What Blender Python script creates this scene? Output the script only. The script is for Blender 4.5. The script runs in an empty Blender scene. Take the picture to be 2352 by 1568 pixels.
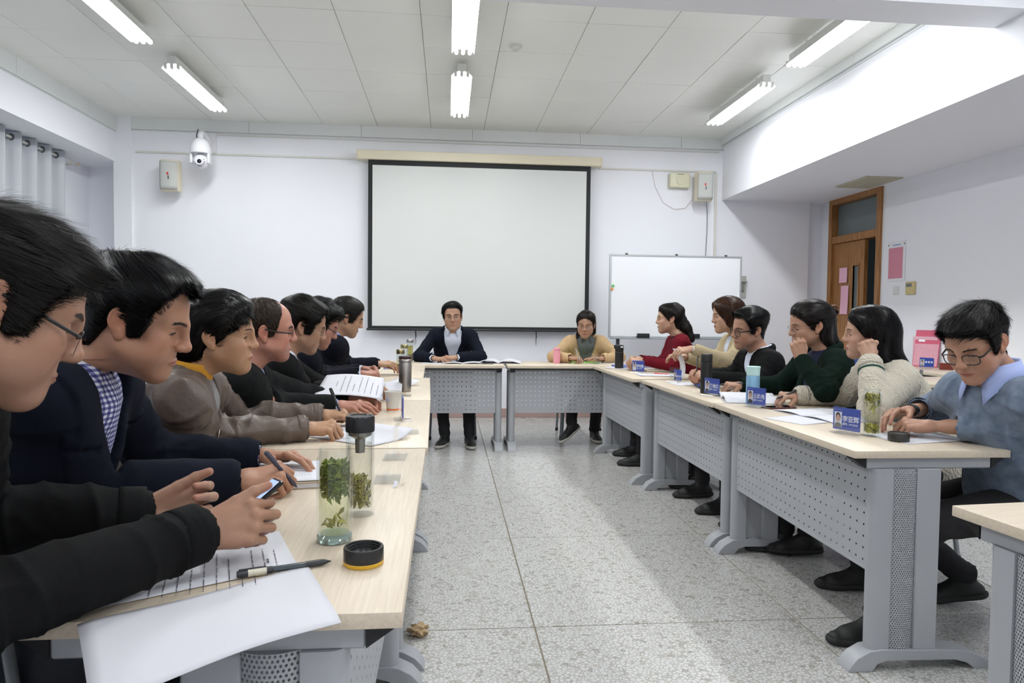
import bpy, bmesh, math, random, time
import numpy as np
from mathutils import Vector, Matrix, Euler
# meeting room seen from the open end of a U of tables; metres, +Y runs down the room, floor at z = 0
sc = bpy.context.scene
# ------------------------------------------------------------------ camera
cam_data = bpy.data.cameras.new('camera'); cam = bpy.data.objects.new('camera', cam_data); sc.collection.objects.link(cam); sc.camera = cam
cam_data.sensor_width = 36; cam_data.lens = 24.0; cam_data.clip_start = .05
CY, CP, CR = .0938, -.0385, .0115
_f = np.array([math.sin(CY) * math.cos(CP), math.cos(CY) * math.cos(CP), math.sin(CP)]); _r = np.array([math.cos(CY), -math.sin(CY), 0.])
_u = np.cross(_r, _f); _r2 = math.cos(CR) * _r + math.sin(CR) * _u; _u2 = np.cross(_r2, _f)
cam.matrix_world = Matrix([[_r2[0], _u2[0], -_f[0], 0], [_r2[1], _u2[1], -_f[1], 0], [_r2[2], _u2[2], -_f[2], 1.185], [0, 0, 0, 1]])
cam_data.dof.use_dof = True; cam_data.dof.focus_distance = 2.9; cam_data.dof.aperture_fstop = 20
# ------------------------------------------------------------------ world: night outside, a faint neutral sky
w = bpy.data.worlds.new('world'); sc.world = w; w.use_nodes = True
w.node_tree.nodes['Background'].inputs[0].default_value = (.5, .6, .8, 1); w.node_tree.nodes['Background'].inputs[1].default_value = .25
# ------------------------------------------------------------------ exposure and colour
sc.view_settings.view_transform = 'Standard'; sc.view_settings.look = 'None'; sc.view_settings.gamma = 1; sc.view_settings.use_curve_mapping = False
sc.view_settings.exposure = 0.0
TUBE = 60.0            # power scale of the fluorescent tubes
sc.cycles.max_bounces = 10; sc.cycles.diffuse_bounces = 6; sc.cycles.glossy_bounces = 4; sc.cycles.transparent_max_bounces = 14; sc.cycles.caustics_reflective = False; sc.cycles.caustics_refractive = False; sc.cycles.sample_clamp_indirect = 12; sc.cycles.blur_glossy = 1.0; sc.cycles.adaptive_threshold = .04
random.seed(7); np.random.seed(7)
# ------------------------------------------------------------------ small helpers
COL = bpy.context.scene.collection
def link(o, parent=None):
    COL.objects.link(o)
    if parent is not None: o.parent = parent
    return o
def tag(o, label=None, cat=None, group=None, kind=None):
    if label: o['label'] = label
    if cat: o['category'] = cat
    if group: o['group'] = group
    if kind: o['kind'] = kind
    return o
def thing(name, label, cat, loc=(0, 0, 0), rz=0.0, group=None):
    o = link(bpy.data.objects.new(name, None)); o.location = loc; o.rotation_euler = (0, 0, rz)
    o.empty_display_size = .05
    return tag(o, label, cat, group)
def mesh_obj(name, verts, faces, mats, parent=None, smooth=False, midx=None, world=False, colors=None, auto=None):
    me = bpy.data.meshes.new(name)
    me.from_pydata([tuple(map(float, v)) for v in verts] if not isinstance(verts, np.ndarray) else verts.tolist(), [], faces.tolist() if isinstance(faces, np.ndarray) else faces)
    for m in (mats if isinstance(mats, (list, tuple)) else [mats]): me.materials.append(m)
    if smooth: me.polygons.foreach_set('use_smooth', [True] * len(me.polygons))
    if midx is not None: me.polygons.foreach_set('material_index', np.asarray(midx, dtype=np.int32))
    if colors is not None:
        ca = me.color_attributes.new('Col', 'FLOAT_COLOR', 'POINT')
        ca.data.foreach_set('color', np.concatenate([colors, np.ones((len(colors), 1))], 1).astype(np.float32).ravel())
    me.update()
    o = link(bpy.data.objects.new(name, me), parent)
    if auto is not None: sharp(o, auto)
    return o
def sharp(o, deg=35):
    me = o.data
    me.polygons.foreach_set('use_smooth', [True] * len(me.polygons))
    bm = bmesh.new(); bm.from_mesh(me)
    a = math.radians(deg)
    for e in bm.edges:
        if len(e.link_faces) == 2 and e.calc_face_angle(0) > a: e.smooth = False
    bm.to_mesh(me); bm.free()
def bm_obj(name, bm, mats, parent=None, auto=35, loc=None, rot=None):
    me = bpy.data.meshes.new(name); bm.normal_update(); bm.to_mesh(me); bm.free()
    for m in (mats if isinstance(mats, (list, tuple)) else [mats]): me.materials.append(m)
    o = link(bpy.data.objects.new(name, me), parent)
    if loc is not None: o.location = loc
    if rot is not None: o.rotation_euler = rot
    if auto: sharp(o, auto)
    return o
def copy_tree(o, parent=None):
    c = o.copy(); COL.objects.link(c); c.parent = parent
    for ch in list(o.children): copy_tree(ch, c)
    return c
def bx(bm, lo, hi, bev=0.0, mi=0, seg=1):
    """axis aligned box with bevelled edges added to a bmesh"""
    lo = Vector(lo); hi = Vector(hi)
    r = bmesh.ops.create_cube(bm, size=1, matrix=Matrix.Translation((lo + hi) / 2) @ Matrix.Diagonal((*(hi - lo), 1)))
    vs = r['verts']; fs = list({f for v in vs for f in v.link_faces})
    for f in fs: f.material_index = mi
    if bev > 0:
        es = list({e for v in vs for e in v.link_edges})
        r2 = bmesh.ops.bevel(bm, geom=es, offset=bev, segments=seg, affect='EDGES', profile=.5)
        for f in r2['faces']: f.material_index = mi
        vs = list({v for f in r2['faces'] for v in f.verts})
    return vs
def box_obj(name, lo, hi, mat, parent=None, bev=0.0, seg=1):
    bm = bmesh.new(); bx(bm, lo, hi, bev, 0, seg); return bm_obj(name, bm, mat, parent, 35)
def tube(bm, pts, r, n=10, mi=0, caps=True, radii=None, closed=False, flat=None):
    """sweep a circle (or ellipse) along a polyline"""
    pts = [Vector(p) for p in pts]; m = len(pts); rings = []
    up = None
    for i, p in enumerate(pts):
        a = pts[(i - 1) % m] if (closed or i > 0) else p; b = pts[(i + 1) % m] if (closed or i < m - 1) else p
        t = (b - a).normalized()
        if up is None: up = t.orthogonal().normalized() if flat is None else Vector(flat[0])
        up = (up - t * up.dot(t)).normalized(); s = t.cross(up)
        rr = radii[i] if radii else r
        k = flat[1] if flat else 1.0
        rings.append([bm.verts.new(p + (up * math.cos(2 * math.pi * j / n) * k + s * math.sin(2 * math.pi * j / n)) * rr) for j in range(n)])
    last = m if closed else m - 1
    for i in range(last):
        A = rings[i]; B = rings[(i + 1) % m]
        for j in range(n):
            f = bm.faces.new((A[j], A[(j + 1) % n], B[(j + 1) % n], B[j])); f.material_index = mi
    if caps and not closed:
        f = bm.faces.new(rings[0][::-1]); f.material_index = mi
        f = bm.faces.new(rings[-1]); f.material_index = mi
def lathe(bm, prof, n=32, c=(0, 0, 0), mi=0, sx=1, sy=1):
    """revolve a (radius, z) profile about Z; zero radius closes it"""
    rings = []
    for r, z in prof:
        if r < 1e-6: rings.append([bm.verts.new((c[0], c[1], c[2] + z))])
        else: rings.append([bm.verts.new((c[0] + r * sx * math.cos(2 * math.pi * j / n), c[1] + r * sy * math.sin(2 * math.pi * j / n), c[2] + z)) for j in range(n)])
    for A, B in zip(rings[:-1], rings[1:]):
        for j in range(n):
            k = (j + 1) % n
            if len(A) == 1 and len(B) == 1: continue
            if len(A) == 1: vs = (A[0], B[k], B[j])
            elif len(B) == 1: vs = (A[j], A[k], B[0])
            else: vs = (A[j], A[k], B[k], B[j])
            f = bm.faces.new(vs); f.material_index = mi
    bmesh.ops.recalc_face_normals(bm, faces=bm.faces[:]) if False else None
def extrude_poly(bm, pts2, y0, y1, axes='xz', mi=0):
    """extrude a 2D outline between two offsets; axes says which plane the outline lies in"""
    def P(a, b, t):
        return {'xz': (a, t, b), 'yz': (t, a, b), 'xy': (a, b, t)}[axes]
    A = [bm.verts.new(P(a, b, y0)) for a, b in pts2]; B = [bm.verts.new(P(a, b, y1)) for a, b in pts2]
    n = len(pts2); fs = []
    for i in range(n):
        fs.append(bm.faces.new((A[i], A[(i + 1) % n], B[(i + 1) % n], B[i])))
    fs.append(bm.faces.new(A[::-1])); fs.append(bm.faces.new(B))
    for f in fs: f.material_index = mi
    bmesh.ops.recalc_face_normals(bm, faces=fs)
# ------------------------------------------------------------------ materials
MATS = {}
def mat(name, col=(.8, .8, .8), rough=.5, metal=0.0, bump=None, noise=None, trans=0.0, ior=1.45, emit=None, sheen=0.0, coat=0.0, alpha=1.0, spec=None, sss=0.0, vcol=False):
    """bump=(scale, strength) noise relief; noise=(scale, amount) colour mottling"""
    if name in MATS: return MATS[name]
    m = bpy.data.materials.new(name); m.use_nodes = True; MATS[name] = m
    nt = m.node_tree; N = nt.nodes; L = nt.links; b = N['Principled BSDF']
    b.inputs['Base Color'].default_value = (*col, 1); b.inputs['Roughness'].default_value = rough
    b.inputs['Metallic'].default_value = metal; b.inputs['Transmission Weight'].default_value = trans; b.inputs['IOR'].default_value = ior
    b.inputs['Coat Weight'].default_value = coat; b.inputs['Alpha'].default_value = alpha
    if spec is not None: b.inputs['Specular IOR Level'].default_value = spec
    if sheen: b.inputs['Sheen Weight'].default_value = sheen
    if sss:
        b.inputs['Subsurface Weight'].default_value = sss; b.inputs['Subsurface Radius'].default_value = (.9, .35, .2); b.inputs['Subsurface Scale'].default_value = .008
    if emit: b.inputs['Emission Color'].default_value = (*emit[0], 1); b.inputs['Emission Strength'].default_value = emit[1]
    if bump or noise:
        tc = N.new('ShaderNodeTexCoord')
    if vcol:
        a = N.new('ShaderNodeVertexColor'); a.layer_name = 'Col'; L.new(a.outputs[0], b.inputs['Base Color'])
    if noise:
        n = N.new('ShaderNodeTexNoise'); n.inputs['Scale'].default_value = noise[0]; n.inputs['Detail'].default_value = 4
        L.new(tc.outputs['Object'], n.inputs['Vector'])
        mx = N.new('ShaderNodeMix'); mx.data_type = 'RGBA'; mx.blend_type = 'MIX'
        mx.inputs[6].default_value = (*[c * (1 - noise[1]) for c in col], 1); mx.inputs[7].default_value = (*[min(1, c * (1 + noise[1])) for c in col], 1)
        L.new(n.outputs['Fac'], mx.inputs[0]); L.new(mx.outputs[2], b.inputs['Base Color'])
    if bump:
        n = N.new('ShaderNodeTexNoise'); n.inputs['Scale'].default_value = bump[0]; n.inputs['Detail'].default_value = 3
        L.new(tc.outputs['Object'], n.inputs['Vector'])
        bp = N.new('ShaderNodeBump'); bp.inputs['Strength'].default_value = bump[1]; bp.inputs['Distance'].default_value = .002
        L.new(n.outputs['Fac'], bp.inputs['Height']); L.new(bp.outputs['Normal'], b.inputs['Normal'])
    return m
def nodes(m):
    return m.node_tree.nodes, m.node_tree.links, m.node_tree.nodes['Principled BSDF']
def math_node(N, L, op, a, b=None):
    n = N.new('ShaderNodeMath'); n.operation = op
    for i, v in enumerate((a, b)):
        if v is None: continue
        if isinstance(v, (int, float)): n.inputs[i].default_value = v
        else: L.new(v, n.inputs[i])
    return n.outputs[0]
# ------------------------------------------------------------------ implicit modelling toolkit
V3 = lambda *a: np.array(a, dtype=np.float32)
def smin(a, b, k):
    if k <= 0: return np.minimum(a, b)
    h = np.clip(k - np.abs(a - b), 0, None) / k
    return np.minimum(a, b) - h * h * k * 0.25
def smax(a, b, k): return -smin(-a, -b, k)
def s_ell(c, r, rot=None):
    c = V3(*c); r = V3(*r)
    def f(p):
        q = p - c
        if rot is not None: q = q @ rot
        q = q / r; k0 = np.sqrt((q * q).sum(1)) + 1e-9; q2 = q / r
        k1 = np.sqrt((q2 * q2).sum(1)) + 1e-9
        return k0 * (k0 - 1) / k1
    return f
def s_cap(a, b, r1, r2=None, flat=None):
    """tapered capsule; flat=(axis, scale) squashes it along an axis"""
    a = V3(*a); b = V3(*b); r2 = r1 if r2 is None else r2
    ab = b - a; L2 = float((ab * ab).sum()) + 1e-12
    if flat is not None: ax = V3(*flat[0]); ax = ax / np.linalg.norm(ax); sc = flat[1]
    def f(p):
        q = p - a
        t = np.clip(q @ ab / L2, 0, 1)
        d = q - t[:, None] * ab
        if flat is not None:
            s = d @ ax; d = d + (s * (1 / sc - 1))[:, None] * ax
        return np.sqrt((d * d).sum(1)) - (r1 + (r2 - r1) * t)
    return f
def s_box(c, h, r=0.0, rot=None):
    c = V3(*c); h = V3(*h)
    def f(p):
        q = p - c
        if rot is not None: q = q @ rot
        q = np.abs(q) - h + r
        return np.sqrt((np.clip(q, 0, None) ** 2).sum(1)) + np.minimum(q.max(1), 0) - r
    return f
def s_torus(c, n, R, r, sc=(1, 1, 1)):
    c = V3(*c); n = V3(*n); n = n / np.linalg.norm(n); sc = V3(*sc)
    def f(p):
        q = (p - c) / sc; z = q @ n; w = q - z[:, None] * n
        l = np.sqrt((w * w).sum(1)) - R
        return np.sqrt(l * l + z * z) - r
    return f
def compose(prims):
    """prims: list of (f, op, k) with op 'u' union, 's' subtract, 'i' intersect"""
    def F(p, mask=None):
        d = None
        for i, (f, op, k) in enumerate(prims):
            if mask is not None and not mask[i]: continue
            v = f(p)
            if d is None: d = v if op == 'u' else np.full(len(p), 1.0, np.float32)
            elif op == 'u': d = smin(d, v, k)
            elif op == 's': d = smax(d, -v, k)
            else: d = smax(d, v, k)
        return d
    return F
def surface_nets(prims, lo, hi, h, B=8, post=None):
    """sparse naive surface nets of a primitive list; returns verts, quads"""
    lo = np.array(lo, float); hi = np.array(hi, float)
    nb = np.ceil((hi - lo) / (h * B)).astype(int) + 1
    n = nb * B
    bi = np.stack(np.meshgrid(*[np.arange(k) for k in nb], indexing='ij'), -1).reshape(-1, 3)
    bc = (lo + (bi * B + B / 2 - .5) * h).astype(np.float32)
    dv = [f(bc) for f, _, _ in prims]
    tot = None
    for v, (f, op, k) in zip(dv, prims):
        if tot is None: tot = v
        elif op == 'u': tot = smin(tot, v, k)
        elif op == 's': tot = smax(tot, -v, k)
        else: tot = smax(tot, v, k)
    rad = B * h * 0.95
    keep = np.abs(tot) < rad * 1.35
    F = np.full(n, 9.0, np.float32)
    # sign fill per block
    G = F.reshape(nb[0], B, nb[1], B, nb[2], B)
    sg = np.where(tot > 0, 1.0, -1.0).reshape(nb)
    G[:] = sg[:, None, :, None, :, None]
    off = np.stack(np.meshgrid(*[np.arange(B)] * 3, indexing='ij'), -1).reshape(-1, 3)
    ids = np.nonzero(keep)[0]
    if len(ids) == 0: return np.zeros((0, 3)), np.zeros((0, 4), int)
    # relevance signature per block, group blocks with the same signature
    rel = np.zeros((len(ids), len(prims)), bool)
    at = np.abs(tot[ids])
    for i, (f, op, k) in enumerate(prims):
        v = dv[i][ids]
        if op == 'u': rel[:, i] = v < at + rad * 2 + k
        elif op == 's': rel[:, i] = v < rad * 1.5 + k
        else: rel[:, i] = v > -(rad * 1.5 + k)
    rel[:, 0] |= ~rel.any(1)
    comp = compose(prims)
    sigs, inv = np.unique(rel, axis=0, return_inverse=True); inv = inv.ravel()
    for s in range(len(sigs)):
        bb = bi[ids[inv == s]]
        for c0 in range(0, len(bb), 400):
            b = bb[c0:c0 + 400]
            idx = (b[:, None, :] * B + off[None]).reshape(-1, 3)
            P = (lo + idx * h).astype(np.float32)
            v = comp(P, sigs[s])
            if post is not None: v = post(P, v)
            F[idx[:, 0], idx[:, 1], idx[:, 2]] = v
    S = F < 0
    acc = np.zeros(np.array(n) - 1, np.int8)
    for i in (0, 1):
        for j in (0, 1):
            for k in (0, 1):
                acc += S[i:n[0] - 1 + i, j:n[1] - 1 + j, k:n[2] - 1 + k]
    act = (acc > 0) & (acc < 8)
    cells = np.argwhere(act)
    vid = np.full(act.shape, -1, np.int32); vid[act] = np.arange(len(cells))
    corner = np.array([(i, j, k) for i in (0, 1) for j in (0, 1) for k in (0, 1)])
    vals = np.stack([F[cells[:, 0] + c[0], cells[:, 1] + c[1], cells[:, 2] + c[2]] for c in corner], 1)
    ps = np.zeros((len(cells), 3)); cnt = np.zeros(len(cells))
    for a in range(8):
        for b in range(a + 1, 8):
            if np.abs(corner[a] - corner[b]).sum() != 1: continue
            m = (vals[:, a] < 0) != (vals[:, b] < 0)
            t = np.where(m, vals[:, a] / np.where(m, vals[:, a] - vals[:, b], 1), 0)
            t = np.clip(t, 0, 1)
            ps += m[:, None] * (corner[a] + t[:, None] * (corner[b] - corner[a])); cnt += m
    verts = lo + (cells + ps / np.maximum(cnt, 1)[:, None]) * h
    quads = []
    for ax in range(3):
        sl0 = [slice(None)] * 3; sl1 = [slice(None)] * 3
        sl0[ax] = slice(0, -1); sl1[ax] = slice(1, None)
        a = S[tuple(sl0)]; b = S[tuple(sl1)]
        e = np.argwhere(a != b)
        o1, o2 = [(1, 2), (2, 0), (0, 1)][ax]
        e = e[(e[:, o1] > 0) & (e[:, o2] > 0) & (e[:, o1] < n[o1] - 1) & (e[:, o2] < n[o2] - 1)]
        flip = a[e[:, 0], e[:, 1], e[:, 2]]
        def cell(d1, d2):
            c = e.copy(); c[:, o1] -= d1; c[:, o2] -= d2
            return vid[c[:, 0], c[:, 1], c[:, 2]]
        q = np.stack([cell(1, 1), cell(0, 1), cell(0, 0), cell(1, 0)], 1)
        q[~flip] = q[~flip][:, ::-1]
        quads.append(q[(q >= 0).all(1)])
    return verts, np.concatenate(quads)
def vnoise(p, s, seed=0):
    """smooth pseudo noise from a few rotated sines, in -1..1"""
    r = np.random.RandomState(seed); out = 0
    for i in range(5):
        w = r.normal(size=3); w /= np.linalg.norm(w)
        out = out + np.sin(p @ (w * s * (0.7 + 0.8 * r.rand())).astype(np.float32) + r.rand() * 6.28)
    return out / 2.6
def grad(F, p, e=0.002):
    g = np.stack([F(p + V3(e, 0, 0)) - F(p - V3(e, 0, 0)), F(p + V3(0, e, 0)) - F(p - V3(0, e, 0)), F(p + V3(0, 0, e)) - F(p - V3(0, 0, e))], 1)
    return g / (np.linalg.norm(g, axis=1, keepdims=True) + 1e-9)
def relax(v, q, it=2, f=0.5):
    """Laplacian smoothing of a quad mesh"""
    for _ in range(it):
        acc = np.zeros_like(v); c = np.zeros(len(v))
        for k in range(4):
            np.add.at(acc, q[:, k], v[q[:, (k + 1) % 4]]); np.add.at(acc, q[:, k], v[q[:, (k - 1) % 4]]); np.add.at(c, q[:, k], 2)
        v = v + f * (acc / np.maximum(c, 1)[:, None] - v)
    return v
def rotm(ax, deg):
    return np.array(Matrix.Rotation(math.radians(deg), 3, ax))
# ------------------------------------------------------------------ heads
EYEC = {}
def head_prims(female=False, lid=0.0, mouth=0.0):
    """head in its own frame: +Y is the face, origin between the ears. lid: how far the eyes are shut 0..1"""
    P = []; U = lambda f, k=0.01: P.append((f, 'u', k)); S = lambda f, k=0.006: P.append((f, 's', k))
    U(s_ell((0, -.014, .036), (.0755, .096, .082)))
    U(s_ell((0, .028, .04), (.064, .064, .062)), .03)
    U(s_ell((0, .030, -.030), (.0605, .060, .082)), .03)
    jw = .051 if not female else .046
    for s in (-1, 1):
        U(s_cap((s * jw, .002, -.052), (s * .016, .072, -.098), .0195, .0165), .03)
        U(s_ell((s * .043, .060, -.026), (.024, .025, .021)), .028)
        U(s_ell((s * .040, .050, -.058), (.022, .026, .026)), .028)
    U(s_ell((0, .077, -.099), (.019, .0145, .0135)), .022)
    U(s_cap((0, .0, -.08), (0, .06, -.098), .03, .018), .03)
    U(s_ell((0, .076, -.062), (.029, .020, .026)), .022)
    br = .0095 if not female else .006
    for s in (-1, 1):
        U(s_cap((s * .010, .0865, .019), (s * .044, .070, .021), br, .008), .022)
        S(s_ell((s * .0325, .1015, -.0005), (.0200, .0165, .0120)), .018)
    base = compose(list(P))
    def sy(x, z):
        ys = np.linspace(.13, .02, 221).astype(np.float32)
        d = base(np.stack([np.full_like(ys, x), ys, np.full_like(ys, z)], 1))
        return float(ys[np.argmax(d < 0)])
    # nose
    y0 = sy(0, .012)
    U(s_cap((0, y0 - .003, .014), (0, y0 + (.0095 if not female else .0070), -.025), .0060, .0092), .016)
    U(s_ell((0, y0 + .001, -.030), (.0125, .0120, .0100)), .012)
    ny = y0 + (.0115 if not female else .0085)
    U(s_ell((0, ny, -.0305), (.0110, .0105, .0092)), .010)
    for s in (-1, 1):
        U(s_ell((s * .0132, ny - .0105, -.0335), (.0070, .0105, .0076)), .007)
        S(s_ell((s * .0064, ny - .0045, -.0425), (.0036, .0058, .0045)), .003)
    # eyeballs under lids
    for s in (-1, 1):
        ye = sy(s * .033, -.001) + .0015
        ec = (s * .0322, ye - .0095, -.0012); EYEC[(female, s)] = ec
        U(s_ell(ec, (.0158, .0138, .0128)), .004)
        op = max(.0062 * (1 - lid), .0010)
        S(s_ell((s * .0322, ye + .0040, -.0020 - lid * .0045), (.0150, .0068, op)), .0014)
        S(s_cap((s * .021, ye + .0005, .0088), (s * .043, ye - .0025, .0080), .0010), .0025)
    # folds beside the nose and under the eyes
    for s in (-1, 1):
        pp = [(s * .0195, -.034), (s * .0255, -.045), (s * .0310, -.058)]
        for (xa, za), (xb, zb) in zip(pp[:-1], pp[1:]): S(s_cap((xa, sy(xa, za) + .0008, za), (xb, sy(xb, zb) + .0008, zb), .0010 if female else .0014), .0060)
        pp = [(s * .020, -.0135), (s * .031, -.0185), (s * .043, -.0155)]
        for (xa, za), (xb, zb) in zip(pp[:-1], pp[1:]): S(s_cap((xa, sy(xa, za) + .0012, za), (xb, sy(xb, zb) + .0012, zb), .0008), .0055)
    # lips laid on the muzzle surface
    lz = -.0665
    fw = .9 if not female else 1.08
    def lip(z, r, off, w, k):
        xs = np.linspace(-w, w, 9)
        for a, b in zip(xs[:-1], xs[1:]):
            ra, rb = [r * (1 - .72 * (abs(t) / w) ** 2) for t in (a, b)]
            za, zb = [z[0] + (z[1] - z[0]) * (abs(t) / w) ** 1.5 for t in (a, b)]
            U(s_cap((a, sy(a, za) + off * (1 - (abs(a) / w) ** 2) - ra * .45, za), (b, sy(b, zb) + off * (1 - (abs(b) / w) ** 2) - rb * .45, zb), ra, rb), k)
    lip((lz + .0034, lz + .0002), .0038 * fw, .0020, .0250, .0035)
    lip((lz - .0048 - mouth, lz - .0006), .0045 * fw, .0014, .0230, .0045)
    xs = np.linspace(-.0262, .0262, 7)
    for a, b in zip(xs[:-1], xs[1:]):
        S(s_cap((a, sy(a, lz) + .0036 - 4 * a * a, lz - .0010), (b, sy(b, lz) + .0036 - 4 * b * b, lz - .0010), .0006 + mouth * .4), .0025)
    S(s_cap((0, sy(0, -.047) + .0015, -.047), (0, sy(0, -.057) + .0015, -.058), .0016), .004)
    # ears
    for s in (-1, 1):
        rot = rotm('Z', s * 20) @ rotm('X', 12)
        U(s_ell((s * .0765, -.012, -.003), (.0065, .0175, .031), rot), .006)
        U(s_torus((s * .0800, -.0135, .004), (1, s * .35, -.05), .0165, .0030, (1, 1, 1.35)), .003)
        S(s_ell((s * .0840, -.006, -.004), (.0068, .0085, .0150), rot), .003)
        U(s_ell((s * .0745, -.004, -.029), (.0060, .0085, .0095)), .008)
    # neck
    nr = .055 if not female else .046
    U(s_cap((0, -.030, -.045), (0, -.045, -.20), nr, nr * 1.04), .03)
    U(s_cap((0, -.040, -.16), (0, -.050, -.24), nr * 1.1, nr * 1.25), .04)
    return P
def skull_field(female=False):
    """cheap scalp field used to groom hair over"""
    pr = [(s_ell((0, -.014, .036), (.0765, .097, .083)), 'u', .01), (s_ell((0, .028, .04), (.065, .065, .063)), 'u', .03),
          (s_ell((0, .030, -.030), (.062, .062, .082)), 'u', .03), (s_cap((0, -.030, -.045), (0, -.045, -.24), .054 if not female else .046), 'u', .03)]
    return compose(pr)
HEADS = {}
def head_mesh(female, lid, mouth, h):
    key = (female, lid, mouth, h)
    if key not in HEADS:
        v, q = surface_nets(head_prims(female, lid, mouth), (-.115, -.135, -.245), (.115, .14, .135), h)
        HEADS[key] = (relax(v, q, 1, .35), q)
    return HEADS[key]
def skin_tint(v, female, base, blush=.5, beard=0.0, lips=(.34, .095, .085), lid=.35):
    """face colours: lips, cheeks, nose, ears, beard shadow; shade painted into lip gap and nostrils"""
    x, y, z = v[:, 0], v[:, 1], v[:, 2]
    col = np.tile(np.array(base), (len(v), 1)).astype(float)
    def mix(m, c): 
        m = np.clip(m, 0, 1)[:, None]; col[:] = col * (1 - m) + np.array(c) * m
    g = lambda cx, cy, cz, r: np.exp(-(((np.abs(x) - cx) ** 2 + (y - cy) ** 2 + (z - cz) ** 2) / r ** 2))
    red = np.array(base) * np.array([1.02, .72, .68])
    mix(blush * g(.045, .06, -.03, .026), red); mix(blush * .9 * g(0, .11, -.03, .015), red)
    mix(blush * .9 * g(.082, -.01, 0, .03), red)
    mix(.35 * g(.032, .085, .0, .014), np.array(base) * .72)
    if beard:
        m = (z < -.045) & (y > 0)
        b = np.clip((-.045 - z) / .02, 0, 1) * np.clip((y + .0) / .03, 0, 1) * np.clip((z + .13) / .02, 0, 1)
        mix(beard * b, np.array(base) * np.array([.5, .52, .56]))
    lipm = np.clip(2.2 - np.sqrt((x / .0270) ** 2 + ((z + .0672) / .0090) ** 2) * 2.2, 0, 1) * (y > .07)
    mix(.85 * np.exp(-((z + .0675) / .0012) ** 2) * (np.abs(x) < .0265) * (y > .07), np.array(lips) * .35) if False else None
    mix(lipm * (.9 if female else .7), lips)
    mix(.8 * np.exp(-(((z + .0675) / .0013) ** 2 + (x / .0262) ** 8)) * (y > .07), np.array(lips) * .3)  # painted-in shade of the gap between the lips
    ex = (np.abs(x) - .0322) / .0145
    lash = np.exp(-(((z - (.0042 - .0045 * ex ** 2 - lid * .006)) / .0013) ** 2)) * (np.abs(ex) < 1.05) * (y > .06)
    mix(.8 * lash, (.03, .018, .015))
    mix(np.exp(-(((np.abs(x) - .0062) / .003) ** 2 + ((y - .104) / .006) ** 2 + ((z + .041) / .003) ** 2)) * .8, (.12, .04, .03))  # shade of the nostril hollows put into the colour
    return col
# ------------------------------------------------------------------ hair
def hairline(az, kind='man'):
    T = {'man':   ([0, 25, 42, 55, 62, 82, 90, 104, 118, 135, 180], [.066, .063, .056, .033, -.022, -.024, .016, .018, -.018, -.060, -.082]),
         'recede': ([0, 15, 30, 42, 55, 66, 80, 90, 104, 118, 135, 180], [.112, .118, .108, .090, .058, -.010, -.016, .016, .018, -.018, -.055, -.075]),
         'high':  ([0, 20, 35, 45, 55, 64, 80, 90, 104, 118, 135, 180], [.082, .084, .078, .060, .035, -.014, -.018, .016, .018, -.018, -.060, -.082]),
         'woman': ([0, 25, 42, 55, 66, 80, 90, 104, 118, 135, 180], [.074, .068, .052, .026, .002, -.006, .010, .012, -.030, -.070, -.090]),
         'curtain': ([0, 18, 34, 50, 60, 82, 90, 104, 118, 135, 180], [.078, .060, .030, -.010, -.050, -.070, -.07, -.07, -.09, -.10, -.11])}[kind]
    return np.interp(az, T[0], T[1])
def hair_volume(kind, thick, top, mass=(), extra_noise=.002, female=False, seed=0):
    """implicit hair volume: a shell over the scalp above the hairline plus optional hanging masses"""
    sk = skull_field(female)
    def shell(p):
        az = np.degrees(np.arctan2(np.abs(p[:, 0]), p[:, 1] + .005))
        hl = hairline(az, kind)
        t = thick + (top - thick) * np.clip((p[:, 2] - .02) / .07, 0, 1)
        t = t * np.clip((p[:, 2] - hl) / .038 + .12, .12, 1)
        d = sk(p) - t + extra_noise * vnoise(p, 70, seed)
        return smax(d, (hl - p[:, 2]) * .8, .006)
    pr = [(shell, 'u', .004)] + [(f, 'u', k) for f, k in mass]
    # keep ears clear when short
    return pr, sk
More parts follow.
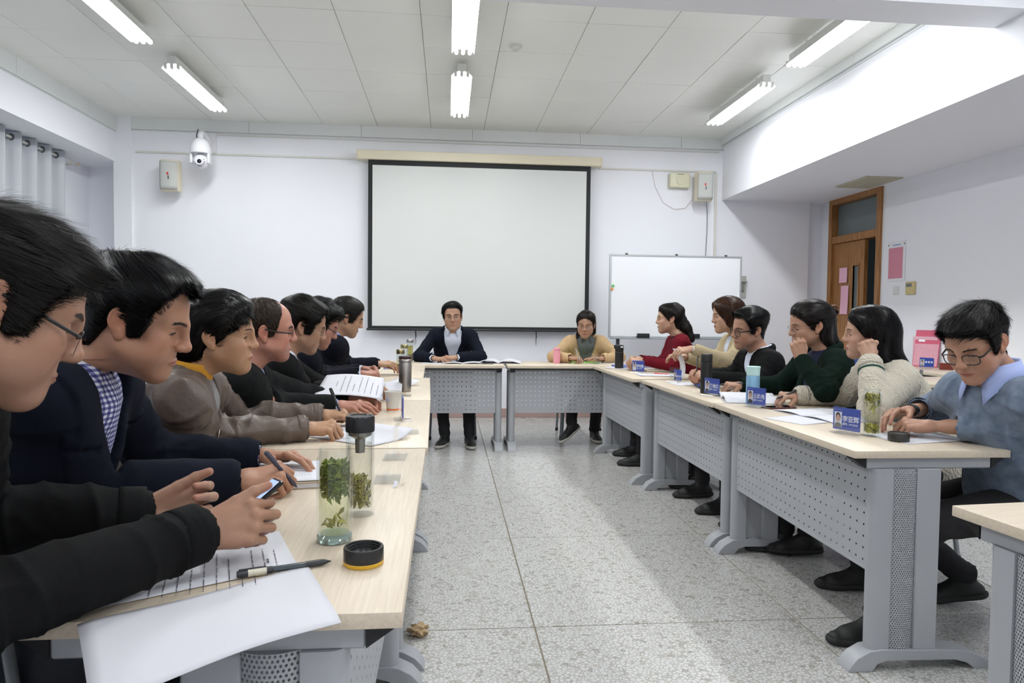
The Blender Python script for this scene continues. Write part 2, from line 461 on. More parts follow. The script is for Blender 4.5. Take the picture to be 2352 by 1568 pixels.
def groom(person, T, kind='man', thick=.008, top=.02, mass=(), flow=None, length=None, n=3000, width=.0014, lift=.3, jit=.25,
          col=(.012, .011, .012), h=.0035, female=False, seed=1, noise=.002, ext=None, grav=0.0, name='hair', ears=True, rough=.42, seglen=6, fly=0.0, over=.012):
    rs = np.random.RandomState(seed)
    prims, sk = hair_volume(kind, thick, top, mass, noise, female, seed)
    if ears:
        for s in (-1, 1): prims.append((s_ell((s * .082, -.012, -.002), (.016, .019, .034)), 's', .004))
    lo, hi = ext or ((-.12, -.15, -.14), (.12, .13, .16))
    v, q = surface_nets(prims, lo, hi, h)
    v = relax(v, q, 1, .4)
    F = compose([p for p in prims if p[1] == 'u'])
    # strand-aligned streaks: random values smeared along the combing direction over the mesh
    vn = vnormals(v, q); fl = flow(v.astype(np.float32)).astype(float); fl[:, 2] -= grav; fl -= (fl * vn).sum(1, keepdims=True) * vn; fl /= np.linalg.norm(fl, axis=1, keepdims=True) + 1e-9
    ed = np.concatenate([q[:, [0, 1]], q[:, [1, 2]], q[:, [2, 3]], q[:, [3, 0]], q[:, [0, 2]], q[:, [1, 3]]]); ed = np.concatenate([ed, ed[:, ::-1]])
    dv_ = v[ed[:, 1]] - v[ed[:, 0]]; dv_ /= np.linalg.norm(dv_, axis=1, keepdims=True) + 1e-9
    we = np.abs((dv_ * fl[ed[:, 0]]).sum(1)) ** 14 + 1e-6; val = rs.normal(size=len(v)); wsum = np.bincount(ed[:, 0], we, len(v))
    for _ in range(9): val = .25 * val + .75 * np.bincount(ed[:, 0], we * val[ed[:, 1]], len(v)) / wsum
    val = val / (val.std() + 1e-9); val = np.clip(val, -2, 2)
    v = v + vn * (val * .0011)[:, None]
    st = v[rs.randint(0, len(v), n)].astype(np.float32)
    st = st + rs.normal(size=st.shape).astype(np.float32) * h * .5
    P = st.copy(); nrm = grad(F, P)
    d = flow(P); dirs = d - (d * nrm).sum(1, keepdims=True) * nrm
    dirs /= np.linalg.norm(dirs, axis=1, keepdims=True) + 1e-6
    dirs = dirs + rs.normal(size=dirs.shape) * jit * .35
    Ls = (length(P) if callable(length) else np.full(n, length)) * (.75 + .5 * rs.rand(n))
    lf = lift * (rs.rand(n) ** 2)
    off = rs.rand(n) * .002
    pts = []; nn = []
    for k in range(seglen + 1):
        t = k / seglen
        pts.append(P.copy()); nn.append(nrm.copy())
        dd = dirs / (np.linalg.norm(dirs, axis=1, keepdims=True) + 1e-6)
        P = P + dd * (Ls / seglen)[:, None]
        dist = F(P.astype(np.float32)); nrm = grad(F, P.astype(np.float32))
        want = off + (lf * Ls) * (t ** 1.5) + fly * (rs.rand(n) > .97) * .01 * t
        push = np.clip(want - dist, 0, None) + np.clip(want - dist, None, 0) * (.35 if t < .8 else .05)
        P = P + nrm * push[:, None]
        s2 = sk(P.astype(np.float32)); P = P + grad(sk, P.astype(np.float32)) * np.clip(.003 - s2, 0, None)[:, None]
        f2 = flow(P); f2 = f2 - (f2 * nrm).sum(1, keepdims=True) * nrm * .8
        f2 /= np.linalg.norm(f2, axis=1, keepdims=True) + 1e-6
        dirs = dd * .55 + f2 * .45; dirs[:, 2] -= grav
        dirs += rs.normal(size=dirs.shape) * jit * .12
    pts = np.array(pts); nn = np.array(nn)   # seg, n, 3
    for k in range(1, seglen + 1):           # strands stop a little below the hairline
        p_ = pts[k]; az = np.degrees(np.arctan2(np.abs(p_[:, 0]), p_[:, 1] + .005))
        bad = (p_[:, 2] < hairline(az, kind) - over) & (F(p_.astype(np.float32)) > .004)
        if k <= 3 and bad.any():
            for j_ in range(k + 1): pts[j_][bad] = st[bad] * .97
        pts[k][bad] = pts[k - 1][bad] + rs.normal(size=(bad.sum(), 3)) * 1e-5
    tan = np.gradient(pts, axis=0); side = np.cross(tan, nn); side /= np.linalg.norm(side, axis=2, keepdims=True) + 1e-9
    w = width * np.sqrt(np.clip(1 - (np.arange(seglen + 1) / seglen) ** 2, .03, 1))[:, None, None] * (.6 + .8 * rs.rand(n))[None, :, None]
    A = pts + side * w / 2; Bq = pts - side * w / 2
    m = seglen + 1
    rv = np.stack([A, Bq], 2).transpose(1, 0, 2, 3).reshape(-1, 3)      # strand, seg, 2
    base = (np.arange(n) * m * 2)[:, None] + (np.arange(seglen) * 2)[None]
    rq = np.stack([base, base + 1, base + 3, base + 2], -1).reshape(-1, 4)
    V = np.concatenate([v, rv]); Q = np.concatenate([q, rq + len(v)])
    c0 = np.array(col)
    cc = np.concatenate([c0[None] * (.65 + .28 * val)[:, None].clip(.15, 1.3), np.repeat(c0[None] * (.35 + 1.0 * rs.rand(n) ** 1.5)[:, None], m * 2, 0)])
    m_ = mat('hair_strands_%d' % int(rough * 100), col, rough, vcol=True, spec=.22)
    return mesh_obj(name, T(V), Q, m_, person, smooth=True, colors=cc)
def flow_from(c, bias=(0, 0, 0)):
    c = V3(*c); b = V3(*bias)
    def f(p):
        d = p - c; d = d / (np.linalg.norm(d, axis=1, keepdims=True) + 1e-6)
        return d + b
    return f
def flow_to(c, bias=(0, 0, 0)):
    g = flow_from(c, (0, 0, 0)); b = V3(*bias)
    return lambda p: -g(p) + b
def flow_part(x0, tail=None, down=1.0, fwd=0.0):
    """falls away from a parting at x = x0, then straight down or towards a tail"""
    def f(p):
        s = np.sign(p[:, 0] - x0 + 1e-6)
        top = np.clip((p[:, 2] - .04) / .07, 0, 1)
        d = np.stack([s * top * 1.3, fwd - .45 * top, -(1 - top) * down - .25], 1)
        if tail is not None:
            g = V3(*tail) - p; g = g / (np.linalg.norm(g, axis=1, keepdims=True) + 1e-6)
            d = d * .25 + g
        return d
    return f
# ------------------------------------------------------------------ hands
def hand_prims(curl, spread=.12, thumb=(.75, .35, .35), tcurl=.35, fore=None, sc=1.0):
    """wrist at the origin, fingers along +Y, back of the hand +Z, thumb on +X. curl: four (mcp, pip, dip) bends in radians"""
    P = []; U = lambda f, k: P.append((f, 'u', k))
    U(s_cap((.012, .012, 0), (.022, .082, .002), .0155, .0125, ((0, 0, 1), .85)), .012)
    U(s_cap((0, .008, 0), (0, .085, .003), .0165, .0130, ((0, 0, 1), .85)), .012)
    U(s_cap((-.012, .012, 0), (-.024, .076, .001), .0150, .0125, ((0, 0, 1), .85)), .012)
    U(s_cap((-.016, .02, -.006), (-.026, .058, -.006), .0135, .0115), .012)
    bases = [(.030, .088, .003), (.0095, .093, .005), (-.0110, .088, .004), (-.0290, .079, .001)]
    lens = [(.043, .026, .021), (.048, .030, .022), (.044, .028, .022), (.034, .021, .019)]
    rads = [(.0092, .0082, .0072), (.0095, .0085, .0073), (.0090, .0080, .0070), (.0080, .0071, .0063)]
    tips = []
    for i in range(4):
        p = V3(*bases[i]); a = 0; yaw = (1.2 - i) * spread
        U(s_ell(p + V3(0, -.004, .003), (.0098, .0100, .0085)), .006)
        for j in range(3):
            a += curl[i][j]
            d = V3(math.sin(yaw) * math.cos(a), math.cos(yaw) * math.cos(a), -math.sin(a))
            e = p + d * lens[i][j]
            r1 = rads[i][j]; r2 = rads[i][min(j + 1, 2)] * (.9 if j == 2 else 1)
            U(s_cap(p, e, r1, r2), .0035 if j else .007)
            p = e
        tips.append(p)
    # thumb
    p = V3(.020, .022, -.006); d = V3(*thumb); d = d / np.linalg.norm(d)
    tl = (.046, .034, .026); tr = (.0150, .0110, .0098, .0078)
    inward = V3(-.8, .35, -.45)
    for j in range(3):
        e = p + d * tl[j]
        U(s_cap(p, e, tr[j], tr[j + 1]), .009 if j == 0 else .004)
        p = e; d = d + inward * tcurl * (.7 + .5 * j); d = d / np.linalg.norm(d)
    tips.append(p)
    fv = V3(*(fore if fore is not None else (0, -1, 0))); fv = fv / np.linalg.norm(fv)
    U(s_cap((0, .006, 0), tuple(fv * .05), .0235, .0240, ((0, 0, 1), .78)), .016)
    U(s_cap(tuple(fv * .05), tuple(fv * .15), .0245, .0330), .02)
    return P, tips
POSES = {
    'relaxed': dict(curl=[(.35, .35, .2), (.45, .45, .25), (.5, .5, .3), (.55, .5, .3)], thumb=(.62, .72, -.22), tcurl=.2),
    'flat': dict(curl=[(.08, .12, .08), (.1, .15, .1), (.12, .18, .1), (.15, .2, .1)], spread=.16, thumb=(.8, .6, -.05), tcurl=.1),
    'pen': dict(curl=[(.85, .75, .35), (1.0, .95, .5), (1.15, 1.2, .6), (1.25, 1.3, .7)], thumb=(.45, .8, -.5), tcurl=.28, spread=.04),
    'fist': dict(curl=[(1.25, 1.55, .9), (1.3, 1.6, .9), (1.35, 1.6, .9), (1.35, 1.55, .9)], thumb=(.4, .75, -.65), tcurl=.55, spread=.02),
    'phone': dict(curl=[(.65, .95, .55), (.72, 1.0, .55), (.8, 1.05, .6), (.85, 1.1, .6)], thumb=(.42, .88, .02), tcurl=.12, spread=.03),
    'clasp': dict(curl=[(.95, .9, .4), (1.0, .95, .4), (1.05, .95, .4), (1.05, .9, .4)], thumb=(.42, .88, -.35), tcurl=.25, spread=.03),
    'pinch': dict(curl=[(.75, .6, .3), (.7, .8, .4), (.6, .8, .5), (.5, .8, .5)], thumb=(.5, .8, -.45), tcurl=.22, spread=.08),
}
HANDS = {}
def hand_mesh(pose, fore_local, h):
    key = (pose, tuple(np.round(fore_local, 1)), h)
    if key not in HANDS:
        pr, tips = hand_prims(fore=key[1], **POSES[pose])
        v, q = surface_nets(pr, (-.10, -.16, -.14), (.11, .20, .10), h)
        HANDS[key] = (relax(v, q, 1, .3), q, tips)
    return HANDS[key]
def place_hand(W, d, back, elbow, pose, side, h):
    """side 'R' or 'L' hand at wrist W pointing along d, back of the hand along 'back'. returns verts, quads, tips, matrix fn"""
    W = np.array(W, float); y = np.array(d, float); y /= np.linalg.norm(y)
    z = np.array(back, float); z = z - y * (z @ y); z /= np.linalg.norm(z)
    x = np.cross(y, z)                      # right-handed: thumb to +x = left hand seen palm down
    m = 1.0 if side == 'L' else -1.0        # palm down, fingers forward: a left hand's thumb points to the right (+x)
    M3 = np.stack([x * m, y, z], 1)
    fl = M3.T @ (np.array(elbow, float) - W); fl /= np.linalg.norm(fl)
    v, q, tips = hand_mesh(pose, fl, h)
    vv = v @ M3.T + W
    if m < 0: q = q[:, ::-1]
    return vv, q, [M3 @ t + W for t in tips], M3
# ------------------------------------------------------------------ people
def sstep(x, a, b):
    t = np.clip((x - a) / (b - a), 0, 1); return t * t * (3 - 2 * t)
def ik(S, W, l1, l2, hint):
    S = np.array(S, float); W = np.array(W, float); d = W - S; L = np.linalg.norm(d)
    if L > (l1 + l2) * .985:
        k = L / ((l1 + l2) * .985); l1 *= k; l2 *= k
    a = (l1 * l1 - l2 * l2 + L * L) / (2 * L); hgt = math.sqrt(max(l1 * l1 - a * a, 0))
    u = d / L; h = np.array(hint, float); h = h - u * (h @ u); h /= np.linalg.norm(h)
    return S + u * a + h * hgt
def fold_field(v, joints, amp, seed, scale=1.0):
    """cloth wrinkles: creases gathered around bent joints plus broad soft folds"""
    out = np.zeros(len(v))
    r = np.random.RandomState(seed)
    for (c, axis, rad) in joints:
        q = v - c; t = q @ axis; dist = np.linalg.norm(q, axis=1)
        w = np.exp(-(dist / rad) ** 2)
        ph = vnoise(v, 22, seed + 3) * 2.2
        out += w * amp * .9 * (.5 - np.abs(np.sin(t * 48 * scale + ph * 1.6 + r.rand() * 6)) ** .7) * (.55 + .45 * vnoise(v, 30, seed + 7))
    for (c, axis, rad) in joints:      # finer creases running across the limb
        qq = v - c; t = (qq @ axis)[:, None] * axis; w = np.exp(-(np.linalg.norm(qq, axis=1) / (rad * 1.15)) ** 2)
        out += w * amp * 1.3 * ((1 - np.abs(vnoise(t * 62 * scale + (qq - t) * 20 + c * 7, 1.0, seed + 11))) ** 3 - .3)
    n1 = vnoise(v, 24 * scale, seed); n2 = vnoise(v * np.array([1, 1, .6]), 46 * scale, seed + 1)
    out += amp * .55 * (.5 - np.abs(n1)) + amp * .30 * (.5 - np.abs(n2))
    return out
def vnormals(v, q):
    n = np.cross(v[q[:, 2]] - v[q[:, 0]], v[q[:, 3]] - v[q[:, 1]])
    out = np.zeros_like(v)
    for k in range(4): np.add.at(out, q[:, k], n)
    return out / (np.linalg.norm(out, axis=1, keepdims=True) + 1e-12)
def skin_mat(): return mat('skin', (.6, .4, .3), .42, vcol=True, bump=(900, .08), sss=.12, spec=.4)
class Person: pass
def person(label, head, yaw, pitch, roll=0, body=None, female=False, sc=1.0, lean=.22, side=0.0, arms=None, seat_z=.44,
           skin=(.56, .36, .26), jacket=None, shirt=None, vneck=None, h=.009, hh=.0028, hd=.0028, blush=.4, beard=0.0, lid=.35, mouth=0.0,
           wide=1.0, jaw=1.0, sh=.160, bulk=1.0, collar=None, legs='side', trousers=(.012, .012, .014), shoes=(.012, .012, .013),
           sole=None, ankle=None, seed=1, brow=True, sleeve=1.0, cuff=None, fold=.005, neckhole=.060, gaze=-.25, jcol='jacket', legsplit=.10, toe=None, neckshift=0.0, turtle=False, knee_in=0.0, neck=(.050, .095)):
    """a seated person built around the head: body yaw/lean, arms by wrist targets, clothing as its own meshes"""
    A = Person(); f = math.radians(yaw); body = yaw if body is None else body; fb = math.radians(body)
    root = thing('person', label, 'person', (head[0] - .16 * math.cos(fb), head[1] - .16 * math.sin(fb), 0))
    bpy.context.view_layer.update()
    org = np.array(root.location)
    a_ = f - math.pi / 2
    HR = np.array(Matrix.Rotation(a_, 3, 'Z') @ Matrix.Rotation(-math.radians(pitch), 3, 'X') @ Matrix.Rotation(math.radians(roll), 3, 'Y'))
    HP = np.array(head, float)
    def shape(v):
        v = np.array(v, float).copy()
        low = sstep(-v[:, 2], .02, .07) * sstep(v[:, 1], -.03, .03)
        v[:, 0] *= wide * (1 + (jaw - 1) * low)
        return v * sc
    F = np.array([math.cos(fb), math.sin(fb), 0]); Rt = np.array([math.sin(fb), -math.cos(fb), 0]); U = np.array([0, 0, 1.])
    base = HP + HR @ (np.array([0, -.030, -.060]) * sc)
    NB = base - F * (neck[0] - neckshift) + U * (-neck[1] * sc)
    NR = np.stack([Rt, F, U], 1)
    def to_root(v): return v - org
    def T(v):                                  # head-local to root space with the neck bent into the torso
        v = shape(v)
        hw = v @ HR.T + HP
        nw = (v - np.array([0, -.045, -.185]) * sc) @ NR.T + NB
        s_ = -v[:, 2] - np.clip(v[:, 1], 0, None)
        w = sstep(s_, .07, .185)[:, None]
        return to_root(hw * (1 - w) + nw * w)
    def TH(v): return to_root(shape(v) @ HR.T + HP)        # rigid head transform
    A.T, A.TH, A.root, A.HR, A.HP, A.NB, A.F, A.Rt = T, TH, root, HR, HP, NB, F, Rt
    # skeleton
    hip = NB - F * lean + Rt * side; hip = np.array([hip[0], hip[1], seat_z + .115])
    SL, SR = [NB + U * -.055 + Rt * (s * sh) + F * .012 for s in (-1, 1)]
    up = (NB - hip) / np.linalg.norm(NB - hip)
    fw = F - up * (F @ up); fw /= np.linalg.norm(fw)
    chest = hip + (NB - hip) * .66 + fw * .015; waist = hip + (NB - hip) * .3
    A.hip, A.chest, A.up, A.fw = hip, chest, up, fw
    A.sho = {'L': SL, 'R': SR}
    parts_v = []; parts_q = []; parts_c = []
    hv, hq = head_mesh(female, lid, mouth, hd)
    parts_v.append(T(hv)); parts_q.append(hq); parts_c.append(skin_tint(hv, female, skin, blush, beard, lid=lid))
    A.tips = {}; A.elb = {}; A.wr = {}
    sleeves = []; cuffs = []
    for s, spec in (arms or {}).items():
        W = np.array(spec['w'], float); S = A.sho[s]; sg = -1 if s == 'L' else 1
        hint = spec.get('hint', (-F * .5 + Rt * sg * .55 - U * .9))
        E = np.array(spec['e'], float) if 'e' in spec else ik(S, W, .285 * sc, .25 * sc, hint)
        A.elb[s] = E; A.wr[s] = W
        v, q, tips, M3 = place_hand(W, spec.get('d', W - E), spec.get('back', (0, 0, 1)), E, spec.get('pose', 'relaxed'), s, hh)
        A.tips[s] = tips
        c = np.tile(np.array(skin), (len(v), 1)); tp = np.array(tips)
        dm = np.min(np.linalg.norm(v[:, None] - tp[None], axis=2), axis=1)
        c = c * (1 - .18 * np.exp(-(dm / .014) ** 2)[:, None] * np.array([0, 1, 1]))
        parts_v.append(to_root(v)); parts_q.append(q); parts_c.append(c)
        sleeves.append((s, S, E, W))
    # plain torso and legs of the body, hidden by the clothes
    j = lambda p: tuple(np.array(p, float))
    tor = [(s_cap(j(hip), j(chest), .115, .12, (j(fw), .75)), 'u', .03), (s_cap(j(SL), j(SR), .055), 'u', .04), (s_cap(j(NB), j(chest), .055, .1), 'u', .04)]
    for s, S, E, W in sleeves:
        tor += [(s_cap(j(S), j(E), .036, .030), 'u', .02), (s_cap(j(E), j(E + (W - E) * .7), .030, .024), 'u', .02)]
    allp = [hip, chest, SL, SR, NB] + [x for t in sleeves for x in t[1:]]
    lo = np.min(allp, 0) - .26; hi = np.max(allp, 0) + .26
    v, q = surface_nets(tor, lo, hi, .016); parts_v.append(to_root(v)); parts_q.append(q); parts_c.append(np.tile(np.array(skin), (len(v), 1)))
    off = 0; Q = []
    for v, q in zip(parts_v, parts_q): Q.append(q + off); off += len(v)
    A.body = mesh_obj('body', np.concatenate(parts_v), np.concatenate(Q), skin_mat(), root, smooth=True, colors=np.concatenate(parts_c))
    # eyes
    bm = bmesh.new()
    for s in (-1, 1):
        ec = np.array(EYEC[(female, s)])
        g = np.array([.04 * s, 1, gaze]); g /= np.linalg.norm(g)
        n0 = len(bm.verts)
        r = bmesh.ops.create_uvsphere(bm, u_segments=20, v_segments=14, radius=.0122)
        for fc in {f_ for v_ in r['verts'] for f_ in v_.link_faces}:
            c = np.array(fc.calc_center_median()) / .0122
            fc.material_index = 1 if c @ g > .885 else 0
        for v_ in r['verts']:
            v_.co = Vector(TH((np.array(v_.co) + ec)[None])[0])
    bm_obj('eyes', bm, [mat('eye_white', (.62, .6, .57), .15), mat('eye_iris', (.015, .009, .006), .08)], root, auto=180)
    # brows: short hairs laid on the brow
    if brow:
        rs = np.random.RandomState(seed); vs = []; fs = []
        fr = hv[hv[:, 1] > .05]
        for s in (-1, 1):
            for i in range(110 if not female else 60):
                t = rs.rand(); x = s * (.0125 + .036 * t); z = .0185 + .0065 * math.sin(min(t * 1.25, 1) * 1.9) - .0035 * t + rs.normal() * (.0016 if not female else .0009)
                z += .002 * bool(female)
                k = np.argmin((fr[:, 0] - x) ** 2 + (fr[:, 2] - z) ** 2 - fr[:, 1] * .0002)
                p = np.array([x, fr[k, 1] + .0006, z]); d = np.array([s * .0062, -.0016 * (1 + 2 * t), .0014 * (1 - 2 * t)])
                wv = np.array([0, .0, .0013 if hd < .0026 else .0019])
                b0 = len(vs); vs += [p - wv / 2, p + wv / 2, p + d + wv * .1, p + d - wv * .1]; fs.append((b0, b0 + 1, b0 + 2, b0 + 3))
        mesh_obj('eyebrows', TH(np.array(vs)), fs, mat('brow_hair', (.02, .016, .014), .6), root)['kind'] = 'stuff'
    # lashes: a thin dark line along each upper lid
    vs = []; fs = []; fr = hv[(hv[:, 1] > .045) & (np.abs(hv[:, 2]) < .02)]
    for s in (-1, 1):
        pr_ = []
        for i in range(13):
            ex = -1.02 + 2.04 * i / 12; x = s * (.0322 + .0150 * ex); z = .0042 - .0046 * ex * ex - lid * .0062
            k = np.argmin((fr[:, 0] - x) ** 2 + (fr[:, 2] - z) ** 2); pr_.append((x, fr[k, 1], z))
        pr_ = np.array(pr_); pr_[1:-1, 1] = (pr_[:-2, 1] + pr_[1:-1, 1] + pr_[2:, 1]) / 3
        for i, p in enumerate(pr_):
            k = math.sin(math.pi * (i + .5) / 13) ** .5; vs += [(p[0], p[1] + .0004, p[2] + .0007 * k), (p[0] + s * .0006, p[1] + .0022 * k + .0004, p[2] - .0004), (p[0], p[1] + .0002, p[2] - .0008 * k)]
        b0 = len(vs) - 39
        for i in range(12):
            for c_ in (0, 1): fs.append((b0 + i * 3 + c_, b0 + i * 3 + c_ + 1, b0 + i * 3 + c_ + 4, b0 + i * 3 + c_ + 3))
    mesh_obj('eyelashes', TH(np.array(vs)), fs, mat('lash', (.012, .008, .007), .6), root)
    # clothing
    jp = []; UU = lambda f_, k: jp.append((f_, 'u', k))
    b = bulk
    low = hip - U * .02 + F * .02
    UU(s_cap(j(low), j(waist), .185 * b, .165 * b, (j(fw), .74)), .05)
    UU(s_cap(j(waist), j(chest), .165 * b, .178 * b, (j(fw), .68)), .06)
    UU(s_cap(j(SL + Rt * .045), j(SR - Rt * .045), .063, .063, (j(fw), .95)), .06)
    for s in (-1, 1):
        S = A.sho['L' if s < 0 else 'R']
        UU(s_cap(j(NB - U * .008 - F * .015 + Rt * s * .035), j(S + U * .010 - Rt * s * .03), .044, .056), .05)
        UU(s_ell(j(S - Rt * s * .012 - U * .006), (.054, .054, .052)), .05)
        if female: UU(s_ell(j(chest + fw * .085 + Rt * s * .065 - up * .01), (.068, .068, .07)), .05)
    joints = []
    for s, S, E, W in sleeves:
        up_ = (E - S) / np.linalg.norm(E - S); lo_ = (W - E) / np.linalg.norm(W - E)
        we = W - lo_ * (.012 if cuff is None else cuff)
        UU(s_cap(j(S), j(E), .061 * sleeve, .053 * sleeve), .045)
        UU(s_cap(j(E), j(we), .056 * sleeve, .0425 * sleeve), .022)
        jp.append((s_cap(j(W - lo_ * (.012 if cuff is None else cuff)), j(W + lo_ * .12), .0295 + .05 * (cuff or 0), .05), 's', .004))
        joints += [(E, lo_, .11), (E, up_, .10), (S, up_, .10), (W - lo_ * .05, lo_, .06)]
    hub = [(s_cap(j(NB - U * .03), j(NB + U * .13), neckhole, neckhole + .02), 's', .012)]
    if vneck:
        bot, ang, open_ = vneck           # depth below the neck, width slope, minimum gap
        def wedge(p):
            q = (p - NB.astype(np.float32)); x = q @ Rt.astype(np.float32); z = q @ up.astype(np.float32); y = q @ fw.astype(np.float32)
            w = open_ + ang * np.clip(z + bot, 0, None) - np.where(z < -bot, (-(z + bot)) * 3, 0)
            return np.maximum(np.maximum((np.abs(x) - w) * .9, (.0 - y) * .9 + .02), np.maximum(y - .185, -z - .42))
        hub.append((wedge, 's', .004))
    jp2 = jp + hub
    allp = [hip - U * .2, chest, SL, SR, NB] + [x for t in sleeves for x in t[1:]]
    lo = np.min(allp, 0) - .12 * np.ones(3) - np.array([.14, .14, 0]); hi = np.max(allp, 0) + np.array([.26, .26, .12])
    v, q = surface_nets(jp2, lo, hi, h)
    v = relax(v, q, 2, .5); n = vnormals(v, q)
    amp = fold
    dv = fold_field(v, joints, amp, seed)
    for s, S, E, W in sleeves: dv = dv * sstep(np.linalg.norm(v - W, axis=1), .02, .09)
    # lapels: a raised band beside the opening, and a raised band round the cuffs and hem
    if vneck and jcol == 'suit':
        qv = v - NB; x = np.abs(qv @ Rt); z = qv @ up; y = qv @ fw
        w = vneck[2] + vneck[1] * np.clip(z + vneck[0], 0, None)
        width = .045 + .25 * np.clip(z + vneck[0], 0, .25)
        width = np.where(z > -.085, np.minimum(width, .085 + .0 * z), width)
        m = (x < w + width) & (y > .02) & (z > -vneck[0] - .01)
        notch = (np.abs(z + .115) < .006) & (x > w + .035)
        dv = np.where(m & ~notch, dv * .4 + .006, dv)
    v = v + n * dv[:, None]
    A.jacket_field = compose(jp)
    A.garment = mesh_obj(jcol if jcol != 'suit' else 'jacket', to_root(v), q, jacket, root, smooth=True)
    if jcol == 'suit' or jcol == 'coat':           # turned-up collar band round the back of the neck
        pts = []; rad = []
        for a in np.linspace(-104, 104, 15):
            ar = math.radians(a); w = .079 * (1 + .12 * abs(a) / 104)
            p = NB - F * math.cos(ar) * w * .95 + Rt * math.sin(ar) * w * .98 + U * (.034 - .028 * (abs(a) / 104) ** 2) + F * .005
            pts.append(p)
        cp = [(s_cap(j(a1), j(a2), .015, .015, (j(U * .9 + F * .0), 1.7)), 'u', .006) for a1, a2 in zip(pts[:-1], pts[1:])]
        v2, q2 = surface_nets(cp, np.min(pts, 0) - .04, np.max(pts, 0) + .04, max(h * .6, .005))
        mesh_obj('jacket_collar', to_root(v2), q2, jacket, root, smooth=True)
    if shirt is not None:
        if not vneck: b = b * .80
        sp = [(s_cap(j(low), j(waist), .165 * b, .148 * b, (j(fw), .70)), 'u', .05), (s_cap(j(waist), j(chest), .148 * b, .162 * b, (j(fw), .66)), 'u', .06),
              (s_cap(j(SL + Rt * .05), j(SR - Rt * .05), .056 if vneck else .03), 'u', .06),
              (s_cap(j(NB - U * .08), j(NB - U * .035), .085, .064), 'u', .05)]
        if female: sp += [(s_ell(j(chest + fw * .075 + Rt * s * .06 - up * .01), (.062, .062, .062)), 'u', .05) for s in (-1, 1)]
        sp.append((s_cap(j(NB + U * .012), j(NB + U * .13), neckhole * .93, neckhole + .02), 's', .004))
        v3, q3 = surface_nets(sp, np.minimum(hip, NB) - .26, np.maximum(hip, NB) + .26, h)
        v3 = relax(v3, q3, 1, .5); n3 = vnormals(v3, q3)
        v3 = v3 + n3 * (fold_field(v3, [], .003, seed + 9, 1.5))[:, None]
        A.shirt = mesh_obj('shirt', to_root(v3), q3, shirt, root, smooth=True)
        if collar: shirt_collar(A, shirt, collar)
    # trousers and shoes
    hipL, hipR = [hip + Rt * s * .085 - U * .03 for s in (-1, 1)]
    an = ankle or {}
    tp = [(s_ell(j(hip - U * .03), (.155, .155, .115)), 'u', .05)]
    shoe_specs = []; kj = []
    for s, H0 in ((-1, hipL), (1, hipR)):
        k_ = 'L' if s < 0 else 'R'
        if k_ in an: Akl = np.array(an[k_], float)
        else: Akl = H0 + F * .43 + Rt * s * legsplit; Akl = np.array([Akl[0], Akl[1], .09])
        K = ik(H0, Akl, .43, .41, F * .8 + U * .9 + Rt * s * (.15 - knee_in))
        K[2] = min(K[2], .62)
        tp += [(s_cap(j(H0), j(K), .092, .066), 'u', .04), (s_cap(j(K), j(Akl + U * .02), .064, .050), 'u', .03)]
        kj += [(K, (Akl - K) / np.linalg.norm(Akl - K), .14), (Akl + U * .05, U, .09)]
        shoe_specs.append((k_, Akl))
    allp = [hip] + [x[1] for x in shoe_specs]
    lo = np.min(allp, 0) - .22; hi = np.max(allp, 0) + np.array([.3, .3, .2]); hi[2] = .78; lo = np.minimum(lo, hip - .25); hi = np.maximum(hi, hip + .25)
    lo2 = np.minimum(lo, np.array([*(hip[:2] - .3), 0])); hi2 = np.maximum(hi, hip + F * .5 + .15); hi2[2] = .78; lo2[2] = .02
    v, q = surface_nets(tp, lo2, hi2, .012)
    v = relax(v, q, 1, .5); v = v + vnormals(v, q) * fold_field(v, kj, .006, seed + 5)[:, None]
    mesh_obj('trousers', to_root(v), q, mat('cloth_%.3f_%.3f_%.3f' % tuple(trousers), trousers, .85, bump=(400, .3)), root, smooth=True)
    for k_, Akl in shoe_specs:
        td = F if not (toe and k_ in toe) else np.array(toe[k_], float) / np.linalg.norm(toe[k_])
        make_shoe(A, Akl, td, shoes, sole)
    return A
def shirt_collar(A, m, col):
    """folded shirt collar with two points; col=(radius, height, drop)"""
    r0, hh, drop = col[:3]; cz = col[3] if len(col) > 3 else 0.0; cy_ = col[4] if len(col) > 4 else 0.0; NB, F, Rt = A.NB, A.F, A.Rt; U = np.array([0, 0, 1.])
    vs = []; n = 31
    for i in range(n):
        a = -158 + 316 * i / (n - 1); ar = math.radians(a); e = abs(a) / 158
        fall = drop * (1 + .9 * e ** 6) ; dipf = -.044 * e ** 2.2
        for (rr, z) in ((r0, -.005), (r0 * .97, hh), (r0 * 1.02, hh + .003), (r0 * 1.14 + .003, hh - fall * .5), (r0 * 1.24 + .010 * e, hh - fall)):
            ang = ar if z > hh - fall else ar * (1 - .04 * e)
            p = NB - F * math.cos(ang) * rr * 1.02 + Rt * math.sin(ang) * rr + U * (z + dipf + .030 + cz) + F * (.004 + cy_)
            vs.append(p - np.array(A.root.location))
    fs = [(i * 5 + k, i * 5 + k + 1, (i + 1) * 5 + k + 1, (i + 1) * 5 + k) for i in range(n - 1) for k in range(4)]
    o = mesh_obj('collar', np.array(vs), fs, m, A.shirt, smooth=True)
    md = o.modifiers.new('thick', 'SOLIDIFY'); md.thickness = .0022; md.offset = 0
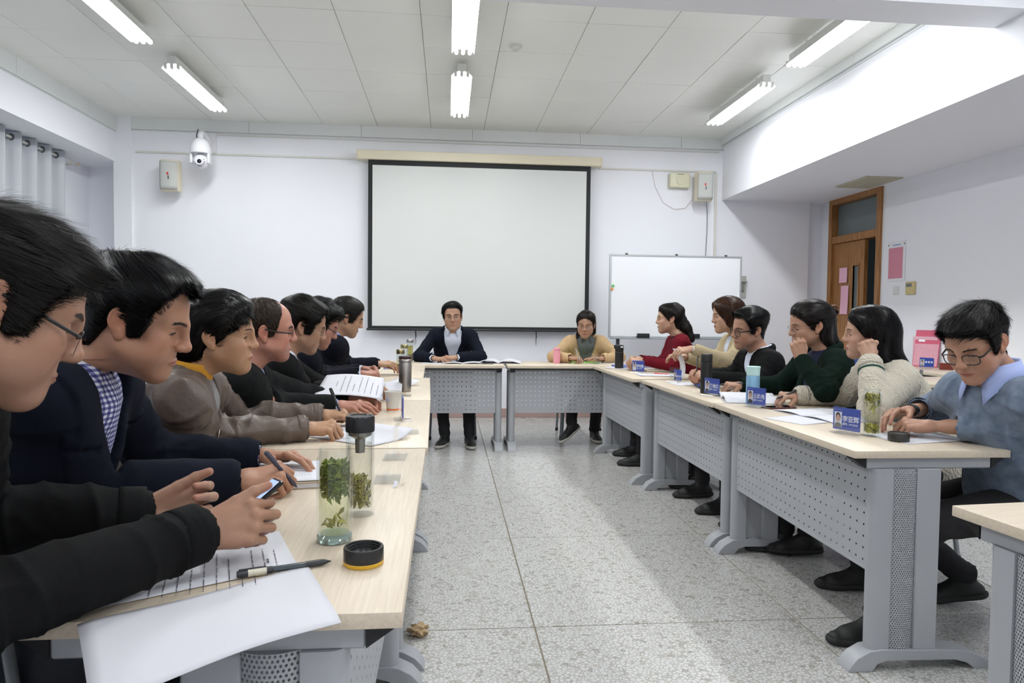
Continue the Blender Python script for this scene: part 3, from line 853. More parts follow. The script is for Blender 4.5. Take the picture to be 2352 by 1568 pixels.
def make_shoe(A, ankle, d, col, sole):
    U = np.array([0, 0, 1.]); d = np.array(d, float); s = np.cross(d, U); s = s / (np.linalg.norm(s) + 1e-9); un = np.cross(s, d)
    un = un if un[2] > 0 else -un
    a = ankle; heel = a - un * .055 - d * .035; ball = a - un * .062 + d * .115; toe_ = a - un * .064 + d * .165
    j = lambda p: tuple(np.array(p, float))
    pr = [(s_cap(j(heel + un * .006), j(ball), .034, .036, (j(un), .85)), 'u', .02), (s_cap(j(ball), j(toe_), .036, .028, (j(un), .75)), 'u', .02),
          (s_cap(j(a + un * .015), j(a - un * .03), .038, .038), 'u', .03), (s_cap(j(a - un * .012), j(ball + un * .0), .034, .028), 'u', .03)]
    lim = lambda p: -((p - (a - un * .079).astype(np.float32)) @ un.astype(np.float32))
    pr.append((lim, 'i', .006))
    lo = np.min([heel, toe_, a], 0) - .07; hi = np.max([heel, toe_, a], 0) + .08
    v, q = surface_nets(pr, lo, hi, .006)
    z = (v - a) @ un
    c = v[q].mean(1); zz = (c - a) @ un
    mats_ = [mat('shoe_%.3f_%.3f' % (col[0], col[2]), col, .55)]
    o = mesh_obj('shoe', v - np.array(A.root.location), q, mats_, A.root, smooth=True)
    # sole
    sp = [(s_cap(j(heel - un * .012 - d * .002), j(ball - un * .012), .041, .0435, (j(un), .55)), 'u', .02), (s_cap(j(ball - un * .012), j(toe_ - un * .008 + d * .004), .0435, .034, (j(un), .6)), 'u', .02), (lim, 'i', .003),
          (lambda p: ((p - (a - un * .058).astype(np.float32)) @ un.astype(np.float32)), 'i', .003)]
    lim0 = lambda p: -((p - (a - un * .085).astype(np.float32)) @ un.astype(np.float32)); sp[2] = (lim0, 'i', .003)
    v, q = surface_nets(sp, lo - .02, hi, .005)
    sc_ = sole or (.02, .02, .02)
    mesh_obj('sole', v - np.array(A.root.location), q, mat('sole_%.2f' % sc_[0], sc_, .7), o, smooth=True)
def glasses(A, w=.026, hgt=.018, r=.0013, col=(.01, .01, .01), metal=0.0, expo=3.0, lower=True, y=.1045, z=-.006, slip=0.0, brow_only=False, lens_tint=None, thick_temple=True):
    """spectacles worn on the head: rims, bridge, temples and lenses"""
    m = mat('frame_%.2f_%.1f' % (col[0], metal), col, .3, metal)
    bm = bmesh.new(); lens = []
    for s in (-1, 1):
        pts = []
        for i in range(28):
            a = 2 * math.pi * i / 28; ca, sa = math.cos(a), math.sin(a)
            x = w * abs(ca) ** (2 / expo) * (1 if ca > 0 else -1); zz = hgt * abs(sa) ** (2 / expo) * (1 if sa > 0 else -1)
            pts.append((s * .0335 + x, y - (abs(s * .0335 + x) / .06) ** 2 * .009 - slip * .0, z - slip + zz))
        lens.append(pts)
        if brow_only:
            up_ = [p for p in pts if p[2] > z - slip + hgt * .2]; up_.sort(key=lambda p: p[0]); tube(bm, up_, r, 8)
            tube(bm, pts, r * .35, 6, closed=True)
        else: tube(bm, pts, r, 8, closed=True)
        ex = s * (.0335 + w)
        yy = y - (abs(ex) / .06) ** 2 * .009
        tube(bm, [(ex, yy, z - slip + hgt * .45), (s * .0690, yy - .008, z - slip + hgt * .5), (s * .0745, .04, z * .5 + .008), (s * .0790, .000, .013), (s * .0800, -.018, .012), (s * .0775, -.030, -.008), (s * .0755, -.034, -.020)], r * (1.15 if thick_temple else .8), 8, flat=((0, 0, 1), 1.7 if thick_temple else 1))
    tube(bm, [(-.0335 + w, y - .001, z - slip + hgt * .25), (-.003, y + .002, z - slip + hgt * .5), (.003, y + .002, z - slip + hgt * .5), (.0335 - w, y - .001, z - slip + hgt * .25)], r, 8)
    vv = A.TH(np.array([v.co for v in bm.verts]))
    for v, p in zip(bm.verts, vv): v.co = Vector(p)
    fr = bm_obj('glasses', bm, m, A.root, auto=180)
    bm = bmesh.new()
    for pts in lens:
        for off in (0.0,):
            vs = [bm.verts.new(Vector(A.TH(np.array([[p[0], p[1] + off, p[2]]]))[0])) for p in pts]
            c = np.mean(np.array(pts), 0) + np.array([0, .0015, 0]); cv = bm.verts.new(Vector(A.TH(c[None])[0]))
            for i in range(len(vs)): bm.faces.new((vs[i], vs[(i + 1) % len(vs)], cv))
    bm_obj('lenses', bm, LENS(), fr, auto=180)
def LENS():
    if 'lens_glass' in MATS: return MATS['lens_glass']
    m = bpy.data.materials.new('lens_glass'); m.use_nodes = True; MATS['lens_glass'] = m
    N = m.node_tree.nodes; L = m.node_tree.links; N.clear()
    o = N.new('ShaderNodeOutputMaterial'); mx = N.new('ShaderNodeMixShader'); t = N.new('ShaderNodeBsdfTransparent'); g = N.new('ShaderNodeBsdfGlossy')
    mx.inputs[0].default_value = .055; t.inputs[0].default_value = (.95, .96, .97, 1); g.inputs['Roughness'].default_value = .02
    L.new(t.outputs[0], mx.inputs[1]); L.new(g.outputs[0], mx.inputs[2]); L.new(mx.outputs[0], o.inputs[0])
    return m
# ------------------------------------------------------------------ room shell
CZ, WY, XL, XR, XRW, SOF, BLZ = 3.28, 7.86, -3.60, 3.21, 4.50, 2.57, 2.80
YB = -2.6
WALL = (.86, .87, .915)
m_wall = mat('wall_paint', WALL, .85, bump=(60, .05)); m_trim = mat('cornice_board', (.74, .765, .76), .7, noise=(3, .05))
m_ctile = mat('ceiling_metal_tile', (.84, .845, .80), .38, noise=(1.2, .03)); m_ceil = mat('ceiling_plaster', (.72, .72, .73), .8)
def st(name, lo, hi, m, parent=None, bev=0.0):
    o = box_obj(name, lo, hi, m, parent, bev)
    if parent is None: o['kind'] = 'structure'
    return o
def add_microholes(m):
    N, L, b = nodes(m); tc = N.new('ShaderNodeTexCoord'); v = N.new('ShaderNodeTexVoronoi'); v.inputs['Scale'].default_value = 130; v.inputs['Randomness'].default_value = 0
    L.new(tc.outputs['Object'], v.inputs['Vector']); r = N.new('ShaderNodeValToRGB'); r.color_ramp.elements[0].position = .18; r.color_ramp.elements[1].position = .26
    L.new(v.outputs['Distance'], r.inputs[0]); bp = N.new('ShaderNodeBump'); bp.inputs['Strength'].default_value = .25; bp.inputs['Distance'].default_value = .001
    L.new(r.outputs[0], bp.inputs['Height']); L.new(bp.outputs[0], b.inputs['Normal'])
add_microholes(m_ctile)
# ceiling slab with metal tiles hung under it
ceil = st('ceiling', (XL - .6, YB, CZ + .012), (XRW + .2, 8.3, CZ + .12), m_ceil)
T = .595; x0 = -.207; gap = .0035
tile_me = None; rs = np.random.RandomState(3)
for iy in range(7):
    y0 = 3.72 + iy * .593
    for ix in range(-6, 6):
        xa = x0 + ix * T; xb = xa + T
        if xb < XL + .05 or xa > XR - .05: continue
        xa = max(xa, XL); xb = min(xb, XR); yb = min(y0 + .593, WY)
        w_, d_ = xb - xa, yb - y0
        full = abs(w_ - T) < 1e-3 and abs(d_ - .593) < 1e-3
        if full and tile_me is not None: o = link(bpy.data.objects.new('ceiling_tile', tile_me), ceil)
        else:
            bm = bmesh.new(); bx(bm, (gap / 2, gap / 2, 0), (w_ - gap / 2, d_ - gap / 2, .011), .0022)
            o = bm_obj('ceiling_tile', bm, m_ctile, ceil, 30)
            if full: tile_me = o.data
        o.location = (xa, y0, CZ + rs.uniform(-.0008, .0008)); o.rotation_euler = (rs.normal() * .0015, rs.normal() * .0015, 0)
# floor: terrazzo panels with brass-brown joints
m_joint = mat('floor_joint', (.23, .19, .13), .6)
m_terr = mat('terrazzo', (.5, .5, .5), .2)
N, L, b = nodes(m_terr)
tc = N.new('ShaderNodeTexCoord'); geo = N.new('ShaderNodeNewGeometry')
vo = N.new('ShaderNodeTexVoronoi'); vo.feature = 'DISTANCE_TO_EDGE'; vo.inputs['Scale'].default_value = 64
nz = N.new('ShaderNodeTexNoise'); nz.inputs['Scale'].default_value = 60; nz.inputs['Detail'].default_value = 2
mxv = N.new('ShaderNodeMix'); mxv.data_type = 'VECTOR'; mxv.inputs[0].default_value = .012
L.new(geo.outputs['Position'], nz.inputs['Vector']); L.new(geo.outputs['Position'], mxv.inputs[4]); L.new(nz.outputs['Color'], mxv.inputs[5]); L.new(mxv.outputs[1], vo.inputs['Vector'])
vc = N.new('ShaderNodeTexVoronoi'); vc.inputs['Scale'].default_value = 64; L.new(mxv.outputs[1], vc.inputs['Vector'])
rp = N.new('ShaderNodeValToRGB'); rp.color_ramp.elements[0].position = .02; rp.color_ramp.elements[0].color = (.38, .37, .34, 1); rp.color_ramp.elements[1].position = .17; rp.color_ramp.elements[1].color = (.60, .605, .595, 1)
L.new(vo.outputs['Distance'], rp.inputs[0])
rc = N.new('ShaderNodeValToRGB'); e = rc.color_ramp.elements; e[0].position = 0; e[0].color = (.62, .60, .55, 1); e[1].position = .12; e[1].color = (1, 1, 1, 1)
e2 = e.new(.93); e2.color = (1, 1, 1, 1); e3 = e.new(1.0); e3.color = (.85, .78, .74, 1)
sepc = N.new('ShaderNodeSeparateColor'); L.new(vc.outputs['Color'], sepc.inputs[0]); L.new(sepc.outputs[0], rc.inputs[0])
mu = N.new('ShaderNodeMix'); mu.data_type = 'RGBA'; mu.blend_type = 'MULTIPLY'; mu.inputs[0].default_value = 1
L.new(rp.outputs[0], mu.inputs[6]); L.new(rc.outputs[0], mu.inputs[7]); L.new(mu.outputs[2], b.inputs['Base Color'])
n2 = N.new('ShaderNodeTexNoise'); n2.inputs['Scale'].default_value = 2.5; L.new(geo.outputs['Position'], n2.inputs['Vector'])
mr = N.new('ShaderNodeMapRange'); mr.inputs[3].default_value = .16; mr.inputs[4].default_value = .34; L.new(n2.outputs['Fac'], mr.inputs[0]); L.new(mr.outputs[0], b.inputs['Roughness'])
floor = st('floor', (XL - .6, YB, -.10), (XRW + 1.7, 8.3, -.0022), m_joint)
P_ = 1.042; fme = None
for ix in range(-4, 5):
    for iy in range(-5, 6):
        xa = .337 + ix * P_; ya = 2.535 + iy * P_; xb = min(xa + P_, XRW + 1.7); yb = min(ya + P_, 8.3); xa2 = max(xa, XL - .6); ya2 = max(ya, YB)
        if xb - xa2 < .05 or yb - ya2 < .05: continue
        full = abs(xb - xa2 - P_) < 1e-6 and abs(yb - ya2 - P_) < 1e-6
        if full and fme is not None: o = link(bpy.data.objects.new('terrazzo_panel', fme), floor)
        else:
            bm = bmesh.new(); g_ = .0028; bx(bm, (g_, g_, -.014), (xb - xa2 - g_, yb - ya2 - g_, 0), .0012)
            o = bm_obj('terrazzo_panel', bm, m_terr, floor, 30)
            if full: fme = o.data
        o.location = (xa2, ya2, 0)
# far wall, stepped at both ends
st('wall_far', (-3.45, WY, 0), (4.30, 8.34, CZ + .12), m_wall)
st('wall_far_column', (-3.62, WY - .03, 0), (-3.436, 8.34, CZ + .01), m_wall)
st('wall_far_recess', (-4.3, 8.20, 0), (-3.60, 8.34, CZ + .12), m_wall)
st('wall_far_corner', (4.30, WY + .09, 0), (XRW + .02, 8.34, CZ), m_wall)
# left: a deep beam with the window bay behind it
st('wall_left_beam', (-4.2, YB, BLZ), (XL, 8.22, CZ + .02), m_wall)
wl = st('wall_left', (-4.24, YB, 0), (-4.06, .2, BLZ), m_wall)
st('wall_left_far', (-4.24, 7.35, 0), (-4.06, 8.22, BLZ), m_wall)
st('wall_left_sill', (-4.24, .2, 0), (-4.06, 7.35, .85), m_wall)
m_pvc = mat('window_frame_white', (.75, .76, .78), .4); m_gl = LENS()
win = thing('window_1', None, None, (-4.15, 3.8, .85)); win['kind'] = 'structure'
for i in range(6):
    ya = -3.58 + i * 1.19
    bm = bmesh.new()
    for lo, hi in (((-.03, ya, 0), (.03, ya + .06, 1.95)), ((-.03, ya + 1.13, 0), (.03, ya + 1.19, 1.95)), ((-.03, ya, 0), (.03, ya + 1.19, .06)), ((-.03, ya, 1.89), (.03, ya + 1.19, 1.95))): bx(bm, lo, hi, .003)
    bm_obj('window_frame', bm, m_pvc, win); bm = bmesh.new(); bx(bm, (-.004, ya + .06, .06), (.004, ya + 1.13, 1.89)); bm_obj('window_pane', bm, m_gl, win)
# right: beam over the tables and the lower soffit towards the door wall
st('wall_right_beam', (XR, YB, SOF), (XRW + .1, WY + .1, CZ + .02), m_wall)
DY0, DY1, DZ = 6.765, 7.735, 2.585
st('wall_right', (XRW, YB, 0), (XRW + .16, DY0, SOF + .02), m_wall)
st('wall_right_far', (XRW, DY1, 0), (XRW + .16, 8.34, SOF + .02), m_wall)
st('wall_right_lintel', (XRW, DY0 - .01, DZ), (XRW + .16, DY1 + .01, SOF + .05), m_wall)
st('wall_back', (-4.3, YB - .15, 0), (XRW + .2, YB, CZ + .1), m_wall)
st('wall_cross_beam', (-4.2, 3.57, 2.915), (XR + .02, 3.83, CZ + .03), m_wall)
# corridor beyond the door
m_cor = mat('corridor_paint', (.22, .25, .25), .8)
st('wall_corridor', (6.05, 5.2, 0), (6.2, 9.3, 2.9), m_cor); st('wall_corridor_far', (XRW, 9.2, 0), (6.2, 9.35, 2.9), m_cor); st('wall_corridor_near', (XRW + .16, 5.1, 0), (6.2, 5.22, 2.9), m_cor); st('ceiling_corridor', (XRW, 5.1, 2.8), (6.2, 9.35, 2.95), m_cor)
t = thing('corridor_fill_lamp', 'dim ceiling lamp in the corridor beyond the oak door', 'lamp', (5.35, 7.6, 2.76)); box_obj('housing', (-.15, -.6, 0), (.15, .6, .04), mat('batten_w', (.7, .7, .7), .4), t, .004); box_obj('diffuser', (-.13, -.57, -.01), (.13, .57, 0), mat('corridor_glow', (.9, .9, .9), .5, emit=((.85, .95, 1), 2.2)), t)  # added fill light with its housing, lifts the black doorway
st('floor_corridor', (XRW + .1, 8.2, -.1), (6.2, 9.35, -.002), m_terr)
# skirting of pink-brown terrazzo with a white ledge at the middle
m_skirt = mat('skirting_terrazzo', (.47, .33, .30), .35, noise=(90, .25))
st('baseboard_far', (-3.436, WY - .018, 0), (4.30, WY + .01, .105), m_skirt, None, .003)
st('baseboard_right', (XRW - .016, YB, 0), (XRW + .01, DY0 - .01, .105), m_skirt)
st('baseboard_left', (-4.07, YB, 0), (-4.045, 8.2, .105), m_skirt)
# cornice boards
bm = bmesh.new(); xs = [-3.44, -2.2, -.98, .26, 1.5, 2.7, XR]
o = st('trim_1', (-3.44, WY - .012, CZ - .135), (XR, WY + .01, CZ - .128), m_trim)
for a, c in zip(xs[:-1], xs[1:]): box_obj('cornice_board', (a + .0015, WY - .022, CZ - .125), (c - .0015, WY + .005, CZ + .01), m_trim, o, .002)
o = st('trim_2', (XL - .01, 3.8, CZ - .165), (XL + .012, WY, CZ - .158), m_trim)
for a in (3.8, 4.95, 6.1, 7.25): box_obj('cornice_board', (XL - .01, a + .0015, CZ - .155), (XL + .024, min(a + 1.15, WY) - .0015, CZ + .01), m_trim, o, .002)
o = st('trim_3', (XR - .012, 3.8, CZ - .095), (XR + .01, WY, CZ - .085), m_trim)
for a in (3.8, 5.2, 6.6): box_obj('cornice_board', (XR - .035, a + .0015, CZ - .075), (XR + .01, min(a + 1.4, WY) - .0015, CZ + .01), m_trim, o, .002)
# surface cable trunking
m_trunk = mat('trunking_plastic', (.70, .69, .64), .5)
def slab(lo, hi, m=None): return box_obj('tmp', lo, hi, m or m_trunk, None, .002)
def named(o, name, label=None, cat=None, group=None, kind=None, parent=None):
    o.name = name; o.data.name = name
    if parent is not None: o.parent = parent
    return tag(o, label, cat, group, kind)
for i, (lo, hi) in enumerate((((-3.40, WY - .016, 2.905), (-1.02, WY, 2.925)), ((1.73, WY - .018, 2.885), (3.13, WY, 2.905)), ((3.115, WY - .020, .98), (3.145, WY, 2.88)), ((-2.72, WY - .013, 3.118), (3.16, WY, 3.130)))):
    named(slab(lo, hi), 'trim_%d' % (4 + i), kind='structure')
# ------------------------------------------------------------------ door
m_oak = mat('door_oak', (.36, .17, .055), .45)
N, L, b = nodes(m_oak); tc = N.new('ShaderNodeTexCoord'); mp = N.new('ShaderNodeMapping'); mp.inputs['Scale'].default_value = (14, 14, .8); nz = N.new('ShaderNodeTexNoise'); nz.inputs['Scale'].default_value = 5; nz.inputs['Detail'].default_value = 5
L.new(tc.outputs['Object'], mp.inputs[0]); L.new(mp.outputs[0], nz.inputs['Vector']); r = N.new('ShaderNodeValToRGB'); r.color_ramp.elements[0].color = (.25, .105, .03, 1); r.color_ramp.elements[1].color = (.46, .235, .085, 1); r.color_ramp.elements[0].position = .35; r.color_ramp.elements[1].position = .7
L.new(nz.outputs['Fac'], r.inputs[0]); L.new(r.outputs[0], b.inputs['Base Color'])
dr = thing('door_1', None, None, (XRW, DY0, 0)); dr['kind'] = 'structure'
W_ = DY1 - DY0
def dpart(name, lo, hi, m, parent=dr, bev=.003): return box_obj(name, lo, hi, m, parent, bev)
dpart('door_jamb', (-.03, 0, 0), (.17, .065, DZ), m_oak); dpart('door_jamb', (-.03, W_ - .065, 0), (.17, W_, DZ), m_oak)
dpart('door_head', (-.03, .065, DZ - .075), (.17, W_ - .065, DZ), m_oak); dpart('transom_bar', (-.02, .065, 2.06), (.15, W_ - .065, 2.14), m_oak)
dpart('transom_pane', (.05, .065, 2.14), (.058, W_ - .065, DZ - .075), mat('dark_glass', (.16, .19, .19), .08, spec=.6))
leaf = link(bpy.data.objects.new('door_leaf', bpy.data.meshes.new('door_leaf')), dr)
bm = bmesh.new(); lw = .595; wx0, wx1, wz0, wz1 = .105, .205, 1.18, 1.78
for lo, hi in (((0, 0, .01), (.042, wx0, 2.055)), ((0, wx1, .01), (.042, lw, 2.055)), ((0, wx0, .01), (.042, wx1, wz0)), ((0, wx0, wz1), (.042, wx1, 2.055))): bx(bm, lo, hi)
bm.to_mesh(leaf.data); bm.free(); leaf.data.materials.append(m_oak)
leaf.location = (.01, W_ - .065 - lw, 0)
bm = bmesh.new()
for lo, hi in (((-.008, wx0 - .02, wz0 - .02), (.05, wx0, wz1 + .02)), ((-.008, wx1, wz0 - .02), (.05, wx1 + .02, wz1 + .02)), ((-.008, wx0, wz1), (.05, wx1, wz1 + .02)), ((-.008, wx0, wz0 - .02), (.05, wx1, wz0))): bx(bm, lo, hi, .002)
bm_obj('vision_frame', bm, m_oak, leaf); dpart('vision_pane', (.018, wx0, wz0), (.024, wx1, wz1), mat('dark_glass'), leaf, 0)
bm = bmesh.new(); tube(bm, [(-.01, .05, 1.02), (-.055, .05, 1.02), (-.055, .06, 1.02), (-.055, .17, 1.02)], .009, 8); bx(bm, (-.012, .03, .93), (0, .075, 1.13), .003)
bm_obj('door_handle', bm, mat('steel', (.55, .55, .55), .3, 1.0), leaf)
m_pink = mat('pink_paper', (.86, .50, .62), .8)
def wall_paper(name, y0, z0, y1, z1, m, label, cat, x=XRW - .004, lines=None, tilt=0.0):
    t = thing(name, label, cat, (x, (y0 + y1) / 2, (z0 + z1) / 2)); w2, h2 = abs(y1 - y0) / 2, abs(z1 - z0) / 2
    n = 8; vs = []; fs = []
    for i in range(n + 1):
        for k in range(2): vs.append((-.002 - .006 * (i / n) ** 3, (k * 2 - 1) * w2 + tilt * (1 - 2 * i / n) * h2, h2 - 2 * h2 * i / n))
    for i in range(n): fs.append((i * 2, i * 2 + 2, i * 2 + 3, i * 2 + 1))
    o = mesh_obj('sheet', np.array(vs), fs, m, t); md = o.modifiers.new('t', 'SOLIDIFY'); md.thickness = .0006
    return t
wall_paper('notice', 7.376, 1.60, 7.53, 1.77, m_pink, 'small pink paper notice taped high on the oak door leaf', 'notice', XRW - .006 + .01, tilt=.03)
wall_paper('notice', 7.345, 1.24, 7.495, 1.565, m_pink, 'long pink paper notice taped low on the oak door leaf', 'notice', XRW - .006 + .01, tilt=-.02)
ps = thing('poster', 'white wall sheet with a pink panel beside the door', 'poster', (XRW - .002, 6.52, 1.775))
box_obj('sheet', (-.003, -.137, -.205), (0, .137, .20), mat('sheet_white', (.80, .80, .82), .5), ps); box_obj('pink_panel', (-.0042, -.10, -.175), (-.003, .118, .135), mat('poster_pink', (.66, .26, .34), .7, noise=(120, .12)), ps)
box_obj('header_strip', (-.0042, -.06, .155), (-.003, .06, .168), mat('header_blue', (.30, .36, .62), .7), ps)
for sy in (-.12, .12): box_obj('tack', (-.006, sy - .006, .160), (-.002, sy + .006, .172), mat('tack_black', (.05, .05, .05), .4), ps)
t = thing('light_switch', 'small white light switch on the wall under the poster', 'switch', (XRW, 6.512, 1.48)); box_obj('plate', (-.010, -.043, -.043), (0, .043, .043), mat('switch_white', (.72, .73, .70), .4), t, .004); box_obj('rocker', (-.014, -.02, -.03), (-.008, .02, .03), mat('switch_white'), t, .002)
t = thing('thermostat', 'beige thermostat with a grey display beside the light switch', 'thermostat', (XRW, 6.283, 1.494)); box_obj('housing', (-.022, -.065, -.063), (0, .065, .063), mat('thermo_beige', (.62, .52, .24), .5), t, .006); box_obj('display', (-.0235, -.03, .012), (-.02, .05, .045), mat('lcd', (.16, .19, .19), .3), t)
t = thing('ceiling_vent', 'beige square air grille set in the soffit before the door', 'vent', (4.21, 6.58, SOF))
bm = bmesh.new(); bx(bm, (-.19, -.27, -.014), (.19, .27, 0), .004); bm_obj('frame', bm, mat('vent_beige', (.50, .47, .36), .5), t)
for i in range(9): box_obj('slat', (-.17 + i * .0385, -.25, -.020), (-.17 + i * .0385 + .026, .25, -.012), mat('vent_beige'), t, .002)
# ------------------------------------------------------------------ fluorescent battens
m_tube = mat('tube_glow', (1, 1, 1), .4, emit=((.965, .985, 1.0), 3.0)); m_tube.cycles.emission_sampling = 'NONE'; m_bat = mat('batten_white', (.72, .73, .70), .35)
def batten():
    t = thing('ceiling_lamp', '', 'lamp')
    L_ = 1.2
    bm = bmesh.new(); bx(bm, (-.035, -L_ / 2, .055), (.035, L_ / 2, .118), .004); bm_obj('housing', bm, m_bat, t)
    bm = bmesh.new()
    prof = [(-.086, .020), (-.069, .040), (-.035, .056), (.035, .056), (.069, .040), (.086, .020)]
    a = [bm.verts.new((x, -L_ / 2 + .012, z)) for x, z in prof]; c = [bm.verts.new((x, L_ / 2 - .012, z)) for x, z in prof]
    for i in range(5): bm.faces.new((a[i], a[i + 1], c[i + 1], c[i]))
    o = bm_obj('reflector', bm, m_bat, t, None); md = o.modifiers.new('t', 'SOLIDIFY'); md.thickness = .0015
    for x in (-.050, 0, .050):
        bm = bmesh.new(); tube(bm, [(x, -L_ / 2 + .02, .024), (x, L_ / 2 - .02, .024)], .0145, 12); o = bm_obj('tube', bm, m_tube, t, 60)
        bm = bmesh.new()
        for s in (-1, 1): tube(bm, [(x, s * (L_ / 2 - .022), .024), (x, s * (L_ / 2 - .004), .026)], .012, 10); bx(bm, (x - .011, s * (L_ / 2 - .008) - .006, .02), (x + .011, s * (L_ / 2 - .008) + .006, .058))
        bm_obj('lamp_holder', bm, m_bat, o)
    for nm, loc, rot, sy_, P_l in (('tube_light', (0, 0, .0085), (0, 0, 0), .118, TUBE * .29), ('tube_light', (-.0665, 0, .022), (0, math.radians(90), 0), .026, TUBE * .085), ('tube_light', (.0665, 0, .022), (0, math.radians(-90), 0), .026, TUBE * .085)):
        ld = bpy.data.lights.new(nm, 'AREA'); ld.shape = 'RECTANGLE'; ld.size = sy_; ld.size_y = 1.10; ld.energy = P_l; ld.color = (.965, .985, 1.0)
        lo_ = link(bpy.data.objects.new(nm, ld), t); lo_.location = loc; lo_.rotation_euler = rot
    for s in (-.4, .4):
        bm = bmesh.new(); tube(bm, [(0, s, .11), (0, s, .16)], .008, 8); bm_obj('hanger', bm, m_bat, t)
    return t
LB = [(-2.24, 6.43, 'lit three-tube batten lamp nearer the screen wall, left row'), (-2.24, 4.74, 'lit three-tube batten lamp cut by the top edge, left row'),
      (.097, 6.31, 'lit three-tube batten lamp nearer the screen, middle row'), (.097, 4.66, 'lit three-tube batten lamp next to the smoke detector, middle row'),
      (2.675, 6.24, 'lit three-tube batten lamp nearer the far wall, right row'), (2.675, 4.60, 'lit three-tube batten lamp meeting the cross beam, right row')]
b0 = batten()
for i, (x, y, lab) in enumerate(LB):
    o = b0 if i == 0 else copy_tree(b0)
    o.location = (x, y, 3.13); tag(o, lab, 'lamp', 'fluorescent ceiling lamps')
for x, cn in ((-2.24, 'left'), (.097, 'middle'), (2.675, 'right')):
    for y, rn in ((2.30, 'first'), (-1.0, 'second'), (.65, 'third'))[:3 if cn == 'right' else 2]:  # right row gets an added, unseen extra lamp to brighten the right side
        o = copy_tree(b0); o.location = (x, y, 3.13); tag(o, 'lit batten lamp of the %s row, %s one behind the cross beam' % (cn, rn), 'lamp', 'fluorescent lamps of the rear bay')
t = thing('smoke_detector', 'round white smoke detector on the ceiling beside the middle lamp row', 'detector', (.507, 5.38, CZ))
bm = bmesh.new(); lathe(bm, [(0, -.036), (.022, -.036), (.034, -.028), (.040, -.014), (.040, -.012), (.050, -.010), (.052, 0), (0, 0)], 28); bm_obj('housing', bm, mat('detector_white', (.66, .66, .62), .45), t, 40)
bm = bmesh.new(); lathe(bm, [(.012, -.037), (.006, -.041), (0, -.041)], 12); bm_obj('sensor_cap', bm, mat('detector_white'), t)
t = thing('ceiling_bracket', 'small white bracket under the front beam near the middle lamp', 'bracket', (.30, 3.70, 2.915)); box_obj('plate', (-.03, -.02, -.006), (.03, .02, 0), m_bat, t, .001); box_obj('hook', (-.02, -.004, -.04), (-.012, .004, 0), m_bat, t, .001); box_obj('arm', (-.02, -.006, -.024), (.012, .006, -.014), m_bat, t, .001)
# ------------------------------------------------------------------ curtain in the window bay
m_cur = mat('curtain_satin', (.46, .48, .52), .36, sheen=.1, bump=(300, .15), spec=.6)
cu = thing('curtain', 'silver grey eyelet curtain hanging in full folds over the left windows', 'curtain', (-3.93, 6.9, 0))
vs = []; y_a, y_b = -1.0, .62; nY = 260; zs = np.linspace(2.785, .12, 18)
for z in zs:
    k = (2.785 - z) / 2.7
    for i in range(nY):
        u = i / (nY - 1); y = y_a + (y_b - y_a) * u; ph = 2 * math.pi * (y - y_a) / .235
        a_ = .060 * (1 - .12 * k); s_ = math.sin(ph + .25 * k * math.sin(3 * u * 7)); vs.append((a_ * (abs(s_) ** .7) * (1 if s_ > 0 else -1) + .008 * math.sin(ph * 2 + k * 3), y + .012 * math.sin(ph * 2), z))
fs = [(r * nY + i, (r + 1) * nY + i, (r + 1) * nY + i + 1, r * nY + i + 1) for r in range(len(zs) - 1) for i in range(nY - 1)]
o = mesh_obj('fabric_panel', np.array(vs), fs, m_cur, cu, smooth=True); md = o.modifiers.new('t', 'SOLIDIFY'); md.thickness = .0015
m_eye = mat('eyelet_dark', (.10, .11, .12), .3, .8)
for i in range(13):
    y = y_a + .1175 * (i + 1)
    bm = bmesh.new(); tube(bm, [(.026 * math.cos(a), y, 2.735 + .026 * math.sin(a)) for a in [2 * math.pi * k / 16 for k in range(16)]], .0055, 8, closed=True); bm_obj('eyelet', bm, m_eye, cu, 180)
t = thing('curtain_rod', 'white curtain rod threaded through the eyelets of the grey curtain', 'curtain rod', (-3.93, 6.9, 2.735)); bm = bmesh.new(); tube(bm, [(0, -1.6, 0), (0, .80, 0)], .011, 12); bm_obj('rod', bm, mat('rod_white', (.66, .65, .6), .35), t, 60)
bm = bmesh.new(); lathe(bm, [(0, -.02), (.02, -.014), (.024, 0), (.02, .016), (0, .02)], 16); o = bm_obj('finial', bm, mat('rod_cream', (.62, .56, .44), .4), t, 60); o.location = (0, .82, 0); bm = bmesh.new(); tube(bm, [(0, .70, -.012), (0, .70, -.03), (-.12, .70, -.03)], .006, 8); bm_obj('bracket', bm, mat('rod_cream'), t)
# ------------------------------------------------------------------ projection screen
m_cream = mat('screen_casing', (.74, .68, .52), .45); m_blk = mat('black_border', (.012, .014, .015), .6)
t = thing('projection_screen', 'large pale projection screen with a black border on the far wall', 'screen', (.358, 7.74, 1.0))
tilt = .006
box_obj('casing', (-1.365, -.045, 1.885), (1.365, .07, 1.985), m_cream, t, .006)
box_obj('casing_cap', (-1.372, -.048, 1.882), (-1.362, .072, 1.988), m_cream, t, .002); box_obj('casing_cap', (1.362, -.048, 1.882), (1.372, .072, 1.988), m_cream, t, .002)
box_obj('screen_fabric', (-1.203, -.001, .05), (1.203, .001, 1.83), mat('screen_white', (.70, .72, .70), .9), t)
bm = bmesh.new()
for lo, hi in (((-1.25, -.0022, .012), (-1.203, .0022, 1.90)), ((1.203, -.0022, .012), (1.25, .0022, 1.90)), ((-1.203, -.0022, 1.83), (1.203, .0022, 1.90)), ((-1.203, -.0022, .02), (1.203, .0022, .05))): bx(bm, lo, hi)
bm_obj('border', bm, m_blk, t)
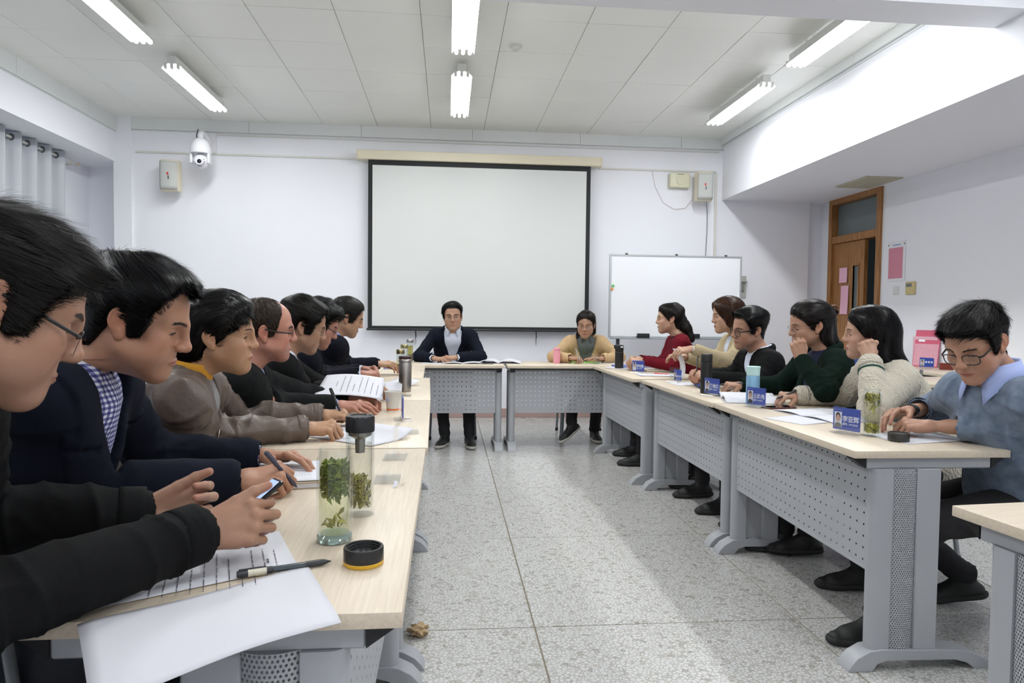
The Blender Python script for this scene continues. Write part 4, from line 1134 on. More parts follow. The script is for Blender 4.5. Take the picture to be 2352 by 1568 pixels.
bm = bmesh.new(); tube(bm, [(-1.262, 0, .012), (1.262, 0, .012)], .014, 12); bm_obj('bottom_bar', bm, mat('bar_black', (.03, .03, .035), .3), t, 60)
for x in (-.72, .645):
    bm = bmesh.new(); tube(bm, [(x, 0, 0), (x + .004, 0, -.07), (x, 0, -.075)], .006, 8); tube(bm, [(x, 0, -.07), (x - .008, 0, -.13), (x, 0, -.16), (x + .008, 0, -.13), (x, 0, -.07)], .0022, 6); bm_obj('pull_cord', bm, m_blk, t)
# ------------------------------------------------------------------ whiteboard on a stand
m_alu = mat('aluminium', (.55, .57, .58), .35, .7)
t = thing('whiteboard', 'framed whiteboard on a dark stand right of the screen', 'whiteboard', (2.447, 7.2, 0))
box_obj('board', (-.715, -.008, .975), (.715, .008, 1.835), mat('board_white', (.88, .90, .93), .18), t)
bm = bmesh.new()
for lo, hi in (((-.732, -.014, .955), (-.712, .014, 1.85)), ((.712, -.014, .955), (.732, .014, 1.85)), ((-.712, -.014, 1.832), (.712, .014, 1.85)), ((-.712, -.016, .955), (.712, .014, .978))): bx(bm, lo, hi, .003)
bm_obj('frame', bm, m_alu, t); box_obj('pen_tray', (-.72, -.07, .945), (.72, -.012, .956), mat('tray_grey', (.30, .33, .35), .4, .5), t, .003)
m_post = mat('post_dark', (.09, .10, .11), .4, .4)
for x in (-.62, .62):
    bm = bmesh.new(); bx(bm, (x - .018, -.012 + .03, .06), (x + .018, .012 + .03, 1.0), .003); o = bm_obj('post', bm, m_post, t)
    bm = bmesh.new(); bx(bm, (x - .02, -.26, .035), (x + .02, .30, .065), .006); bm_obj('foot_bar', bm, m_post, o)
    for yy in (-.24, .27): bm = bmesh.new(); tube(bm, [(x - .012, yy, .022), (x + .012, yy, .022)], .022, 12); bm_obj('castor', bm, m_blk, o)
bm = bmesh.new(); tube(bm, [(-.62, .03, .30), (.62, .03, .30)], .012, 8); bm_obj('cross_bar', bm, m_post, t)
for x in (-.55, 0, .55): box_obj('clip', (x - .012, -.018, 1.846), (x + .014, .006, 1.862), mat('clip_dark', (.06, .05, .045), .5), t, .002)
for z, c, n in ((1.512, (.10, .55, .13), 'green'), (1.478, (.90, .32, .08), 'orange')):
    bm = bmesh.new(); lathe(bm, [(0, -.012), (.013, -.012), (.014, -.004), (.014, 0), (0, 0)], 18); o = bm_obj('magnet', bm, mat('magnet_' + n, c, .4), None, 50); o.rotation_euler = (math.radians(-90), 0, 0); o.location = (1.755 - (0 if n == 'green' else .01), 7.188, z)
    tag(o, 'round %s magnet on the left edge of the whiteboard' % n, 'magnet', 'whiteboard magnets')
for x, lab in ((2.085, 'black felt eraser on the whiteboard tray left of the woman in red'), (2.64, 'black felt eraser on the tray behind the curly ponytail')):
    e_ = thing('board_eraser', lab, 'eraser', (x, 7.15, .956), 0, 'whiteboard erasers'); box_obj('grip', (-.065, -.022, .012), (.065, .022, .05), m_blk, e_, .005); box_obj('felt_pad', (-.063, -.02, 0), (.063, .02, .013), mat('felt', (.03, .03, .03), .95), e_)
# ------------------------------------------------------------------ wall speakers, camera, sockets
def wall_speaker(x, z, rz, label):
    t = thing('wall_speaker', label, 'speaker', (x, 7.70, z), rz, 'cream wall speakers')
    bm = bmesh.new(); extrude_poly(bm, [(-.105, .05), (-.085, -.045), (-.05, -.06), (.05, -.06), (.085, -.045), (.105, .05)], -.165, .165, 'xy'); o = bm_obj('cabinet', bm, mat('speaker_cream', (.70, .64, .50), .5), t, 40); md = o.modifiers.new('b', 'BEVEL'); md.width = .012; md.segments = 3
    vs = []; n = 9
    for i in range(n):
        for k in range(n):
            u, v = -1 + 2 * i / (n - 1), -1 + 2 * k / (n - 1); vs.append((u * .088, -.060 - .018 * (1 - u * u * .9) - .004 * (1 - v * v), v * .148))
    fs = [(i * n + k, i * n + k + 1, (i + 1) * n + k + 1, (i + 1) * n + k) for i in range(n - 1) for k in range(n - 1)]
    o = mesh_obj('grille', np.array(vs), fs, mat('grille_grey', (.52, .535, .51), .6, bump=(900, .5)), t, smooth=True); md = o.modifiers.new('t', 'SOLIDIFY'); md.thickness = -.012
    box_obj('badge', (-.012, -.086, .0), (.004, -.080, .028), mat('badge_red', (.55, .03, .03), .4), t, .001); box_obj('badge', (-.002, -.086, -.045), (.008, -.080, -.008), mat('badge_black', (.06, .06, .07), .4), t, .001)
    bm = bmesh.new(); tube(bm, [(0, .05, .0), (0, .11, .0), (.0, .155, 0)], .014, 10); bx(bm, (-.03, .135, -.045), (.03, .158, .045), .004); bm_obj('bracket', bm, mat('speaker_cream'), t)
    return t
a = wall_speaker(-2.98, 2.635, .10, 'cream wall speaker left of the screen, under the dome camera'); b_ = wall_speaker(2.93, 2.69, -.12, 'cream wall speaker right of the screen with a cable hanging below')
a.rotation_euler[0] = .03; b_.rotation_euler[0] = .03
t = thing('wall_speaker_box', 'small ivory box speaker left of the right wall speaker', 'speaker', (2.675, WY, 2.775)); bm = bmesh.new(); bx(bm, (-.12, -.075, -.085), (.12, 0, .085), .014, 0, 3); bm_obj('housing', bm, mat('box_ivory', (.70, .68, .50), .45), t)
bm = bmesh.new(); lathe(bm, [(0, 0), (.05, 0), (.055, .004), (.055, .006), (0, .006)], 28); o = bm_obj('cone_cover', bm, mat('box_ivory2', (.66, .64, .47), .5), t); o.rotation_euler = (math.radians(90), 0, 0); o.location = (.01, -.076, 0)
box_obj('slot', (-.04, -.078, .066), (.045, -.074, .072), mat('slot_dark', (.2, .18, .1), .6), t)
t = thing('hanging_cable', 'thin dark cable with a plug hanging under the right wall speaker', 'cable', (3.02, 7.845, 2.5)); bm = bmesh.new(); tube(bm, [(-.06, -.09, .06), (-.02, -.04, .05), (0, 0, .02), (.012, 0, -.1), (.012, 0, -.3), (.005, 0, -.5), (.0, 0, -.62), (-.02, 0, -.67)], .0035, 6); bm_obj('wire', bm, mat('cable_dark', (.08, .09, .11), .5), t); bm = bmesh.new(); tube(bm, [(-.018, 0, -.665), (-.034, 0, -.705), (-.042, 0, -.725)], .008, 8, radii=[.006, .009, .004]); bm_obj('plug', bm, mat('cable_dark'), t)
bm = bmesh.new(); tube(bm, [(2.36, WY - .005, 2.88), (2.40, WY - .005, 2.70), (2.50, WY - .006, 2.52), (2.63, WY - .006, 2.45), (2.76, WY - .008, 2.46), (2.83, WY - .05, 2.56), (2.88, 7.83, 2.70)], .0035, 6); tag(bm_obj('speaker_wire', bm, mat('wire_pink', (.72, .62, .62), .5), None, 60), 'thin pinkish wire looping along the wall to the right speaker', 'wire')
t = thing('dome_camera', 'white dome security camera on a wall arm above the left speaker', 'camera', (-2.60, 7.52, 2.88))
m_cw = mat('camera_white', (.78, .78, .81), .25)
box_obj('wall_plate', (-.055, .30, .04), (.055, .345, .26), m_cw, t, .004)
bm = bmesh.new(); tube(bm, [(0, .31, .12), (0, .20, .17), (0, .08, .185), (0, .01, .17), (0, 0, .14), (0, 0, .10)], .030, 14); bm_obj('arm', bm, m_cw, t, 60)
bm = bmesh.new(); lathe(bm, [(0, .125), (.035, .122), (.065, .105), (.088, .07), (.104, .02), (.108, -.025), (.104, -.04), (0, -.04)], 36); bm_obj('dome_cover', bm, m_cw, t, 40)
bm = bmesh.new()
for s in (-1, 1): lathe(bm, [(0, -.001)], 3); bx(bm, (s * .088 - .013, -.045, -.145), (s * .088 + .013, .045, -.03), .012, 0, 2)
bm_obj('yoke', bm, m_cw, t)
bm = bmesh.new(); bmesh.ops.create_uvsphere(bm, u_segments=28, v_segments=18, radius=.076, matrix=Matrix.Translation((0, 0, -.118))); bm_obj('camera_ball', bm, m_cw, t, 60)
bm = bmesh.new(); lathe(bm, [(0, .0), (.026, 0), (.030, .010), (.040, .012), (.044, .0), (.044, -.01), (0, -.012)], 28); o = bm_obj('lens_ring', bm, m_cw, t, 40); o.rotation_euler = (math.radians(78), 0, 0); o.location = (.01, -.066, -.128)
bm = bmesh.new(); lathe(bm, [(0, .014), (.010, .013), (.020, .008), (.022, 0), (0, 0)], 24); o = bm_obj('lens', bm, mat('lens_black', (.01, .01, .02), .06), t, 50); o.rotation_euler = (math.radians(78), 0, 0); o.location = (.01, -.074, -.130)
for a_ in (150, 180, 210, -30, 0, 30, 250, 270, 290):
    bm = bmesh.new(); lathe(bm, [(0, .004), (.006, .004), (.008, 0), (0, 0)], 10); o = bm_obj('infrared_lamp', bm, mat('ir_grey', (.30, .28, .33), .3), t); o.rotation_euler = (math.radians(78), 0, 0); ar = math.radians(a_); o.location = (.01 + .045 * math.cos(ar), -.060 + .002, -.130 + .045 * math.sin(ar))
bm = bmesh.new(); tube(bm, [(-.06, .1, .24), (-.062, .06, .17), (-.056, .05, .12), (-.03, .02, .10)], .006, 8); bm_obj('cable', bm, mat('cable_dark'), t)
t = thing('wall_socket', 'grey power socket box on the wall behind the right edge of the whiteboard', 'socket', (3.47, WY, 1.553)); box_obj('back_plate', (-.055, -.02, -.13), (.055, 0, .13), mat('socket_grey', (.46, .46, .42), .5), t, .004); box_obj('hood', (-.055, -.05, .05), (.06, -.018, .062), mat('socket_dark', (.22, .22, .2), .5), t, .002); box_obj('switch_body', (-.04, -.045, -.05), (.02, -.018, .03), mat('socket_dark'), t, .004)
# ------------------------------------------------------------------ training tables
m_top = mat('table_laminate', (.79, .665, .485), .38)
N, L, b = nodes(m_top); tc = N.new('ShaderNodeTexCoord'); mp = N.new('ShaderNodeMapping'); mp.inputs['Scale'].default_value = (1.2, 26, 26); nz = N.new('ShaderNodeTexNoise'); nz.inputs['Scale'].default_value = 6; nz.inputs['Detail'].default_value = 6; nz.inputs['Roughness'].default_value = .65
L.new(tc.outputs['Object'], mp.inputs[0]); L.new(mp.outputs[0], nz.inputs['Vector']); r = N.new('ShaderNodeValToRGB'); r.color_ramp.elements[0].color = (.60, .51, .395, 1); r.color_ramp.elements[1].color = (.69, .60, .475, 1); r.color_ramp.elements[0].position = .35; r.color_ramp.elements[1].position = .65
L.new(nz.outputs['Fac'], r.inputs[0]); L.new(r.outputs[0], b.inputs['Base Color'])
m_steel = mat('grey_powder_coat', (.40, .415, .44), .42, .12, bump=(700, .12)); m_bracket = mat('black_plastic', (.015, .015, .017), .5)
def perforated(nx, nz_, cw, ch, hr, sides=8, stagger=False, curve=None, thick=.0012):
    """sheet of cells with real holes; returns verts, faces. x right, z up"""
    vs = []; fs = []
    def V(x, z):
        vs.append((x, 0.0, z) if curve is None else curve(x, z)); return len(vs) - 1
    per = sides // 4
    for j in range(nz_):
        for i in range(nx):
            cx = (i + .5) * cw + (cw / 2 if (stagger and j % 2) else 0); cz = (j + .5) * ch
            hole = [V(cx + hr * math.cos(2 * math.pi * (k + .5) / sides), cz + hr * math.sin(2 * math.pi * (k + .5) / sides)) for k in range(sides)]
            # square outline sampled at the same angles
            out = []
            for k in range(sides):
                a = 2 * math.pi * (k + .5) / sides; c, s = math.cos(a), math.sin(a)
                if sides == 8: x, z = (cw / 2 if c > 0 else -cw / 2), (ch / 2 if s > 0 else -ch / 2); x, z = (x, z * .5) if abs(c) > abs(s) else (x * .5, z)
                else: x, z = (cw / 2 if c > 0 else -cw / 2), (ch / 2 if s > 0 else -ch / 2)
                out.append(V(cx + x, cz + z))
            for k in range(sides):
                k2 = (k + 1) % sides
                fs.append((hole[k], hole[k2], out[k2], out[k]))
            if sides == 8:
                for c_, (k1, k2) in enumerate(((0, 1), (2, 3), (4, 5), (6, 7))):
                    q = V(cx + (cw / 2 if c_ in (0, 3) else -cw / 2), cz + (ch / 2 if c_ < 2 else -ch / 2)); fs.append((out[k1], out[k2], q))
    return vs, fs
def make_table(L_=1.22):
    """local: length along X centred, front (aisle) edge at y = 0, user side at y = D"""
    D = .55; t = thing('training_table', '', 'table')
    bm = bmesh.new(); bx(bm, (-L_ / 2, 0, .725), (L_ / 2, D, .75), .0025, 0, 2); bm_obj('tabletop', bm, m_top, t)
    hx = L_ / 2 - .045
    for s in (-1, 1):
        x = s * hx
        bm = bmesh.new(); bx(bm, (x - .022, .055, .685), (x + .022, D - .05, .725), .004); sr = bm_obj('side_rail', bm, m_steel, t)
        for ya, yb in ((.055, .012), (D - .05, D - .008)):
            bm = bmesh.new(); extrude_poly(bm, [(ya, .686), (ya, .724), (yb, .724), (yb, .716)], x - .0225, x + .0225, 'yz'); bm_obj('rail_end_cap', bm, m_bracket, sr)
        leg = link(bpy.data.objects.new('leg', bpy.data.meshes.new('leg')), t)
        bm = bmesh.new()
        # front column with a round nose, then a flat web behind the perforated cover
        n = 8; prof = [(x - .028 * math.cos(math.pi * k / n - 0), .110 - .030 * math.sin(math.pi * k / n)) for k in range(n + 1)]
        prof = prof + [(x + .028, .150), (x - .028, .150)]
        extrude_poly(bm, [(a, b_) for a, b_ in prof], .055, .686, 'xy')
        bx(bm, (x - .028, .235, .055), (x + .028, .320, .686), .004)
        bx(bm, (x - .010, .150, .055), (x + .010, .235, .686))
        bm.to_mesh(leg.data); bm.free(); leg.data.materials.append(m_steel); sharp(leg, 40)
        # bulging perforated cover on the outer face
        nx, nzz, cw, ch = 12, 84, .0092, .0075
        def curve(xx, zz, s=s, x=x):
            a = (xx / (12.5 * .0092)); y = .146 + a * .094; bulge = .020 * math.sin(math.pi * min(max(a, 0), 1)) ** .6
            return (x + s * (.0145 + bulge), y, .058 + zz)
        vs, fs = perforated(nx, nzz, cw, ch, .0026, 8, True, curve)
        if s < 0: fs = [f[::-1] for f in fs]
        mesh_obj('perforated_cover', np.array(vs), fs, m_steel, leg, smooth=True)
        bm = bmesh.new(); ux = x + s * .0
        pts = [(0.0, .0), (.010, .020), (.034, .046), (.075, .068), (.115, .074), (.40, .066), (.455, .052), (.505, .026), (.535, .004), (.535, 0), (.45, 0), (.425, .020), (.38, .033), (.14, .036), (.105, .026), (.085, 0)]
        extrude_poly(bm, [(a + .005, z) for a, z in pts], x - .036, x + .036, 'yz')
        o = bm_obj('foot', bm, m_steel, t, 40); md = o.modifiers.new('b', 'BEVEL'); md.width = .006; md.segments = 2; md.limit_method = 'ANGLE'; md.angle_limit = math.radians(50)
    nx = 27; cw = (2 * hx - .056) / nx
    vs, fs = perforated(nx, 9, cw, .0405, .0044, 8)
    vs = [(v[0] - cw * nx / 2, .098, v[2] + .335) for v in vs]
    o = mesh_obj('modesty_panel', np.array(vs), fs, m_steel, t); md = o.modifiers.new('t', 'SOLIDIFY'); md.thickness = .0014
    box_obj('panel_hem', (-cw * nx / 2, .096, .324), (cw * nx / 2, .108, .336), m_steel, o, .001)
    box_obj('stretcher', (-hx, .26, .685), (hx, .30, .722), m_steel, t, .003)
    return t
tb = make_table()
TABLES = [('right table nearest the camera, its perforated end leg fully in view', (1.340, 2.12), (1.352, 3.345)), ('second table of the right row, under the black thermos', (1.345, 3.36), (1.335, 4.59)),
          ('third table of the right row, touching the head table', (1.290, 4.66), (1.265, 5.845)),
          ('left table nearest the camera, under the open tea jar lid', (-.063, .992), (-.068, 2.215)), ('second table of the left row, with empty card stands and the paper cup', (-.062, 2.232), (-.085, 3.47)),
          ('third table of the left row, under the steel tumbler', (-.085, 3.485), (-.12, 4.69)), ('fourth table of the left row, with the small tea jars', (-.165, 4.705), (-.19, 5.835)),
          ('left head table, in front of the man in the navy suit', (-.715, 5.86), (.492, 5.86)), ('right head table, in front of the woman in the camel jacket', (.520, 5.87), (1.735, 5.87)),
          ('single table at the lower right corner of the picture, cut by the frame', (1.185, 1.488), (2.40, 1.60)),
          ('back table by the right wall, with the pink calendar on it', (3.97, 6.20), (3.97, 4.98)), ('empty back table between the cream sweater and the blue-grey sweater', (3.02, 4.30), (4.23, 4.40))]
for i, (lab, A_, B_) in enumerate(TABLES):
    o = tb if i == 0 else copy_tree(tb)
    A_ = Vector(A_); B_ = Vector(B_); L_ = (B_ - A_).length; mid = (A_ + B_) / 2; ang = math.atan2((B_ - A_).y, (B_ - A_).x)
    if i in (0, 1, 2, 9): ang += math.pi                      # the user side lies to the other hand
    o.rotation_euler = (0, 0, ang); o.scale = (L_ / 1.22, 1, 1); o.location = (*mid, 0)
    tag(o, lab, 'table', 'cream topped training tables')
# ------------------------------------------------------------------ chairs
m_blue = mat('chair_blue', (.015, .05, .20), .5, bump=(200, .2)); m_tube2 = mat('chair_tube', (.26, .28, .30), .35, .5); m_capb = mat('foot_cap', (.02, .02, .02), .6)
def make_chair(mseat=m_blue, label=''):
    """local: faces +Y, origin on the floor under the seat centre"""
    t = thing('stacking_chair', label, 'chair')
    def shell(name, f, n, m_):
        vs = []; fs = []
        for i in range(n):
            for k in range(m_): vs.append(f(-1 + 2 * i / (n - 1), -1 + 2 * k / (m_ - 1)))
        for i in range(n - 1):
            for k in range(m_ - 1): fs.append((i * m_ + k, i * m_ + k + 1, (i + 1) * m_ + k + 1, (i + 1) * m_ + k))
        o = mesh_obj(name, np.array(vs), fs, mseat, t, smooth=True); md = o.modifiers.new('t', 'SOLIDIFY'); md.thickness = .022; md.offset = -1; md2 = o.modifiers.new('b', 'BEVEL'); md2.width = .006; md2.segments = 2; md2.limit_method = 'ANGLE'
        return o
    def rnd(u, v, p=5): k = (abs(u) ** p + abs(v) ** p) ** (1 / p) + 1e-6; m_ = max(abs(u), abs(v)) + 1e-6; return u * m_ / k, v * m_ / k
    def seat(u, v):
        u, v = rnd(u, v); return (.215 * u, .205 * v, .445 - .012 * (1 - u * u) - .018 * max(v, 0) ** 3)
    def back(u, v):
        u, v = rnd(u, v); return (.205 * u, -.225 - .05 * (v + 1) / 2 + .035 * (u * u) - .01, .665 + .145 * v)
    shell('seat', seat, 9, 9); shell('backrest', back, 11, 7)
    for s in (-1, 1):
        bm = bmesh.new(); tube(bm, [(s * .20, .19, .42), (s * .215, .235, .02)], .0125, 10, flat=((1, 0, 0), 1.5)); l = bm_obj('leg', bm, m_tube2, t, 60)
        bm = bmesh.new(); tube(bm, [(s * .2145, .233, .03), (s * .216, .236, 0)], .0155, 10, flat=((1, 0, 0), 1.4)); bm_obj('foot_cap', bm, m_capb, l)
        bm = bmesh.new(); tube(bm, [(s * .205, -.275, .80), (s * .208, -.235, .60), (s * .21, -.205, .46), (s * .215, -.215, .40), (s * .225, -.275, .02)], .0125, 10); l = bm_obj('leg', bm, m_tube2, t, 60)
        bm = bmesh.new(); tube(bm, [(s * .2245, -.273, .03), (s * .2255, -.277, 0)], .0155, 10); bm_obj('foot_cap', bm, m_capb, l)
    bm = bmesh.new(); tube(bm, [(-.20, .19, .42), (-.205, -.2, .42), (.205, -.2, .42), (.20, .19, .42)], .011, 8, closed=True); bm_obj('seat_frame', bm, m_tube2, t, 60)
    bm = bmesh.new()
    tube(bm, [(.205, -.22, .60), (.235, -.12, .635), (.245, .02, .645), (.24, .12, .63), (.225, .16, .58), (.212, .17, .45)], .011, 8); bm_obj('armrest', bm, m_tube2, t, 60)
    return t
chair0 = make_chair()
def place_chair(A, label, group='blue chairs around the tables', first=[True], dist=0.0):
    o = chair0 if first[0] else copy_tree(chair0); first[0] = False
    o.location = (A.hip[0] - A.F[0] * (-.02 + dist), A.hip[1] - A.F[1] * (-.02 + dist), 0); o.rotation_euler = (0, 0, math.atan2(A.F[1], A.F[0]) - math.pi / 2)
    tag(o, label, 'chair', group)
# ------------------------------------------------------------------ things on the tables
TZ = .75
m_paper = mat('paper', (.66, .665, .71), .8); m_ink = mat('ink', (.10, .10, .12), .8); m_acr = None
def acrylic(name='acrylic', tint=(.985, .992, .995), a=.06, rough=.05):
    if name in MATS: return MATS[name]
    m = bpy.data.materials.new(name); m.use_nodes = True; MATS[name] = m; N = m.node_tree.nodes; L = m.node_tree.links; N.clear()
    o = N.new('ShaderNodeOutputMaterial'); mx = N.new('ShaderNodeMixShader'); t = N.new('ShaderNodeBsdfTransparent'); t.inputs[0].default_value = (*tint, 1)
    g = N.new('ShaderNodeBsdfGlossy'); g.inputs['Roughness'].default_value = rough; g.inputs[0].default_value = (1, 1, 1, 1)
    lw = N.new('ShaderNodeLayerWeight'); lw.inputs[0].default_value = .35; mr = N.new('ShaderNodeMapRange'); mr.inputs[3].default_value = a * .45; mr.inputs[4].default_value = .26
    L.new(lw.outputs['Facing'], mr.inputs[0]); L.new(mr.outputs[0], mx.inputs[0]); L.new(t.outputs[0], mx.inputs[1]); L.new(g.outputs[0], mx.inputs[2]); L.new(mx.outputs[0], o.inputs[0]); return m
m_acr = acrylic(); m_glass = acrylic('clear_glass', (.975, .99, .985), .05, .02); m_gbase = mat('glass_base', (.62, .80, .76), .05, trans=.85, ior=1.45)
def ruled(parent, w_, h_, rows, x0, y0, y1, z, name='print_line', dense=.86, seed=0, th=.0016, along='x', title=True, grid=False):
    """rows of tiny printed strokes as one flat mesh per sheet"""
    rs = np.random.RandomState(seed); vs = []; fs = []
    def q(xa, ya, xb, yb):
        b0 = len(vs); vs.extend([(xa, ya, z), (xb, ya, z), (xb, yb, z), (xa, yb, z)]); fs.append((b0, b0 + 1, b0 + 2, b0 + 3))
    for r in range(rows):
        y = y1 - (y1 - y0) * r / max(rows - 1, 1); x = -x0
        end = x0 * (1 if rs.rand() > .35 else rs.uniform(-.3, .9))
        if r == 0 and title: x, end = -x0 * .3, x0 * .3
        while x < end:
            l = rs.uniform(.002, .0045) * (1.4 if r == 0 and title else 1)
            if rs.rand() < dense: q(x, y - th / 2, x + l * .8, y + th / 2)
            x += l
    o = mesh_obj(name, np.array(vs), fs, m_ink, parent); o['kind'] = 'stuff'; return o
def curve_sheet(name, corners, zf, m, parent=None, n=14, thick=.0004):
    """paper through four corners (x,y) bilinear, height from zf(u,v)"""
    c = [np.array(p, float) for p in corners]; vs = []
    for i in range(n + 1):
        for k in range(n + 1):
            u, v = i / n, k / n; p = c[0] * (1 - u) * (1 - v) + c[1] * u * (1 - v) + c[2] * u * v + c[3] * (1 - u) * v
            vs.append((p[0], p[1], zf(u, v)))
    fs = [(i * (n + 1) + k, (i + 1) * (n + 1) + k, (i + 1) * (n + 1) + k + 1, i * (n + 1) + k + 1) for i in range(n) for k in range(n)]
    o = mesh_obj(name, np.array(vs), fs, m, parent, smooth=True); md = o.modifiers.new('t', 'SOLIDIFY'); md.thickness = thick; md.offset = 1
    return o
def local_sheet(name, w_, h_, zf, m, parent, n=10):
    return curve_sheet(name, [(-w_ / 2, -h_ / 2), (w_ / 2, -h_ / 2), (w_ / 2, h_ / 2), (-w_ / 2, h_ / 2)], zf, m, parent, n)
def document(x, y, rz, label, w_=.21, h_=.297, rows=14, curl=.0, cat='papers', z=TZ, seed=0, group=None, title=True, stack=1, name='document'):
    t = thing(name, label, cat, (x, y, z + .0012), rz, group); rs = np.random.RandomState(seed)
    for s in range(stack):
        o = local_sheet('sheet', w_, h_, lambda u, v: .0004 + s * .0013 + curl * max(0, u - .55) ** 2 * 5 + .0008 * math.sin(v * 5 + s), m_paper, t, 8)
        if s: o.rotation_euler = (0, 0, rs.normal() * .03)
    if rows: ruled(t, w_, h_, rows, w_ * .38 if curl == 0 else w_ * .3, -h_ * .4, h_ * .38, stack * .0016 + .0022, seed=seed, title=title) if curl == 0 else None
    return t
def open_book(x, y, rz, label, w_=.20, h_=.28, lift=.018, cat='booklet', rows=13, z=TZ, seed=1):
    """open booklet: two curved page blocks meeting in a gutter, and a cover under them"""
    t = thing('open_booklet', label, cat, (x, y, z), rz)
    for s in (-1, 1):
        f = lambda u, v, s=s: .0025 + lift * math.sin(math.pi * min((u if s > 0 else 1 - u) * 1.0, 1)) ** 1.0 * (1 - .55 * (u if s > 0 else 1 - u))
        o = curve_sheet('page', [(0, -h_ / 2), (w_, -h_ / 2), (w_, h_ / 2), (0, h_ / 2)] if s > 0 else [(-w_, -h_ / 2), (0, -h_ / 2), (0, h_ / 2), (-w_, h_ / 2)], f, m_paper, t, 14, .0025)
    o = box_obj('cover', (-w_ - .003, -h_ / 2 - .002, .0006), (w_ + .003, h_ / 2 + .002, .0016), mat('cover_white', (.70, .71, .74), .5), t)
    return t
def pen(p0, p1, label, body=(.03, .03, .035), clear=False, label_band=False, group='pens', r=.0048):
    a = Vector(p0); b_ = Vector(p1); d = (b_ - a); L_ = d.length; t = thing('pen', label, 'pen', tuple(a), 0, group); t.rotation_euler = d.to_track_quat('Z', 'Y').to_euler()
    m_b = mat('pen_%.2f_%.2f' % (body[0], body[2]), body, .35)
    bm = bmesh.new(); lathe(bm, [(0, 0), (r * .85, .0), (r * 1.08, .004), (r * 1.08, L_ * .36), (r * .95, L_ * .365), (r * .95, L_ * .37), (0, L_ * .37)], 16); bm_obj('cap', bm, m_b, t, 40)
    bm = bmesh.new(); lathe(bm, [(0, L_ * .365), (r * .92, L_ * .365), (r * .92, L_ * .72), (0, L_ * .72)], 16); bm_obj('barrel', bm, mat('pen_smoke', (.10, .12, .13), .12, trans=.3) if clear else m_b, t, 40)
    bm = bmesh.new(); lathe(bm, [(0, L_ * .715), (r, L_ * .715), (r * 1.02, L_ * .88), (r * .8, L_ * .93), (r * .22, L_ * .985), (r * .12, L_), (0, L_)], 16); bm_obj('grip', bm, m_b, t, 40)
    bm = bmesh.new(); bx(bm, (-r * .3, r * 1.05, L_ * .02), (r * .3, r * 1.4, L_ * .30), .0006); bm_obj('clip', bm, m_b, t)
    if label_band:
        bm = bmesh.new(); lathe(bm, [(r * 1.12, L_ * .11), (r * 1.12, L_ * .30)], 16); bm_obj('paper_band', bm, mat('band_cream', (.66, .62, .50), .6, noise=(300, .2)), t, 60)
    return t
# --- near left table: papers and pen in front of the man with the phone
pp = thing('paper_sheet', 'large blank white sheet drooping over the near end of the left table', 'paper', (-.32, .98, TZ))
def droop(u, v):   # u along table end (x), v towards the far side
    y = 1 - v; over = max(0, (y - .50)); return .0018 + .0025 * math.sin(u * 3) - .052 * over ** 1.6 * 2.2
o = curve_sheet('sheet', [(-.505 + .32, .975 - .98), (-.422 + .32, .842 - .98), (-.147 + .32, .968 - .98), (-.235 + .32, 1.176 - .98)][::1], lambda u, v: 0, m_paper, pp, 16)
me = o.data
for v in me.vertices:   # the part beyond the table end sags
    wy = v.co.y + .98; over = max(0, .989 - wy); v.co.z = .0026 + .002 * math.sin(v.co.x * 25) - 1.3 * over * over - .12 * over
pd = thing('document', 'printed page of short lines under the resting pen on the near left table', 'papers', (-.385, 1.16, TZ))
c4 = [(-.50, 1.03), (-.252, 1.180), (-.330, 1.372), (-.575, 1.27)]
curve_sheet('sheet', [(a + .385, b_ - 1.16) for a, b_ in c4], lambda u, v: .0026, m_paper, pd, 6)
rl = ruled(pd, .2, .28, 11, .085, -.10, .09, .0040, seed=4, title=False, th=.0018); rl.rotation_euler = (0, 0, math.radians(108))
ttl = ruled(pd, .2, .28, 1, .016, 0, .0, .0042, seed=9, title=False, th=.004, name='print_title'); ttl.location = (.075, .05, 0); ttl.rotation_euler = (0, 0, math.radians(108))
pen((-.338, 1.128, TZ + .0095), (-.198, 1.190, TZ + .0065), 'dark gel pen with a cream paper band lying on the printed page', (.035, .037, .042), True, True, r=.0056)
# --- bottles
def tea_leaves(t, n, zc, zr, r, col, seed, size=.02, flatz=1.0, name='tea_leaves'):
    rs = np.random.RandomState(seed); vs = []; fs = []
    for i in range(n):
        a = rs.rand() * 6.28; q = r * math.sqrt(rs.rand()) * .92; p = np.array([q * math.cos(a), q * math.sin(a), zc + zr * (rs.rand() * 2 - 1)])
        d = rs.normal(size=3); d[2] *= flatz; d /= np.linalg.norm(d); s = np.cross(d, rs.normal(size=3)); s /= np.linalg.norm(s); l = size * rs.uniform(.5, 1.2); w_ = l * rs.uniform(.10, .2); b0 = len(vs)
        bend = np.cross(d, s) * l * .25 * rs.normal()
        pts = [p - d * l / 2, p - s * w_ + bend, p + d * l / 2, p + s * w_ + bend]
        for k, v in enumerate(pts):
            rr = math.hypot(v[0], v[1]); 
            if rr > r * .97: v = np.array([v[0] * r * .97 / rr, v[1] * r * .97 / rr, v[2]])
            vs.append(v)
        fs += [(b0, b0 + 1, b0 + 2), (b0, b0 + 2, b0 + 3)]
    rs2 = np.random.RandomState(seed + 1); cc = np.repeat(np.array(col)[None] * (.55 + .9 * rs2.rand(n))[:, None], 4, 0)
    o = mesh_obj(name, np.array(vs), fs, mat('tea_leaf', col, .5, vcol=True), t, colors=cc); o['kind'] = 'stuff'; return o
m_tea = acrylic('tea_water', (.97, .97, .84), .02, .02); m_blackcap = mat('black_cap', (.02, .02, .022), .28)
